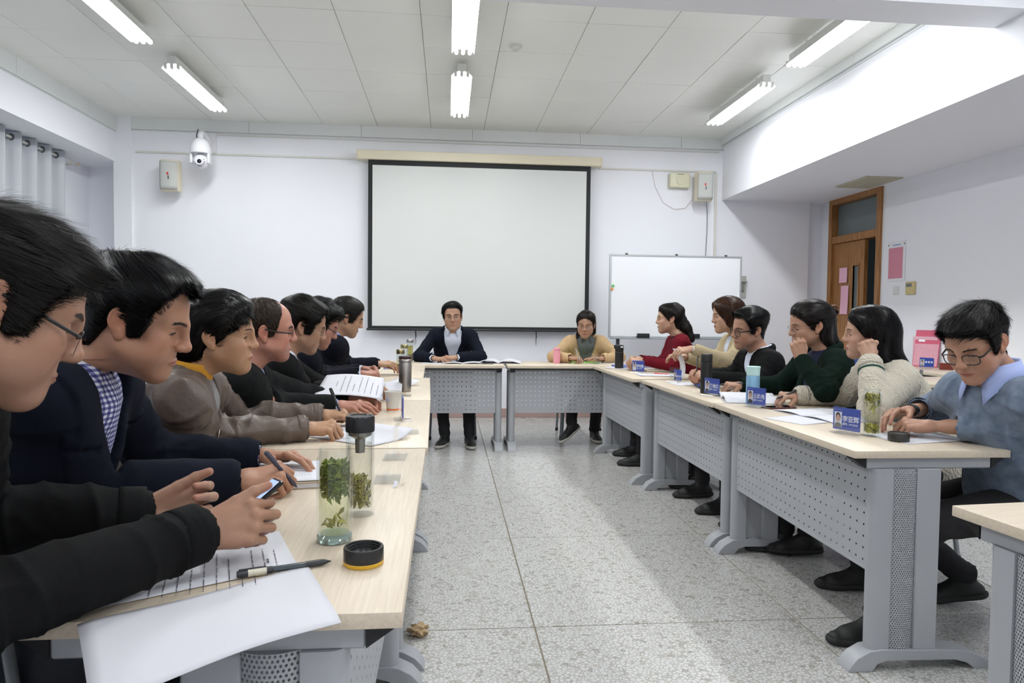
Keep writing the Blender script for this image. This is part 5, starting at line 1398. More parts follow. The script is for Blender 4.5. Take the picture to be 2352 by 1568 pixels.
def jar(x, y, label, h=.16, r=.032, neck=True, lid=None, leaves=(), tea=True, base=None, group='glass tea bottles', oct_=False, rz=0, infuser=False, teacol=None):
    t = thing('glass_bottle', label, 'bottle', (x, y, TZ), rz, group); n = 48 if not oct_ else 48
    bm = bmesh.new(); nr = r * .86 if neck else r * .97
    prof = [(0, .0), (r * .93, 0), (r, .004), (r * 1.0, .012), (r * .985, .02), (r * .985, h - .024), (r * .97, h - .018), (nr, h - .012), (nr, h), (nr * .93, h), (nr * .93, h - .012), (r * .86, h - .022), (r * .86, .017), (r * .80, .012), (0, .011)]
    lathe(bm, prof, n); bmesh.ops.recalc_face_normals(bm, faces=bm.faces[:]); bm_obj('glass_wall', bm, m_glass, t, 40)
    if base: bm = bmesh.new(); lathe(bm, [(0, .0012), (r * .90, .0012), (r * .955, .005), (r * .955, .012), (r * .8, .0165), (0, .0165)], n); bm_obj('thick_base', bm, base, t, 40)
    if tea: bm = bmesh.new(); zt = h - .030; lathe(bm, [(0, .018), (r * .83, .018), (r * .83, zt), (0, zt)], n); bm_obj('tea', bm, teacol or m_tea, t, 40)
    for (k, zc, zr, col, sz, fz) in leaves: tea_leaves(t, k, zc, zr, r * .82, col, int(zc * 1000) + k, sz, fz)
    if infuser:
        bm = bmesh.new(); lathe(bm, [(0, h - .05), (.010, h - .05), (.011, h - .02), (r * .8, h - .012), (r * .82, h - .004), (0, h - .004)], 24); bm_obj('strainer', bm, mat('steel_dark', (.30, .28, .26), .3, .9), t, 40)
    if lid:
        c, lh, metal = lid; bm = bmesh.new(); R_ = r * 1.0
        lathe(bm, [(0, h - .004), (R_ * .98, h - .004), (R_, h - .001), (R_, h + lh - .004), (R_ * .94, h + lh), (R_ * .8, h + lh), (R_ * .76, h + lh - .0015), (0, h + lh - .0015)], 40); bm_obj('cap', bm, mat('cap_%.2f_%.1f' % (c[0], metal), c, .25, metal), t, 35)
    return t
GRN = (.22, .27, .04); OLV = (.36, .33, .06)
jar(-.213, 1.318, 'open double-walled glass bottle packed with green tea leaves, no cap', .178, .0345, True, None, [(900, .128, .022, GRN, .022, .6), (130, .100, .016, GRN, .024, 1.5), (10, .040, .012, OLV, .03, 1.2)], True, mat('base_aqua', (.60, .82, .78), .06, trans=.75), oct_=True)
jar(-.187, 1.49, 'tall glass bottle with a black screw cap standing behind the open one', .185, .031, False, ((.018, .018, .02), .030, 0), [(240, .055, .032, OLV, .022, 1.6)], True, None, infuser=True, teacol=acrylic('tea_weak', (.96, .94, .90), .02, .02))
lid = thing('jar_lid', 'upturned black jar lid with a yellow band beside the open bottle', 'lid', (-.143, 1.192, TZ)); R_ = .0345
bm = bmesh.new(); lathe(bm, [(0, .0), (R_ * .93, 0), (R_ * .98, .003), (R_, .007), (R_, .029), (R_ * .97, .031), (R_ * .86, .031), (R_ * .84, .029), (R_ * .84, .018), (R_ * .72, .012), (R_ * .45, .013), (R_ * .40, .015), (0, .015)], 48); bm_obj('shell', bm, mat('lid_black', (.022, .022, .022), .3), lid, 35)
bm = bmesh.new(); lathe(bm, [(R_ * .96, .0005), (R_ * 1.005, .0025), (R_ * 1.012, .0075), (R_ * 1.0, .008)], 48); bm_obj('yellow_band', bm, mat('band_yellow', (.72, .43, .03), .4), lid, 40)
bm = bmesh.new()
for z in (.021, .026): tube(bm, [(R_ * .845 * math.cos(a), R_ * .845 * math.sin(a), z) for a in [2 * math.pi * k / 40 for k in range(40)]], .0011, 6, closed=True)
o = bm_obj('screw_thread', bm, mat('lid_black'), lid, 180); o['kind'] = 'stuff'
# --- empty acrylic card stands and name cards
FONTS = {}
def text_mesh(s, size, m, parent, loc, rot=(0, 0, 0), name='lettering', ext=.0002, align='LEFT', sx=1.0):
    cu_ = bpy.data.curves.new('txt', 'FONT'); cu_.body = s; cu_.size = size; cu_.extrude = ext; cu_.align_x = align; cu_.resolution_u = 2; cu_.offset = size * .014
    o = bpy.data.objects.new('txt', cu_); COL.objects.link(o); dg = bpy.context.evaluated_depsgraph_get(); me = bpy.data.meshes.new_from_object(o.evaluated_get(dg)); bpy.data.objects.remove(o)
    me.materials.clear(); me.materials.append(m); o = link(bpy.data.objects.new(name, me), parent); o.location = loc; o.rotation_euler = rot; o.scale = (sx, 1, 1); me.name = name; return o
m_cblue = mat('card_blue', (.035, .075, .42), .5, noise=(40, .12)); m_white = mat('print_white', (.85, .86, .9), .6)
def card_stand(x, y, rz, label, card=None, group='acrylic card stands', z=TZ, W_=.115, H_=.088, inset=0.0):
    """local: card faces -Y, width along X"""
    t = thing('card_stand', label, 'card stand', (x, y, z), rz, group); hw = W_ / 2
    bm = bmesh.new(); vs_ = bx(bm, (-hw * .93, -.034, 0), (hw * .93, .034, .005), .0015, 0, 1); bm_obj('base', bm, m_acr, t)
    bm = bmesh.new(); extrude_poly(bm, [(-.012, .005), (.012, .005), (.005, .016), (-.005, .016)], -hw * .55, hw * .55, 'yz'); bm_obj('slot_block', bm, m_acr, t)
    for yy in (-.0045, .0025): box_obj('clear_plate', (-hw, yy, .010), (hw, yy + .002, .010 + H_), m_acr, t)
    if card:
        name, num, who, hair, coat_ = card
        cw = W_ * (1 - inset); x1 = hw - .002; x0 = x1 - cw + .004; s = cw / W_
        c = box_obj('card', (x0, -.0020, .012), (x1, .0015, .012 + (H_ - .004) * (1 - inset * .35)), m_cblue, t); top = .012 + (H_ - .004) * (1 - inset * .35)
        ph0, ph1 = x0 + .005 * s, x0 + .037 * s; pz0, pz1 = .020, top - .016
        box_obj('photo_ground', (ph0, -.0024, pz0), (ph1, -.0020, pz1), mat('photo_ground', (.70, .72, .80), .6), c)
        mx_ = (ph0 + ph1) / 2; hz = (pz0 + pz1) / 2 + .008
        def disc(nm, cx, cz, rx, rzz, y_, m_):
            n = 20; vs = [(cx + rx * math.cos(2 * math.pi * k / n), y_, cz + rzz * math.sin(2 * math.pi * k / n)) for k in range(n)]; return mesh_obj(nm, np.array(vs), [tuple(range(n))], m_, c)
        vs = [(mx_ - .0145 * s, -.0026, pz0), (mx_ + .0145 * s, -.0026, pz0), (mx_ + .0135 * s, -.0026, pz0 + .012), (mx_ + .005 * s, -.0026, pz0 + .018), (mx_ - .005 * s, -.0026, pz0 + .018), (mx_ - .0135 * s, -.0026, pz0 + .012)]
        mesh_obj('photo_coat', np.array(vs), [(0, 1, 2, 3, 4, 5)], mat('photo_coat_%.2f' % coat_[0], coat_, .7), c)
        disc('photo_hair', mx_, hz + .003, .0098 * s, .0165 if hair == 'short' else .019, -.0027, mat('photo_hair', (.03, .025, .025), .7)); disc('photo_face', mx_, hz - .0025, .0082 * s, .0135, -.0029, mat('photo_skin', (.52, .33, .26), .7))
        if not name:
            for k in range(3): box_obj('blurred_character', (x0 + (.043 + .022 * k) * s, -.0024, top - .046), (x0 + (.058 + .022 * k) * s, -.0019, top - .030), m_white, c)
            return t
        text_mesh(name, .0255 * s, m_white, c, (x0 + .039 * s, -.0022, top - .050), (math.pi / 2, 0, 0), 'name_lettering', sx=.90 if len(name) == 3 else 1)
        text_mesh('编号: ' + num, .0105 * s, m_white, c, (x0 + .040 * s, -.0022, top - .064), (math.pi / 2, 0, 0), 'number_lettering', sx=.95)
        box_obj('header_print', (x0 + .010, -.0024, top - .0085), (x0 + .042 * s, -.0019, top - .0065), mat('card_small_print', (.22, .25, .55), .6), c); box_obj('header_emblem', (x0 + .005, -.0024, top - .010), (x0 + .0085, -.0019, top - .0065), mat('card_emblem', (.75, .45, .40), .6), c)
    return t
RF = math.radians(-72)    # right row cards face the aisle and the camera a little
def face(dx, dy): return math.atan2(dy, dx) - math.atan2(-1, 0)   # rotation that turns local -Y to (dx, dy)
card_stand(1.512, 2.452, face(-.92, -.40), 'name card in a clear stand beside the jar of tea at the near right corner', ('李亚辉', '19CG233', 1, 'short', (.20, .21, .20)), 'name cards of the right row')
card_stand(1.497, 3.185, face(-.92, -.40), 'name card in a clear stand in front of the pale blue flask', ('丘栋伟', '19C217', 1, 'short', (.04, .05, .05)), 'name cards of the right row')
card_stand(1.465, 3.665, face(-.93, -.38), 'name card in a clear stand in front of the tall black thermos', ('潘维红', '19C204', 1, 'long', (.07, .07, .08)), 'name cards of the right row')
card_stand(1.52, 4.44, face(-.92, -.40), 'name card slipped to one side of its stand by the man with the pen', ('杨栋柯', '19C209', 1, 'short', (.07, .07, .06)), 'name cards of the right row', inset=.38)
card_stand(1.463, 5.14, face(-.80, -.60), 'name card in a clear stand in front of the woman in the red sweater', ('郑筠霞', '19C215', 1, 'long', (.6, .6, .64)), 'name cards of the right row')
card_stand(1.345, 6.10, face(-.3, -.95), 'faded name card stand before the woman in the camel jacket', ('', '', 1, 'long', (.5, .4, .5)) if False else None, 'small stands on the head table', W_=.06, H_=.075)
card_stand(-.155, 1.80, math.radians(92), 'empty clear card stand nearest the camera on the left row', None)
card_stand(-.155, 2.08, math.radians(88), 'empty clear card stand just behind the nearest one on the left row', None)
card_stand(-.138, 2.52, math.radians(93), 'empty clear card stand by the table joint, right of the blue name card', None)
card_stand(-.185, 2.83, math.radians(97), 'clear card stand holding a blue card seen edge-on by the paper cup', ('', '', 1, 'short', (.05, .05, .05)) if False else None)
bt = box_obj('card', (-.052, -.0022, .013), (.052, .0012, .094), m_cblue, bpy.data.objects['card_stand.009'])
card_stand(-.225, 3.66, math.radians(92), 'empty clear card stand behind the steel tumbler', None)
t = thing('paper_scrap', 'twisted scrap of white paper near the table edge', 'paper', (-.125, 1.725, TZ))
vs = [(-.010, -.014, .0), (.0, -.012, .004), (-.006, .004, .016), (.002, .008, .010), (.012, .016, .004), (.024, .012, .008), (.014, .022, .002)]; o = mesh_obj('sheet', np.array(vs), [(0, 1, 3, 2), (2, 3, 4, 6), (4, 5, 6)], m_paper, t); md = o.modifiers.new('t', 'SOLIDIFY'); md.thickness = .0005
# --- left row drinkware
cup = thing('paper_cup', 'white paper cup with an orange ring near its foot', 'cup', (-.243, 3.085, TZ)); bm = bmesh.new(); lathe(bm, [(0, .004), (.0255, .004), (.0255, 0), (.027, 0), (.0365, .085), (.0385, .087), (.0385, .089), (.036, .089), (.0355, .085), (.027, .006), (0, .006)], 40); bm_obj('shell', bm, mat('cup_white', (.66, .65, .62), .55), cup, 40)
bm = bmesh.new(); lathe(bm, [(.02790, .005), (.0287, .0125)], 40); bm_obj('orange_ring', bm, mat('ring_orange', (.72, .17, .03), .5), cup, 60)
text_mesh('纸杯', .008, mat('cup_print', (.25, .32, .6), .6), cup, (-.014, -.0345, .045), (math.radians(83), 0, 0), 'blue_print') if False else box_obj('blue_print', (-.030, -.0318, .050), (-.014, -.0255, .055), mat('cup_print', (.25, .32, .6), .6), cup)
tm = thing('steel_tumbler', 'brushed steel tumbler with a dark lid on the left row', 'tumbler', (-.237, 3.86, TZ)); r = .0345
bm = bmesh.new(); lathe(bm, [(0, 0), (r * .92, 0), (r * .97, .004), (r, .02), (r * 1.06, .155), (r * 1.0, .160), (r * 1.0, .166), (r * 1.06, .168), (r * 1.06, .180), (r * .98, .184), (0, .184)], 40); m_st = mat('brushed_steel', (.42, .39, .36), .28, 1.0); bm_obj('body', bm, m_st, tm, 35)
bm = bmesh.new(); lathe(bm, [(0, .183), (r * 1.02, .183), (r * 1.05, .186), (r * 1.05, .196), (r * .98, .200), (0, .200)], 40); bm_obj('lid', bm, mat('lid_brown', (.045, .02, .02), .25), tm, 35)
BRS = (.42, .34, .16)
jar(-.335, 4.90, 'slim glass tea bottle with a brass-coloured cap beside the steel tumbler', .155, .030, False, ((.40, .33, .18), .028, 1.0), [(160, .045, .03, OLV, .02, 1.3)], True, None)
jar(-.34, 5.40, 'clear glass bottle with a pale gold cap, second from the head table', .17, .030, False, ((.46, .42, .22), .026, 1.0), [(30, .03, .01, OLV, .02, 1)], True, None, teacol=acrylic('tea_clear', (.97, .97, .95), .03, .02))
jar(-.335, 6.10, 'glass bottle of amber tea with a silver cap on the head table', .185, .031, False, ((.45, .42, .42), .026, 1.0), [(220, .045, .03, OLV, .02, 1.2)], True, None, teacol=acrylic('tea_amber', (.75, .70, .35), .02, .02))
# --- right row drinkware
jar(1.575, 2.395, 'uncapped glass jar with green tea leaves at the top and bottom', .178, .0335, True, None, [(150, .030, .012, (.42, .40, .05), .028, .8), (110, .145, .012, (.40, .37, .07), .026, 1.6), (26, .118, .02, (.42, .39, .09), .03, 2.4)], True, None, teacol=acrylic('tea_pale', (.97, .97, .90), .03, .02))
l2 = thing('jar_lid', 'upturned black jar lid lying by the hands of the man in the grey-blue sweater', 'lid', (1.612, 2.292, TZ)); R_ = .0355
bm = bmesh.new(); lathe(bm, [(0, .0), (R_ * .94, 0), (R_ * .99, .003), (R_, .008), (R_, .029), (R_ * .97, .031), (R_ * .86, .031), (R_ * .84, .028), (0, .026)], 48); bm_obj('shell', bm, mat('lid_grey', (.035, .035, .033), .25), l2, 35); bm = bmesh.new(); lathe(bm, [(0, .0275), (R_ * .8, .0275)], 30); bm_obj('liner', bm, mat('liner', (.3, .29, .28), .15, .6), l2)
def flask(x, y, label, prof, parts, cat='flask', group=None):
    t = thing('flask', label, cat, (x, y, TZ), 0, group)
    for nm, pr, m_ in parts: bm = bmesh.new(); lathe(bm, pr, 40); bm_obj(nm, bm, m_, t, 35)
    return t
m_mb = mat('matt_black', (.014, .014, .014), .45)
flask(1.532, 3.30, 'pale blue insulated flask with a mint cap behind a name card', None, [('body', [(0, 0), (.030, 0), (.033, .003), (.033, .142), (.031, .146), (0, .146)], mat('flask_blue', (.22, .42, .60), .35, .3)), ('cap', [(0, .147), (.032, .147), (.032, .150), (.0335, .178), (.0355, .190), (.034, .192), (0, .192)], mat('flask_mint', (.50, .72, .70), .4))])
flask(1.478, 3.785, 'tall matt black thermos behind a name card', None, [('body', [(0, 0), (.030, 0), (.0325, .003), (.0325, .172), (.031, .174), (0, .174)], m_mb), ('cap', [(0, .175), (.0315, .175), (.0325, .178), (.0325, .222), (.030, .226), (.018, .226), (.017, .2245), (0, .2245)], m_mb), ('cap_disc', [(0, .2262), (.014, .2262), (.0145, .2255)], mat('cap_ring', (.35, .35, .36), .3, .8))])
f3 = flask(1.43, 5.60, 'short black flask with a flip spout at the corner of the head table', None, [('body', [(0, 0), (.034, 0), (.036, .003), (.036, .135), (.033, .139), (0, .139)], m_mb), ('cap', [(0, .140), (.0335, .140), (.035, .143), (.037, .186), (.034, .194), (.02, .198), (0, .198)], m_mb)])
box_obj('spout_lock', (-.044, -.012, .165), (-.030, .012, .197), m_mb, f3, .003); box_obj('white_tag', (.002, -.0385, .176), (.022, -.0345, .186), m_white, f3)
flask(.995, 6.18, 'small pink flask before the woman in the camel jacket', None, [('body', [(0, 0), (.030, 0), (.0325, .003), (.0325, .108), (.031, .112), (0, .112)], mat('flask_pink', (.72, .30, .36), .4)), ('cap', [(0, .113), (.0315, .113), (.0325, .117), (.0325, .136), (.028, .142), (0, .143)], mat('flask_pink'))])
# --- papers, folders and phones
open_book(1.60, 3.50, math.radians(75), 'open booklet with a curling page behind the black thermos', lift=.03)
open_book(1.70, 2.90, math.radians(100), 'open printed booklet under the pen hand in the cream sleeve', lift=.010)
document(1.545, 2.80, math.radians(112), 'blank white sheet near the aisle edge between two name cards', rows=0, cat='papers', seed=3, group='loose sheets of the right row')
document(1.73, 2.36, math.radians(100), 'white sheet under the hands of the man in the grey-blue sweater', rows=10, cat='papers', seed=5)
document(1.60, 4.32, math.radians(95), 'white page under the clasped hands holding an upright pen', rows=8, seed=6); document(1.56, 4.95, math.radians(80), 'white pages on the far right table by the red pen', rows=8, seed=7, stack=3)
document(1.48, 5.62, math.radians(70), 'white pages next to the short black flask', rows=6, seed=8, stack=2)
def folder(x, y, rz, col, label, w_=.22, h_=.30, th=.012, name='folder', cat='folder', m_=None):
    t = thing(name, label, cat, (x, y, TZ), rz); mm = m_ or mat('folder_%.2f_%.2f' % (col[0], col[2]), col, .4)
    box_obj('back_cover', (-w_ / 2, -h_ / 2, 0), (w_ / 2, h_ / 2, .0018), mm, t, .0006); box_obj('pages', (-w_ / 2 + .004, -h_ / 2 + .003, .0018), (w_ / 2 - .004, h_ / 2 - .003, th - .0018), m_paper, t); box_obj('front_cover', (-w_ / 2, -h_ / 2, th - .0018), (w_ / 2, h_ / 2, th), mm, t, .0006)
    box_obj('spine', (-w_ / 2 - .001, -h_ / 2, 0), (-w_ / 2 + .001, h_ / 2, th), mm, t, .0005); return t
folder(1.60, 5.78, math.radians(15), (.03, .09, .50), 'blue folder lying behind the short black flask', .30, .22, .012)
folder(-.40, 5.50, math.radians(5), (.02, .05, .26), 'dark blue folder by the farther hands of the left row', .21, .15, .010)
folder(-.425, 1.83, math.radians(10), (.12, .09, .06), 'tan-edged notebook under the hands of the man in the checked shirt', .20, .26, .016, 'notebook', 'notebook', mat('notebook_tan', (.40, .32, .20), .5)); document(-.425, 1.83, math.radians(10), 'white page lying on the tan-edged notebook', .18, .24, 8, z=TZ + .0165, seed=12)
folder(1.255, 6.20, math.radians(-4), (.30, .55, .12), 'pale green notebook under the writing hands on the right head table', .26, .19, .010, 'notebook', 'notebook')
folder(1.47, 6.22, math.radians(10), (.6, .6, .65), 'white papers fanned beside the pale green notebook', .26, .18, .005, 'papers', 'papers', m_paper)
pouch = thing('pouch', 'dark blue zip pouch between two name cards', 'pouch', (1.585, 4.10, TZ), math.radians(80)); bm = bmesh.new(); bx(bm, (-.095, -.045, 0), (.095, .045, .028), .013, 0, 3); bm_obj('body', bm, mat('pouch_blue', (.015, .03, .13), .6, bump=(200, .4)), pouch); box_obj('zip', (-.085, -.003, .0275), (.085, .003, .0292), mat('zip_dark', (.02, .02, .02), .5), pouch, .0005)
def phone(x, y, rz, label, z=TZ, col=(.015, .015, .018), tilt=None, scr=False):
    t = thing('smartphone', label, 'phone', (x, y, z), rz)
    if tilt: t.rotation_euler = tilt
    box_obj('body', (-.037, -.075, 0), (.037, .075, .008), mat('phone_%.2f' % col[0], col, .25), t, .003); box_obj('screen', (-.034, -.070, .0078), (.034, .070, .0084), mat('screen_lit', (.05, .06, .08), .1, emit=((.45, .6, .95), 1.1)) if scr else mat('screen_off', (.01, .01, .012), .05), t); return t
phone(1.60, 3.16, math.radians(100), 'dark red-brown phone lying between the pale blue flask and the open booklet', col=(.09, .02, .02)); phone(1.515, 5.36, math.radians(30), 'gold-backed phone near the short black flask', col=(.40, .28, .16))
open_book(.13, 6.16, math.radians(3), 'open white booklet lying before the man in the navy suit', lift=.012); open_book(.47, 6.22, math.radians(-8), 'open booklet with curling pages at the joint of the head tables', lift=.034)
phone(.33, 6.04, math.radians(80), 'dark phone lying between two open booklets on the head table')
document(-.11, 6.14, math.radians(-20), 'loose white sheet under the folded hands on the head table', rows=5, seed=21)
pen((1.56, 5.04, TZ + .005), (1.66, 4.98, TZ + .005), 'red pen lying beside the white pages on the far right table', (.60, .03, .03))
for i, (x, y, rz, lab) in enumerate(((-.33, 2.55, .4, 'loose printed papers fanned under the hands in leather sleeves'), (-.30, 2.42, .9, 'crumpled corner of white papers next to the black-capped bottle'), (-.44, 3.35, .2, 'sheet under the hands of the balding man'), (-.33, 4.25, .5, 'white sheet with a raised corner beside the steel tumbler'))):
    document(x, y, rz, lab, rows=9 if i == 0 else 0, curl=0 if i == 0 else .03, seed=30 + i, stack=2 if i < 2 else 1)
# --- back tables by the right wall
t = thing('pink_calendar', 'pink stand-up booklet with pale figures leaning against the right wall', 'calendar', (4.40, 5.93, TZ), math.radians(-62))
m_pk = mat('calendar_pink', (.58, .10, .17), .6); m_pk2 = mat('calendar_rose', (.66, .33, .40), .6, noise=(30, .15))
o = box_obj('front_board', (-.11, -.004, 0), (.11, .004, .345), m_pk, t, .002); o.rotation_euler = (math.radians(-10), 0, 0)
q = box_obj('rose_print', (-.105, -.0052, .01), (.105, -.0040, .215), m_pk2, o); box_obj('white_oval', (-.075, -.0056, .235), (-.02, -.0042, .255), m_white, o, .0)
o = box_obj('back_board', (-.13, .04, 0), (.09, .046, .28), mat('calendar_back', (.70, .42, .50), .6), t, .002)
for i, (x, y, s_) in enumerate(((4.28, 5.74, 'blue name card leaning left of the red-brown box on the back table'), (4.50 - .09, 5.42, 'blue name card leaning right of the red-brown box on the back table'), )):
    card_stand(x, y, face(-.75, -.66), s_, ('', '', 1, 'short', (.3, .3, .3)), 'spare name cards on the back table')
t = thing('small_box', 'small red-brown box between two blue name cards on the back table', 'box', (4.36, 5.60, TZ), math.radians(-30)); box_obj('carton', (-.05, -.03, 0), (.05, .03, .055), mat('box_redbrown', (.17, .025, .012), .5), t, .002); box_obj('lid_flap', (-.051, -.031, .048), (.051, .031, .058), mat('box_redbrown'), t, .001)
# grey moulded chairs tucked between the back tables
m_gch = mat('chair_grey_green', (.22, .26, .26), .45)
base_chair = make_chair(m_gch, 'grey moulded chair behind the empty back table')
base_chair.location = (3.42, 5.20, 0); base_chair.rotation_euler = (0, 0, math.radians(4)); tag(base_chair, 'grey-green chair behind the empty back table, farther from the wall', 'chair', 'grey chairs at the back tables')
c = copy_tree(base_chair); c.location = (3.58, 5.82, 0); c.rotation_euler = (0, 0, math.radians(-84)); tag(c, 'grey-green chair nearer the pink calendar', 'chair', 'grey chairs at the back tables')
for (x, y, rz, lab) in ((3.05, 5.2, 95, 'empty blue chair behind the woman in dark green'), (3.75, 6.3, 80, 'empty blue chair by the oak door')):
    o = copy_tree(chair0); o.location = (x, y, 0); o.rotation_euler = (0, 0, math.radians(rz)); tag(o, lab, 'chair', 'empty blue chairs')
t = thing('crumpled_wrapper', 'crumpled brown paper on the floor under the near left table', 'litter', (-.10, 2.50, 0))
bm = bmesh.new(); bmesh.ops.create_icosphere(bm, subdivisions=3, radius=.035)
for v in bm.verts: v.co *= 1 + .35 * math.sin(v.co.x * 160) * math.cos(v.co.y * 190 + v.co.z * 120); v.co.z *= .6; v.co.z += .02
bm_obj('wad', bm, mat('kraft', (.42, .30, .17), .8), t, 20)
bag = thing('handbag', 'dark glossy bag on the floor behind the second right table leg', 'bag', (1.78, 5.0, 0), .2); bm = bmesh.new(); bx(bm, (-.16, -.07, .0), (.16, .07, .16), .04, 0, 3); bm_obj('body', bm, mat('bag_plum', (.03, .01, .016), .2), bag); bm = bmesh.new(); tube(bm, [(-.09, 0, .15), (-.08, 0, .25), (.08, 0, .25), (.09, 0, .15)], .007, 8); bm_obj('handle', bm, mat('bag_plum'), bag)
# ------------------------------------------------------------------ people
m_navy = mat('suit_navy', (.0045, .0065, .014), .9, bump=(500, .3), spec=.2); m_navy2 = mat('suit_midnight', (.004, .005, .010), .9, bump=(450, .3), spec=.2)
m_black = mat('jacket_black', (.0035, .0038, .0042), .85, bump=(350, .3), spec=.22); m_dkg = mat('jacket_charcoal', (.0045, .006, .006), .88, bump=(300, .35), spec=.22)
m_shirt_b = mat('shirt_blue', (.36, .44, .74), .8); m_shirt_w = mat('shirt_white', (.66, .72, .84), .8)
m_leather = mat('leather_taupe', (.115, .086, .070), .42, bump=(120, .5), spec=.45); m_red = mat('knit_red', (.13, .006, .014), .95, bump=(500, .6), spec=.2)
m_trench = mat('trench_beige', (.44, .36, .22), .8, bump=(300, .25)); m_camel = mat('blazer_camel', (.50, .35, .19), .85, bump=(350, .3)); m_green = mat('coat_green', (.0025, .011, .007), .95, bump=(260, .6), spec=.2)
m_grey = mat('sweater_blue_grey', (.135, .18, .25), .95, sheen=.1)
N, L, b = nodes(m_grey); tc = N.new('ShaderNodeTexCoord'); wv = N.new('ShaderNodeTexNoise'); wv.inputs['Scale'].default_value = 260; w2 = N.new('ShaderNodeTexNoise'); w2.inputs['Scale'].default_value = 26; w2.inputs['Detail'].default_value = 5
L.new(tc.outputs['Object'], wv.inputs['Vector']); L.new(tc.outputs['Object'], w2.inputs['Vector']); rr = N.new('ShaderNodeValToRGB'); rr.color_ramp.elements[0].color = (.10, .14, .20, 1); rr.color_ramp.elements[1].color = (.19, .24, .32, 1); rr.color_ramp.elements[0].position = .3; rr.color_ramp.elements[1].position = .7
L.new(w2.outputs['Fac'], rr.inputs[0]); L.new(rr.outputs[0], b.inputs['Base Color']); bp = N.new('ShaderNodeBump'); bp.inputs['Strength'].default_value = .5; bp.inputs['Distance'].default_value = .0015; L.new(wv.outputs['Fac'], bp.inputs['Height']); L.new(bp.outputs[0], b.inputs['Normal'])
m_cream2 = mat('knit_cream', (.50, .46, .37), .95, sheen=.3)
N, L, b = nodes(m_cream2); tc = N.new('ShaderNodeTexCoord'); wv = N.new('ShaderNodeTexWave'); wv.bands_direction = 'X'; wv.inputs['Scale'].default_value = 26; wv.inputs['Distortion'].default_value = 5; wv.inputs['Detail'].default_value = 2; wv.inputs['Detail Scale'].default_value = 1.2
vo = N.new('ShaderNodeTexWave'); vo.bands_direction = 'DIAGONAL'; vo.inputs['Scale'].default_value = 30; vo.inputs['Distortion'].default_value = 7
L.new(tc.outputs['Object'], wv.inputs['Vector']); L.new(tc.outputs['Object'], vo.inputs['Vector']); ad = math_node(N, L, 'ADD', wv.outputs['Fac'], vo.outputs['Fac']); bp = N.new('ShaderNodeBump'); bp.inputs['Strength'].default_value = .5; bp.inputs['Distance'].default_value = .004; L.new(ad, bp.inputs['Height']); L.new(bp.outputs[0], b.inputs['Normal'])
m_check = mat('shirt_gingham', (.7, .72, .8), .8)
N, L, b = nodes(m_check); tc = N.new('ShaderNodeTexCoord'); sp = N.new('ShaderNodeSeparateXYZ'); L.new(tc.outputs['Object'], sp.inputs[0])
u_ = math_node(N, L, 'ADD', math_node(N, L, 'MULTIPLY', sp.outputs['X'], .75), math_node(N, L, 'MULTIPLY', sp.outputs['Y'], -.75)); k_ = 2 * math.pi / .0115
g1 = math_node(N, L, 'GREATER_THAN', math_node(N, L, 'SINE', math_node(N, L, 'MULTIPLY', u_, k_)), 0.0); g2 = math_node(N, L, 'GREATER_THAN', math_node(N, L, 'SINE', math_node(N, L, 'MULTIPLY', sp.outputs['Z'], k_)), 0.0)
s_ = math_node(N, L, 'MULTIPLY', math_node(N, L, 'ADD', g1, g2), .5); rr = N.new('ShaderNodeValToRGB'); rr.color_ramp.interpolation = 'CONSTANT'; e = rr.color_ramp.elements; e[0].color = (.66, .68, .76, 1); e[1].color = (.030, .032, .13, 1); e[1].position = .75; q = e.new(.25); q.color = (.16, .17, .36, 1)
L.new(s_, rr.inputs[0]); L.new(rr.outputs[0], b.inputs['Base Color'])
def band(A, side, m, r, a0, a1, name='cuff', flat=.8, parent=None):
    """ring round the forearm between distances a0..a1 back from the wrist"""
    W = A.wr[side]; d = (A.elb[side] - W); d = d / np.linalg.norm(d); bm = bmesh.new(); org = np.array(A.root.location)
    tube(bm, [Vector(W + d * a - org) for a in np.linspace(a0, a1, 5)], r, 24, flat=((0, 0, 1), flat), caps=False)
    o = bm_obj(name, bm, m, parent or A.root, 80); md = o.modifiers.new('t', 'SOLIDIFY'); md.thickness = .0025; return o
def front_pt(A, x, dz, lift=.002):
    """point on the front of the garment, x to the wearer's right, dz down from the neck base"""
    c = A.NB - A.up * dz + A.Rt * x; ts = np.linspace(.40, -.02, 211); P = (c[None] + A.fw[None] * ts[:, None]).astype(np.float32)
    d = A.jacket_field(P); i = int(np.argmax(d < .003)); return c + A.fw * (ts[i] + lift)
def front_line(A, name, xs, m, r=.002, lift=.003):
    bm = bmesh.new(); org = np.array(A.root.location); tube(bm, [Vector(front_pt(A, x, dz, lift) - org) for x, dz in xs], r, 6); return bm_obj(name, bm, m, A.root, 180)
def neck_band(A, m, r, z0, z1, name, tilt=.012, nseg=32, open_=0):
    bm = bmesh.new(); org = np.array(A.root.location); rings = []
    for k in range(5):
        z = z0 + (z1 - z0) * k / 4; rr_ = r * (1.10 - .10 * k / 4)
        rings.append([bm.verts.new(Vector(A.NB + A.F * (math.cos(a) * rr_ + .004 + .25 * z) + A.Rt * math.sin(a) * rr_ + np.array([0, 0, z - tilt * (1 + math.cos(a))]) - org)) for a in [2 * math.pi * j / nseg for j in range(nseg)]])
    for p, q_ in zip(rings[:-1], rings[1:]):
        for j in range(nseg): bm.faces.new((p[j], p[(j + 1) % nseg], q_[(j + 1) % nseg], q_[j]))
    o = bm_obj(name, bm, m, A.root, 180); md = o.modifiers.new('t', 'SOLIDIFY'); md.thickness = .003; return o
def held_pen(tips, i0, i1, top, label, L_=.14, body=(.03, .03, .035)):
    pass
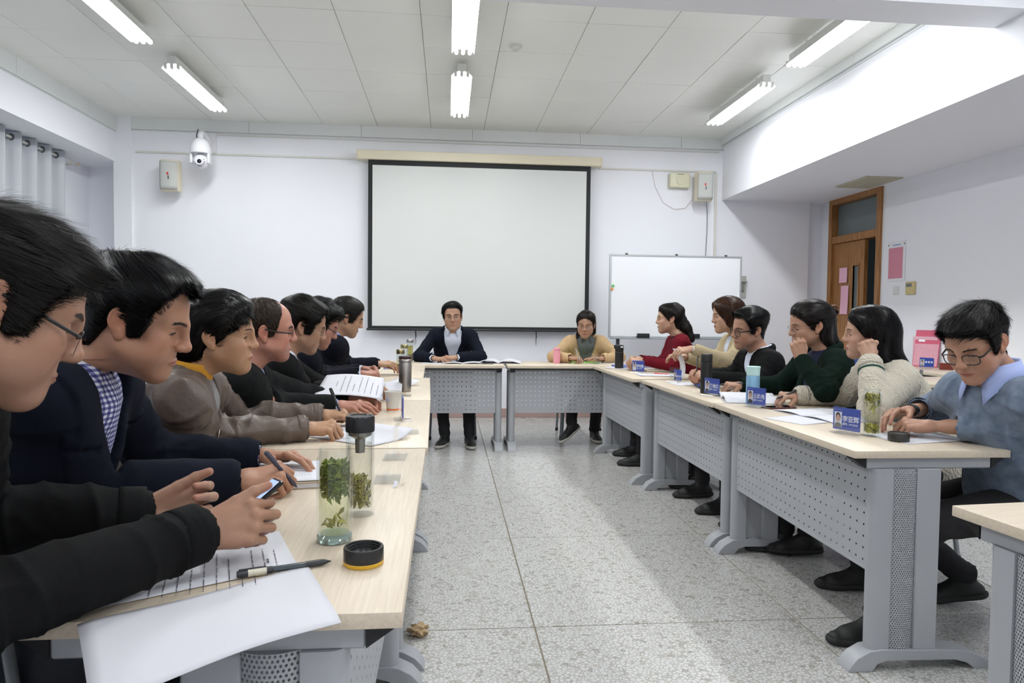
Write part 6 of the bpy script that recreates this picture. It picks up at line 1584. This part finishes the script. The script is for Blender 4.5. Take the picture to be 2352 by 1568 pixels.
SK = (.53, .325, .225); SKR = (.56, .30, .215); SKL = (.60, .40, .29); SKF = (.47, .29, .20)
# ---- left row, nearest first ----
A = person('man in black jacket and half-rim glasses looking at a phone, nearest on the left', (-.600, .965, 1.190), 41, 22, 1, body=8, h=.006, hh=.0022, hd=.0020, skin=(0.360, 0.198, 0.130), lid=.75, blush=.5, beard=.12, bulk=1.06, sleeve=1.12, lean=.16, side=.04, neck=(.085, .060),
    arms={'R': dict(w=(-.405, 1.150, .822), d=(.86, .42, .06), back=(.25, -.85, .40), pose='phone', e=(-.63, .855, .80)), 'L': dict(w=(-.560, 1.315, .808), d=(.93, .10, .12), back=(-.25, .75, -.25), pose='phone', e=(-.80, 1.20, .84))},
    jacket=m_black, jcol='coat', fold=.010, trousers=(.03, .05, .10), seed=3, neckhole=.064)
groom(A.root, A.TH, 'man', .010, .016, flow=flow_from((0, -.10, .09), (.10, .9, .10)), length=lambda p: .030 + .030 * np.clip((p[:, 2] - .02) / .08, 0, 1), n=14000, width=.0009, lift=.5, jit=.5, col=(.013, .011, .010), h=.003, seed=3, noise=.004, over=.018, seglen=7, rough=.38)
glasses(A, .026, .0175, .0013, (.015, .015, .015), 0.0, 3.0, z=-.006, slip=.008, brow_only=True)
band(A, 'L', mat('watch_steel', (.35, .34, .33), .25, 1.0), .029, -.002, .016, 'watch_band'); band(A, 'L', mat('cuff_dark_blue', (.02, .03, .07), .8), .034, .016, .03, 'inner_cuff')
for s_ in 'RL': band(A, s_, m_black, .0500, .001, .045, 'sleeve_cuff', 1.0)
phone(-.352, 1.235, 0, 'dark smartphone with a lit screen held by the nearest man on the left', z=.832, tilt=(math.radians(38), math.radians(-8), math.radians(-66)), scr=True)
place_chair(A, 'blue chair under the nearest man on the left')
B_ = person('man in a navy blazer and blue gingham shirt writing, second on the left', (-.669, 1.541, 1.168), 11, 18, 5, body=6, h=.006, hh=.0024, hd=.0020, skin=(0.396, 0.208, 0.133), lid=.62, blush=.75, beard=.22, bulk=1.12, sleeve=1.08, wide=1.05, jaw=1.10, lean=.20, neck=(.085, .055),
    arms={'R': dict(w=(-.470, 1.600, .800), d=(.93, .35, .05), back=(.05, -.55, .83), pose='pen', e=(-.74, 1.50, .805)), 'L': dict(w=(-.500, 1.900, .795), d=(.88, -.20, .02), back=(0, .2, 1), pose='relaxed', e=(-.775, 1.86, .81))},
    jacket=m_navy, shirt=m_check, vneck=(.34, .26, .016), collar=(.064, .032, .040), jcol='suit', fold=.009, cuff=.03, trousers=(.012, .014, .02), seed=5)
groom(B_.root, B_.TH, 'high', .010, .024, flow=flow_from((-.05, -.07, .11), (.25, .45, .0)), length=lambda p: .04 + .05 * np.clip((p[:, 2] - .03) / .08, 0, 1), n=15000, width=.0008, lift=.2, jit=.28, col=(.008, .008, .009), h=.003, seed=6, noise=.003, over=.012, seglen=8, rough=.33)
for s_ in 'RL': band(B_, s_, m_navy, .0482, .032, .050, 'sleeve_cuff', 1.0)
band(B_, 'R', m_check, .0345, .006, .040); band(B_, 'L', m_check, .0345, .006, .040)
pen((-.415, 1.60, .865), (-.355, 1.655, .768), 'slim dark pen held over the tan-edged notebook', (.05, .05, .08))
place_chair(B_, 'blue chair under the man in the gingham shirt')
A = person('woman in taupe leather jacket and yellow turtleneck with a black fringe', (-.688, 2.131, 1.118), 8, 3, 6, body=8, female=True, sc=.97, h=.007, hh=.0026, hd=.0022, skin=(0.403, 0.228, 0.133), lid=.35, blush=.3, wide=1.05, jaw=1.03, bulk=1.02, lean=.20, neck=(.06, .075),
    arms={'R': dict(w=(-.478, 2.355, .795), d=(.92, .15, .0), back=(.0, -.35, .93), pose='pen', e=(-.745, 2.24, .80)), 'L': dict(w=(-.480, 2.66, .795), d=(.90, .0, .0), back=(0, -.3, .95), pose='pen', e=(-.76, 2.62, .80))},
    jacket=m_leather, jcol='coat', fold=.014, trousers=(.01, .01, .012), seed=8, neckhole=.062, vneck=(.30, .07, .012), shirt=mat('sweater_grey', (.25, .25, .25), .9))
groom(A.root, A.TH, 'woman', .013, .022, mass=[(s_ell((0, -.095, -.035), (.055, .045, .055)), .03), (s_ell((0, -.05, .02), (.083, .07, .07)), .03)], flow=lambda p: np.where((p[:, 1:2] > .035) & (p[:, 2:3] > .03), V3(0, .8, -.75)[None] + 0 * p, flow_to((0, -.13, -.04))(p)), length=lambda p: np.where(p[:, 1] > .03, .055, .06), n=8000, width=.0013, lift=.06, jit=.15, col=(.008, .0075, .008), h=.0032, female=True, seed=9, over=.042, rough=.3, ext=((-.12, -.17, -.14), (.12, .13, .16)))
for s_ in 'RL': band(A, s_, m_leather, .0450, .002, .028, 'sleeve_cuff', 1.0)
neck_band(A, mat('turtleneck_yellow', (.62, .30, .03), .9, bump=(300, .5)), .057, .0, .058, 'turtleneck')
front_line(A, 'zip', [(.035, .10 + .02 * i) for i in range(9)], mat('zip_brass', (.50, .45, .36), .3, 1.0), .0022, .004)
pen((-.452, 2.685, .895), (-.395, 2.66, .775), 'upright black pen in the left hand of the woman in leather', (.03, .03, .03), r=.0055)
place_chair(A, 'blue chair under the woman in leather')
A = person('balding man in dark jacket and light blue shirt reading a white booklet', (-.711, 2.745, 1.118), 19, 4, 8, body=10, h=.008, hh=.003, hd=.0025, skin=(.43, .205, .145), lid=.5, blush=.8, beard=.15, wide=1.08, jaw=1.15, bulk=1.10, sleeve=1.08, lean=.18,
    arms={'R': dict(w=(-.465, 2.960, .792), d=(.95, -.15, -.02), back=(0, -.35, .93), pose='relaxed', e=(-.70, 2.88, .80)), 'L': dict(w=(-.43, 3.13, .79), d=(.9, -.1, .05), back=(.1, .5, .8), pose='pinch', e=(-.62, 3.13, .80))},
    jacket=m_dkg, shirt=m_shirt_b, vneck=(.20, .20, .012), collar=(.064, .030, .036), jcol='coat', fold=.006, cuff=.035, seed=11)
groom(A.root, A.TH, 'recede', .003, .005, flow=flow_from((0, -.04, .12), (0, -.1, -.2)), length=.014, n=7000, width=.0011, lift=.30, jit=.5, col=(.035, .022, .014), h=.0032, seed=12, noise=.0008, over=.004, seglen=4)
glasses(A, .026, .016, .0015, (.012, .011, .012), 0, 2.8, z=-.004, brow_only=True)
band(A, 'R', m_shirt_b, .0335, .004, .036)
place_chair(A, 'blue chair under the balding man')
bk = thing('open_booklet', 'printed white booklet tilted up in the hands of the balding man', 'booklet', (-.42, 3.16, .80))
f_ = lambda u, v: .004 + .075 * v + .022 * math.sin(math.pi * (1 - u) * .8) * (1 - .2 * v)
o = curve_sheet('page', [(-.165, -.12), (.135, -.11), (.120, .10), (-.150, .13)], f_, m_paper, bk, 14, .002)
rl = ruled(bk, .2, .2, 9, .085, -.10, .11, 0, seed=15, title=True, th=.0022); rl.rotation_euler = (0, 0, 0)
me = rl.data
for v in me.vertices:
    y, x = v.co.x, -v.co.y; u = (x + .165) / .30; vv = (y + .115) / .23; v.co.x = x + .03; v.co.y = y; v.co.z = f_(min(max(u + .1, 0), 1), vv) + .0034
A = person('man in black coat and white collar with thin glasses, fifth on the left', (-.682, 3.289, 1.125), 20, 17, 7, body=12, h=.009, hh=.0032, hd=.0025, skin=(0.396, 0.224, 0.140), lid=.8, blush=.4, beard=.1, lean=.18,
    arms={'R': dict(w=(-.42, 3.40, .82), d=(.85, .45, .05), back=(-.1, -.4, .9), pose='pinch', e=(-.66, 3.30, .81)), 'L': dict(w=(-.43, 3.62, .80), d=(.9, -.25, .05), back=(.1, .4, .9), pose='pen', e=(-.67, 3.66, .80))},
    jacket=m_black, shirt=m_shirt_w, vneck=(.22, .22, .010), collar=(.062, .030, .034), jcol='coat', fold=.005, seed=14)
groom(A.root, A.TH, 'high', .008, .024, flow=flow_from((-.04, -.07, .11), (.15, .6, .1)), length=.05, n=6000, width=.0013, lift=.22, jit=.35, col=(.014, .012, .010), h=.0034, seed=15, noise=.003, over=.012)
glasses(A, .025, .016, .0010, (.45, .42, .40), .9, 2.6, z=-.004, slip=.010, brow_only=True, thick_temple=False)
place_chair(A, 'blue chair under the man with thin glasses')
pen((-.375, 3.47, .835), (-.262, 3.55, .768), 'dark pen pointing across the table from the fifth man on the left', (.03, .03, .035)); pv = thing('folded_sheet', 'folded white sheet standing open between the pen and the steel tumbler', 'paper', (-.30, 3.78, TZ + .002))
curve_sheet('sheet', [(-.05, -.07), (.05, -.06), (.05, .06), (-.05, .07)], lambda u, v: .002 + .075 * max(0, v - .35), m_paper, pv, 8)
A = person('man in a dark suit leaning forward with half-rim glasses, sixth on the left', (-.717, 3.876, 1.122), 15, 24, 0, body=20, h=.009, hh=.0034, hd=.0027, skin=(0.418, 0.205, 0.149), lid=.8, blush=.7, beard=.08, lean=.12,
    arms={'R': dict(w=(-.50, 4.02, .835), d=(.75, .55, -.02), back=(-.15, -.3, .9), pose='clasp', e=(-.72, 3.98, .80)), 'L': dict(w=(-.51, 4.20, .845), d=(.85, -.35, .0), back=(.1, .55, .8), pose='clasp', e=(-.74, 4.25, .80))},
    jacket=m_navy2, shirt=m_shirt_w, vneck=(.25, .2, .01), collar=(.062, .028, .032), jcol='suit', seed=17, cuff=.03)
groom(A.root, A.TH, 'man', .008, .030, flow=flow_from((0, -.08, .10), (0, .7, .25)), length=.05, n=5000, width=.0014, lift=.5, jit=.5, col=(.009, .009, .010), h=.0036, seed=18, noise=.005, over=.015)
glasses(A, .026, .016, .0013, (.02, .02, .02), 0, 2.8, z=-.005, slip=.008, brow_only=True); band(A, 'R', m_shirt_w, .035, .004, .03); band(A, 'L', m_shirt_w, .035, .004, .03)
place_chair(A, 'blue chair under the man with clasped hands')
A = person('man in dark suit and light blue shirt without glasses, farthest on the left', (-.664, 4.582, 1.160), 19, 18, 9, body=15, h=.009, hh=.0036, hd=.0027, skin=(0.403, 0.238, 0.149), lid=.7, blush=.3, beard=.08, lean=.18,
    arms={'R': dict(w=(-.49, 4.80, .838), d=(.92, .25, -.02), back=(0, -.3, .95), pose='relaxed', e=(-.70, 4.70, .82)), 'L': dict(w=(-.48, 4.95, .825), d=(.9, .1, 0), back=(0, 0, 1), pose='relaxed', e=(-.71, 4.98, .81))},
    jacket=m_navy2, shirt=m_shirt_b, vneck=(.30, .22, .014), collar=(.063, .030, .036), jcol='suit', seed=20, cuff=.02)
groom(A.root, A.TH, 'high', .005, .016, flow=flow_from((-.05, -.07, .12), (.2, .5, 0)), length=.04, n=4500, width=.0014, lift=.12, jit=.25, col=(.020, .018, .016), h=.0036, seed=21, noise=.002, over=.008)
place_chair(A, 'blue chair under the man without glasses at the far left')
# ---- head table ----
A = person('man in navy suit and light shirt behind the left head table, before the screen', (.043, 6.33, 1.163), -91, 2, 2, body=-90, h=.010, hh=.0036, hd=.0028, skin=(0.389, 0.224, 0.146), lid=.3, blush=.35, beard=.1, mouth=.0018, lean=.30, neck=(.05, .065), sc=1.04, gaze=-.05, sh=.17, bulk=1.02,
    arms={'R': dict(w=(-.125, 6.13, .792), d=(.85, -.25, -.03), back=(.1, -.2, .97), pose='relaxed', e=(-.265, 6.30, .80)), 'L': dict(w=(.075, 6.14, .800), d=(-.97, -.05, .0), back=(0, -.2, .97), pose='relaxed', e=(.305, 6.27, .80))},
    jacket=m_navy, shirt=m_shirt_w, vneck=(.33, .22, .012), collar=(.065, .030, .040), jcol='suit', seed=23, sole=(.45, .43, .38), shoes=(.012, .012, .012), ankle={'R': (-.02, 6.17, .09), 'L': (.20, 6.13, .09)}, toe={'R': (-.35, -.9, 0), 'L': (.12, -1, 0)}, cuff=.03)
groom(A.root, A.TH, 'high', .006, .022, flow=flow_from((-.045, -.06, .12), (.7, .1, .05)), length=.045, n=5000, width=.0015, lift=.08, jit=.2, col=(.009, .009, .010), h=.0036, seed=24, noise=.002, over=.004)
glasses(A, .0225, .0150, .0009, (.30, .26, .22), .9, 2.2, z=-.010, slip=.004, thick_temple=False); band(A, 'R', m_shirt_w, .036, .004, .035); band(A, 'L', m_shirt_w, .036, .004, .022)
place_chair(A, 'blue chair behind the left head table')
A = person('woman in a camel jacket writing behind the right head table', (1.290, 6.32, 1.106), -108, 12, -1, body=-95, female=True, sc=1.0, h=.010, hh=.0034, hd=.0028, skin=(0.389, 0.224, 0.149), lid=.7, blush=.4, lean=.26, bulk=.98, neck=(.06, .075),
    arms={'R': dict(w=(1.115, 6.17, .800), d=(.75, -.45, -.02), back=(.1, -.1, .97), pose='pen', e=(.985, 6.32, .80)), 'L': dict(w=(1.43, 6.18, .798), d=(-.85, -.3, 0), back=(0, 0, 1), pose='flat', e=(1.605, 6.28, .80))},
    jacket=m_camel, shirt=mat('shirt_grey_green', (.10, .115, .11), .85), vneck=(.30, .26, .012), collar=(.060, .026, .034), jcol='suit', seed=26, sole=(.5, .48, .43), ankle={'L': (1.40, 6.38, .09), 'R': (1.13, 6.12, .20)}, toe={'R': (-.75, -.5, -.45), 'L': (.05, -1, 0)}, knee_in=.1)
groom(A.root, A.T, 'woman', .009, .014, mass=[(s_cap((.058, -.055, -.01), (.080, -.015, -.20), .026, .020), .03), (s_cap((-.058, -.065, 0), (-.070, -.045, -.11), .028, .020), .03), (s_cap((0, -.08, 0), (0, -.09, -.15), .05, .04), .04)], flow=flow_part(.0, None, 1.0), length=.075, n=5000, width=.0016, lift=.06, jit=.2, col=(.022, .017, .014), h=.0036, female=True, seed=27, ext=((-.14, -.17, -.26), (.14, .13, .16)), over=.02, grav=.12)
glasses(A, .023, .014, .0009, (.35, .33, .32), .9, 2.4, z=-.008, slip=.006, brow_only=True, thick_temple=False)
pen((1.155, 6.12, .89), (1.20, 6.10, .768), 'pen held upright by the woman in the camel jacket', (.35, .35, .36)); place_chair(A, 'blue chair behind the right head table', dist=.0)
# ---- right row, farthest first ----
A = person('woman in a dark red sweater with a curly ponytail, farthest on the right', (1.799, 5.418, 1.172), 166, 2, -4, body=172, female=True, sc=.97, h=.009, hh=.0034, hd=.0027, skin=SKF, lid=.45, blush=.7, lean=.12, bulk=.92,
    arms={'L': dict(w=(1.545, 5.31, .835), d=(-.95, .15, .05), back=(.1, -.4, .9), pose='clasp', e=(1.77, 5.20, .80)), 'R': dict(w=(1.57, 5.47, .840), d=(-.9, -.3, .05), back=(.1, .4, .9), pose='clasp', e=(1.78, 5.58, .80))},
    jacket=m_red, jcol='sweater', seed=29, sleeve=.86)
groom(A.root, A.T, 'woman', .007, .014, mass=[(s_cap((0, -.10, -.015), (-.01, -.125, -.09), .038, .045), .02), (s_cap((-.01, -.125, -.09), (-.05, -.13, -.20), .045, .030), .03)], flow=flow_to((0, -.14, -.03), (0, 0, -.35)), length=.06, n=5500, width=.0018, lift=.18, jit=.55, col=(.016, .012, .011), h=.0034, female=True, seed=30, noise=.005, ext=((-.14, -.20, -.26), (.14, .13, .16)), over=.015)
neck_band(A, mat('collar_dark_dots', (.035, .012, .018), .85, noise=(500, .8)), .052, -.02, .030, 'shirt_collar'); place_chair(A, 'blue chair under the woman in dark red')
A = person('woman in beige trench coat with brown bobbed hair turning a page', (1.988, 4.72, 1.200), 174, 7, 1, body=176, female=True, sc=.98, h=.009, hh=.0034, hd=.0027, skin=SKF, lid=.6, blush=.3, lean=.10, bulk=.95,
    arms={'L': dict(w=(1.675, 4.55, .970), d=(-.93, .15, -.15), back=(.1, -.4, .88), pose='pinch', e=(1.90, 4.50, .88)), 'R': dict(w=(1.70, 4.76, .90), d=(-.85, -.2, .15), back=(.2, .3, .85), pose='relaxed', e=(1.93, 4.82, .84))},
    jacket=m_trench, jcol='coat', shirt=m_shirt_w, vneck=(.16, .2, .01), seed=32, cuff=.02)
groom(A.root, A.T, 'curtain', .014, .024, mass=[(s_cap((s * .070, -.015, .01), (s * .074, -.02, -.125), .032, .020), .03) for s in (-1, 1)] + [(s_cap((0, -.075, 0), (0, -.085, -.12), .06, .045), .04)], flow=flow_part(.015, None, 1.1), length=.085, n=6000, width=.0016, lift=.06, jit=.16, col=(.060, .026, .014), h=.0034, female=True, seed=33, ext=((-.14, -.17, -.20), (.14, .13, .17)), over=.03, grav=.1, rough=.3, ears=False)
band(A, 'L', mat('bangle_white', (.75, .75, .72), .3), .031, .000, .012, 'bangle'); place_chair(A, 'blue chair under the woman in the trench coat')
lp = thing('turned_page', 'white page curling down from the lifted hand of the woman in the trench coat', 'paper', (1.60, 4.60, .86)); vs = []
for i in range(13):
    t_ = i / 12
    for k in (0, 1): vs.append((-.03 + .045 * math.sin(t_ * 2.6) + .02 * t_, -.05 + .11 * k, .105 - .20 * t_))
o = mesh_obj('sheet', np.array(vs), [(i * 2, i * 2 + 1, i * 2 + 3, i * 2 + 2) for i in range(12)], m_paper, lp, smooth=True); md = o.modifiers.new('t', 'SOLIDIFY'); md.thickness = .0005
A = person('man in a black coat with thick dark glasses holding a pen, fourth on the right', (1.889, 4.142, 1.115), 186, 8, -8, body=182, h=.008, hh=.003, hd=.0024, skin=(0.403, 0.221, 0.149), lid=.55, blush=.45, beard=.08, lean=.14, bulk=1.04, neckshift=.0,
    arms={'L': dict(w=(1.625, 4.06, .815), d=(-.85, .35, .12), back=(.2, -.5, .8), pose='fist', e=(1.85, 3.93, .80)), 'R': dict(w=(1.64, 4.25, .82), d=(-.85, -.25, .12), back=(.2, .45, .8), pose='pen', e=(1.87, 4.34, .80))},
    jacket=m_black, jcol='coat', shirt=m_shirt_w, vneck=(.12, .22, .012), collar=(.063, .024, .026), seed=35)
groom(A.root, A.TH, 'high', .004, .028, flow=flow_from((.055, -.06, .11), (-.55, .25, .05)), length=.055, n=6500, width=.0013, lift=.08, jit=.16, col=(.009, .009, .010), h=.0034, seed=36, noise=.002, over=.004, rough=.3)
glasses(A, .0255, .0205, .0018, (.02, .02, .022), 0, 2.3, z=-.006)
pen((1.572, 4.17, .945), (1.545, 4.12, .845), 'black pen held upright by the man with thick dark glasses', (.03, .03, .03)); place_chair(A, 'blue chair under the man with thick glasses')
A = person('woman in a dark green coat resting her chin on her fist, third on the right', (1.922, 3.479, 1.153), 174, 12, -9, body=178, female=True, sc=.99, h=.008, hh=.0026, hd=.0023, skin=(0.418, 0.238, 0.158), lid=.75, blush=.4, lean=.14, bulk=1.0,
    arms={'L': dict(w=(1.800, 3.335, .975), d=(-.15, .12, .97), back=(-.35, -.93, .05), pose='fist', e=(1.86, 3.20, .835)), 'R': dict(w=(1.680, 3.76, .800), d=(-.93, .0, .0), back=(0, -.2, .97), pose='pen', e=(1.90, 3.74, .80))},
    jacket=m_green, jcol='coat', shirt=mat('top_navy', (.012, .016, .045), .9), vneck=(.22, .30, .014), seed=38, sleeve=1.05)
groom(A.root, A.T, 'woman', .009, .018, mass=[(s_ell((0, -.118, .055), (.020, .018, .016)), .006), (s_cap((0, -.08, 0), (0, -.095, -.14), .058, .040), .04), (s_cap((-.060, -.05, -.02), (-.060, -.055, -.14), .030, .024), .03)], flow=lambda p: np.where(p[:, 2:3] > .015, flow_to((0, -.14, .04))(p), flow_part(.0, None, 1.1)(p)), length=.07, n=7000, width=.0014, lift=.06, jit=.18, col=(.016, .013, .012), h=.0032, female=True, seed=39, ext=((-.14, -.19, -.22), (.14, .13, .16)), over=.015, rough=.32)
bm = bmesh.new(); org = np.array(A.root.location); tube(bm, [Vector(A.TH(np.array([[0, -.135 - .022 * math.cos(a), .062 + .014 * math.sin(a)]]))[0]) for a in [2 * math.pi * k / 14 for k in range(14)]], .007, 8, closed=True); bm_obj('hair_clip', bm, mat('clip_brown', (.12, .045, .025), .3), A.root, 180)
glasses(A, .0245, .0155, .0010, (.40, .25, .24), .8, 2.5, z=-.006, slip=.005, brow_only=True, thick_temple=False)
pen((1.690, 3.72, .815), (1.565, 3.80, .800), 'grey pen held flat by the woman in dark green', (.10, .10, .11)); band(A, 'R', mat('cuff_purple', (.13, .07, .16), .85, noise=(200, .5)), .037, .002, .02)
place_chair(A, 'blue chair under the woman in dark green')
A = person('woman in cream cable-knit sweater with long black hair, resting her cheek on her hand', (1.944, 2.992, 1.122), 154, 2, -8, body=170, female=True, sc=.98, h=.007, hh=.0024, hd=.0022, skin=(0.446, 0.264, 0.186), lid=.55, blush=.6, lean=.20, bulk=1.04, side=-.02,
    arms={'L': dict(w=(1.860, 2.855, 1.000), d=(.10, .30, .94), back=(-.25, -.93, .28), pose='fist', e=(1.800, 2.715, .815)), 'R': dict(w=(1.755, 3.27, .797), d=(-.95, -.1, .0), back=(0, -.25, .95), pose='pen', e=(1.99, 3.24, .81))},
    jacket=m_cream2, jcol='sweater', seed=41, sleeve=1.16, fold=.007, shoes=(.01, .01, .01), ankle={'L': (1.82, 2.80, .09), 'R': (1.80, 3.22, .10)})
groom(A.root, A.T, 'woman', .007, .015, mass=[(s_cap((-.064, -.035, .01), (-.072, -.020, -.30), .030, .022), .03), (s_cap((0, -.075, 0), (0, -.095, -.28), .06, .05), .04), (s_cap((.062, -.04, .0), (.07, -.05, -.26), .028, .025), .03)], flow=flow_part(.02, None, 1.3), length=.10, n=8500, width=.0013, lift=.03, jit=.10, col=(.010, .009, .010), h=.0032, female=True, seed=42, ext=((-.14, -.19, -.36), (.14, .13, .16)), over=.012, grav=.12, rough=.28, seglen=7)
m_gst = mat('stripe_green', (.015, .06, .045), .9)
for s_ in 'RL': band(A, s_, m_cream2, .0515, .006, .040, 'ribbed_cuff', 1.0)
band(A, 'L', m_gst, .0535, .052, .062, 'green_stripe', .95); band(A, 'R', m_gst, .0505, .040, .052, 'green_stripe', .95)
pen((1.775, 3.27, .835), (1.62, 3.235, .785), 'dark pen held by the woman in the cream sweater', (.03, .03, .035)); place_chair(A, 'blue chair under the woman in the cream sweater')
A = person('young man in blue-grey sweater, light blue collar and dark glasses, nearest on the right', (1.803, 2.178, 1.108), 200, 28, 2, body=186, h=.006, hh=.0022, hd=.0020, skin=(0.418, 0.228, 0.152), lid=.78, blush=.6, beard=.04, lean=.22, bulk=1.06, sleeve=1.05, wide=1.0, jaw=.97, side=.09,
    arms={'L': dict(w=(1.775, 2.335, .797), d=(-.80, .42, .0), back=(-.05, -.40, .90), pose='pen', e=(1.965, 2.110, .815)), 'R': dict(w=(1.795, 2.50, .830), d=(-.88, -.25, -.05), back=(0, .35, .92), pose='relaxed', e=(2.00, 2.62, .83))},
    jacket=m_grey, shirt=m_shirt_b, collar=(.072, .036, .060, .014, .012), neckhole=.068, jcol='sweater', seed=44, cuff=.10, fold=.006, ankle={'L': (1.585, 2.335, .09), 'R': (2.15, 2.62, .11)}, toe={'L': (-1, -.05, 0), 'R': (-.8, .4, -.2)}, shoes=(.015, .018, .017))
groom(A.root, A.TH, 'man', .009, .021, flow=flow_from((0, -.07, .10), (0, .75, .12)), length=lambda p: .022 + .030 * np.clip((p[:, 2] - .02) / .08, 0, 1), n=10500, width=.0010, lift=.5, jit=.35, col=(.012, .011, .011), h=.003, seed=45, noise=.003, over=.017, seglen=7)
glasses(A, .0265, .0185, .0018, (.012, .012, .02), 0, 3.0, z=-.005, slip=.005)
for s_ in 'RL': band(A, s_, m_grey, .0480, .088, .145, 'ribbed_cuff', 1.0)
band(A, 'R', mat('watch_black', (.01, .01, .01), .4), .030, .006, .03, 'watch_band')
place_chair(A, 'blue chair under the young man in the blue-grey sweater')
tag(chair0, None, None)
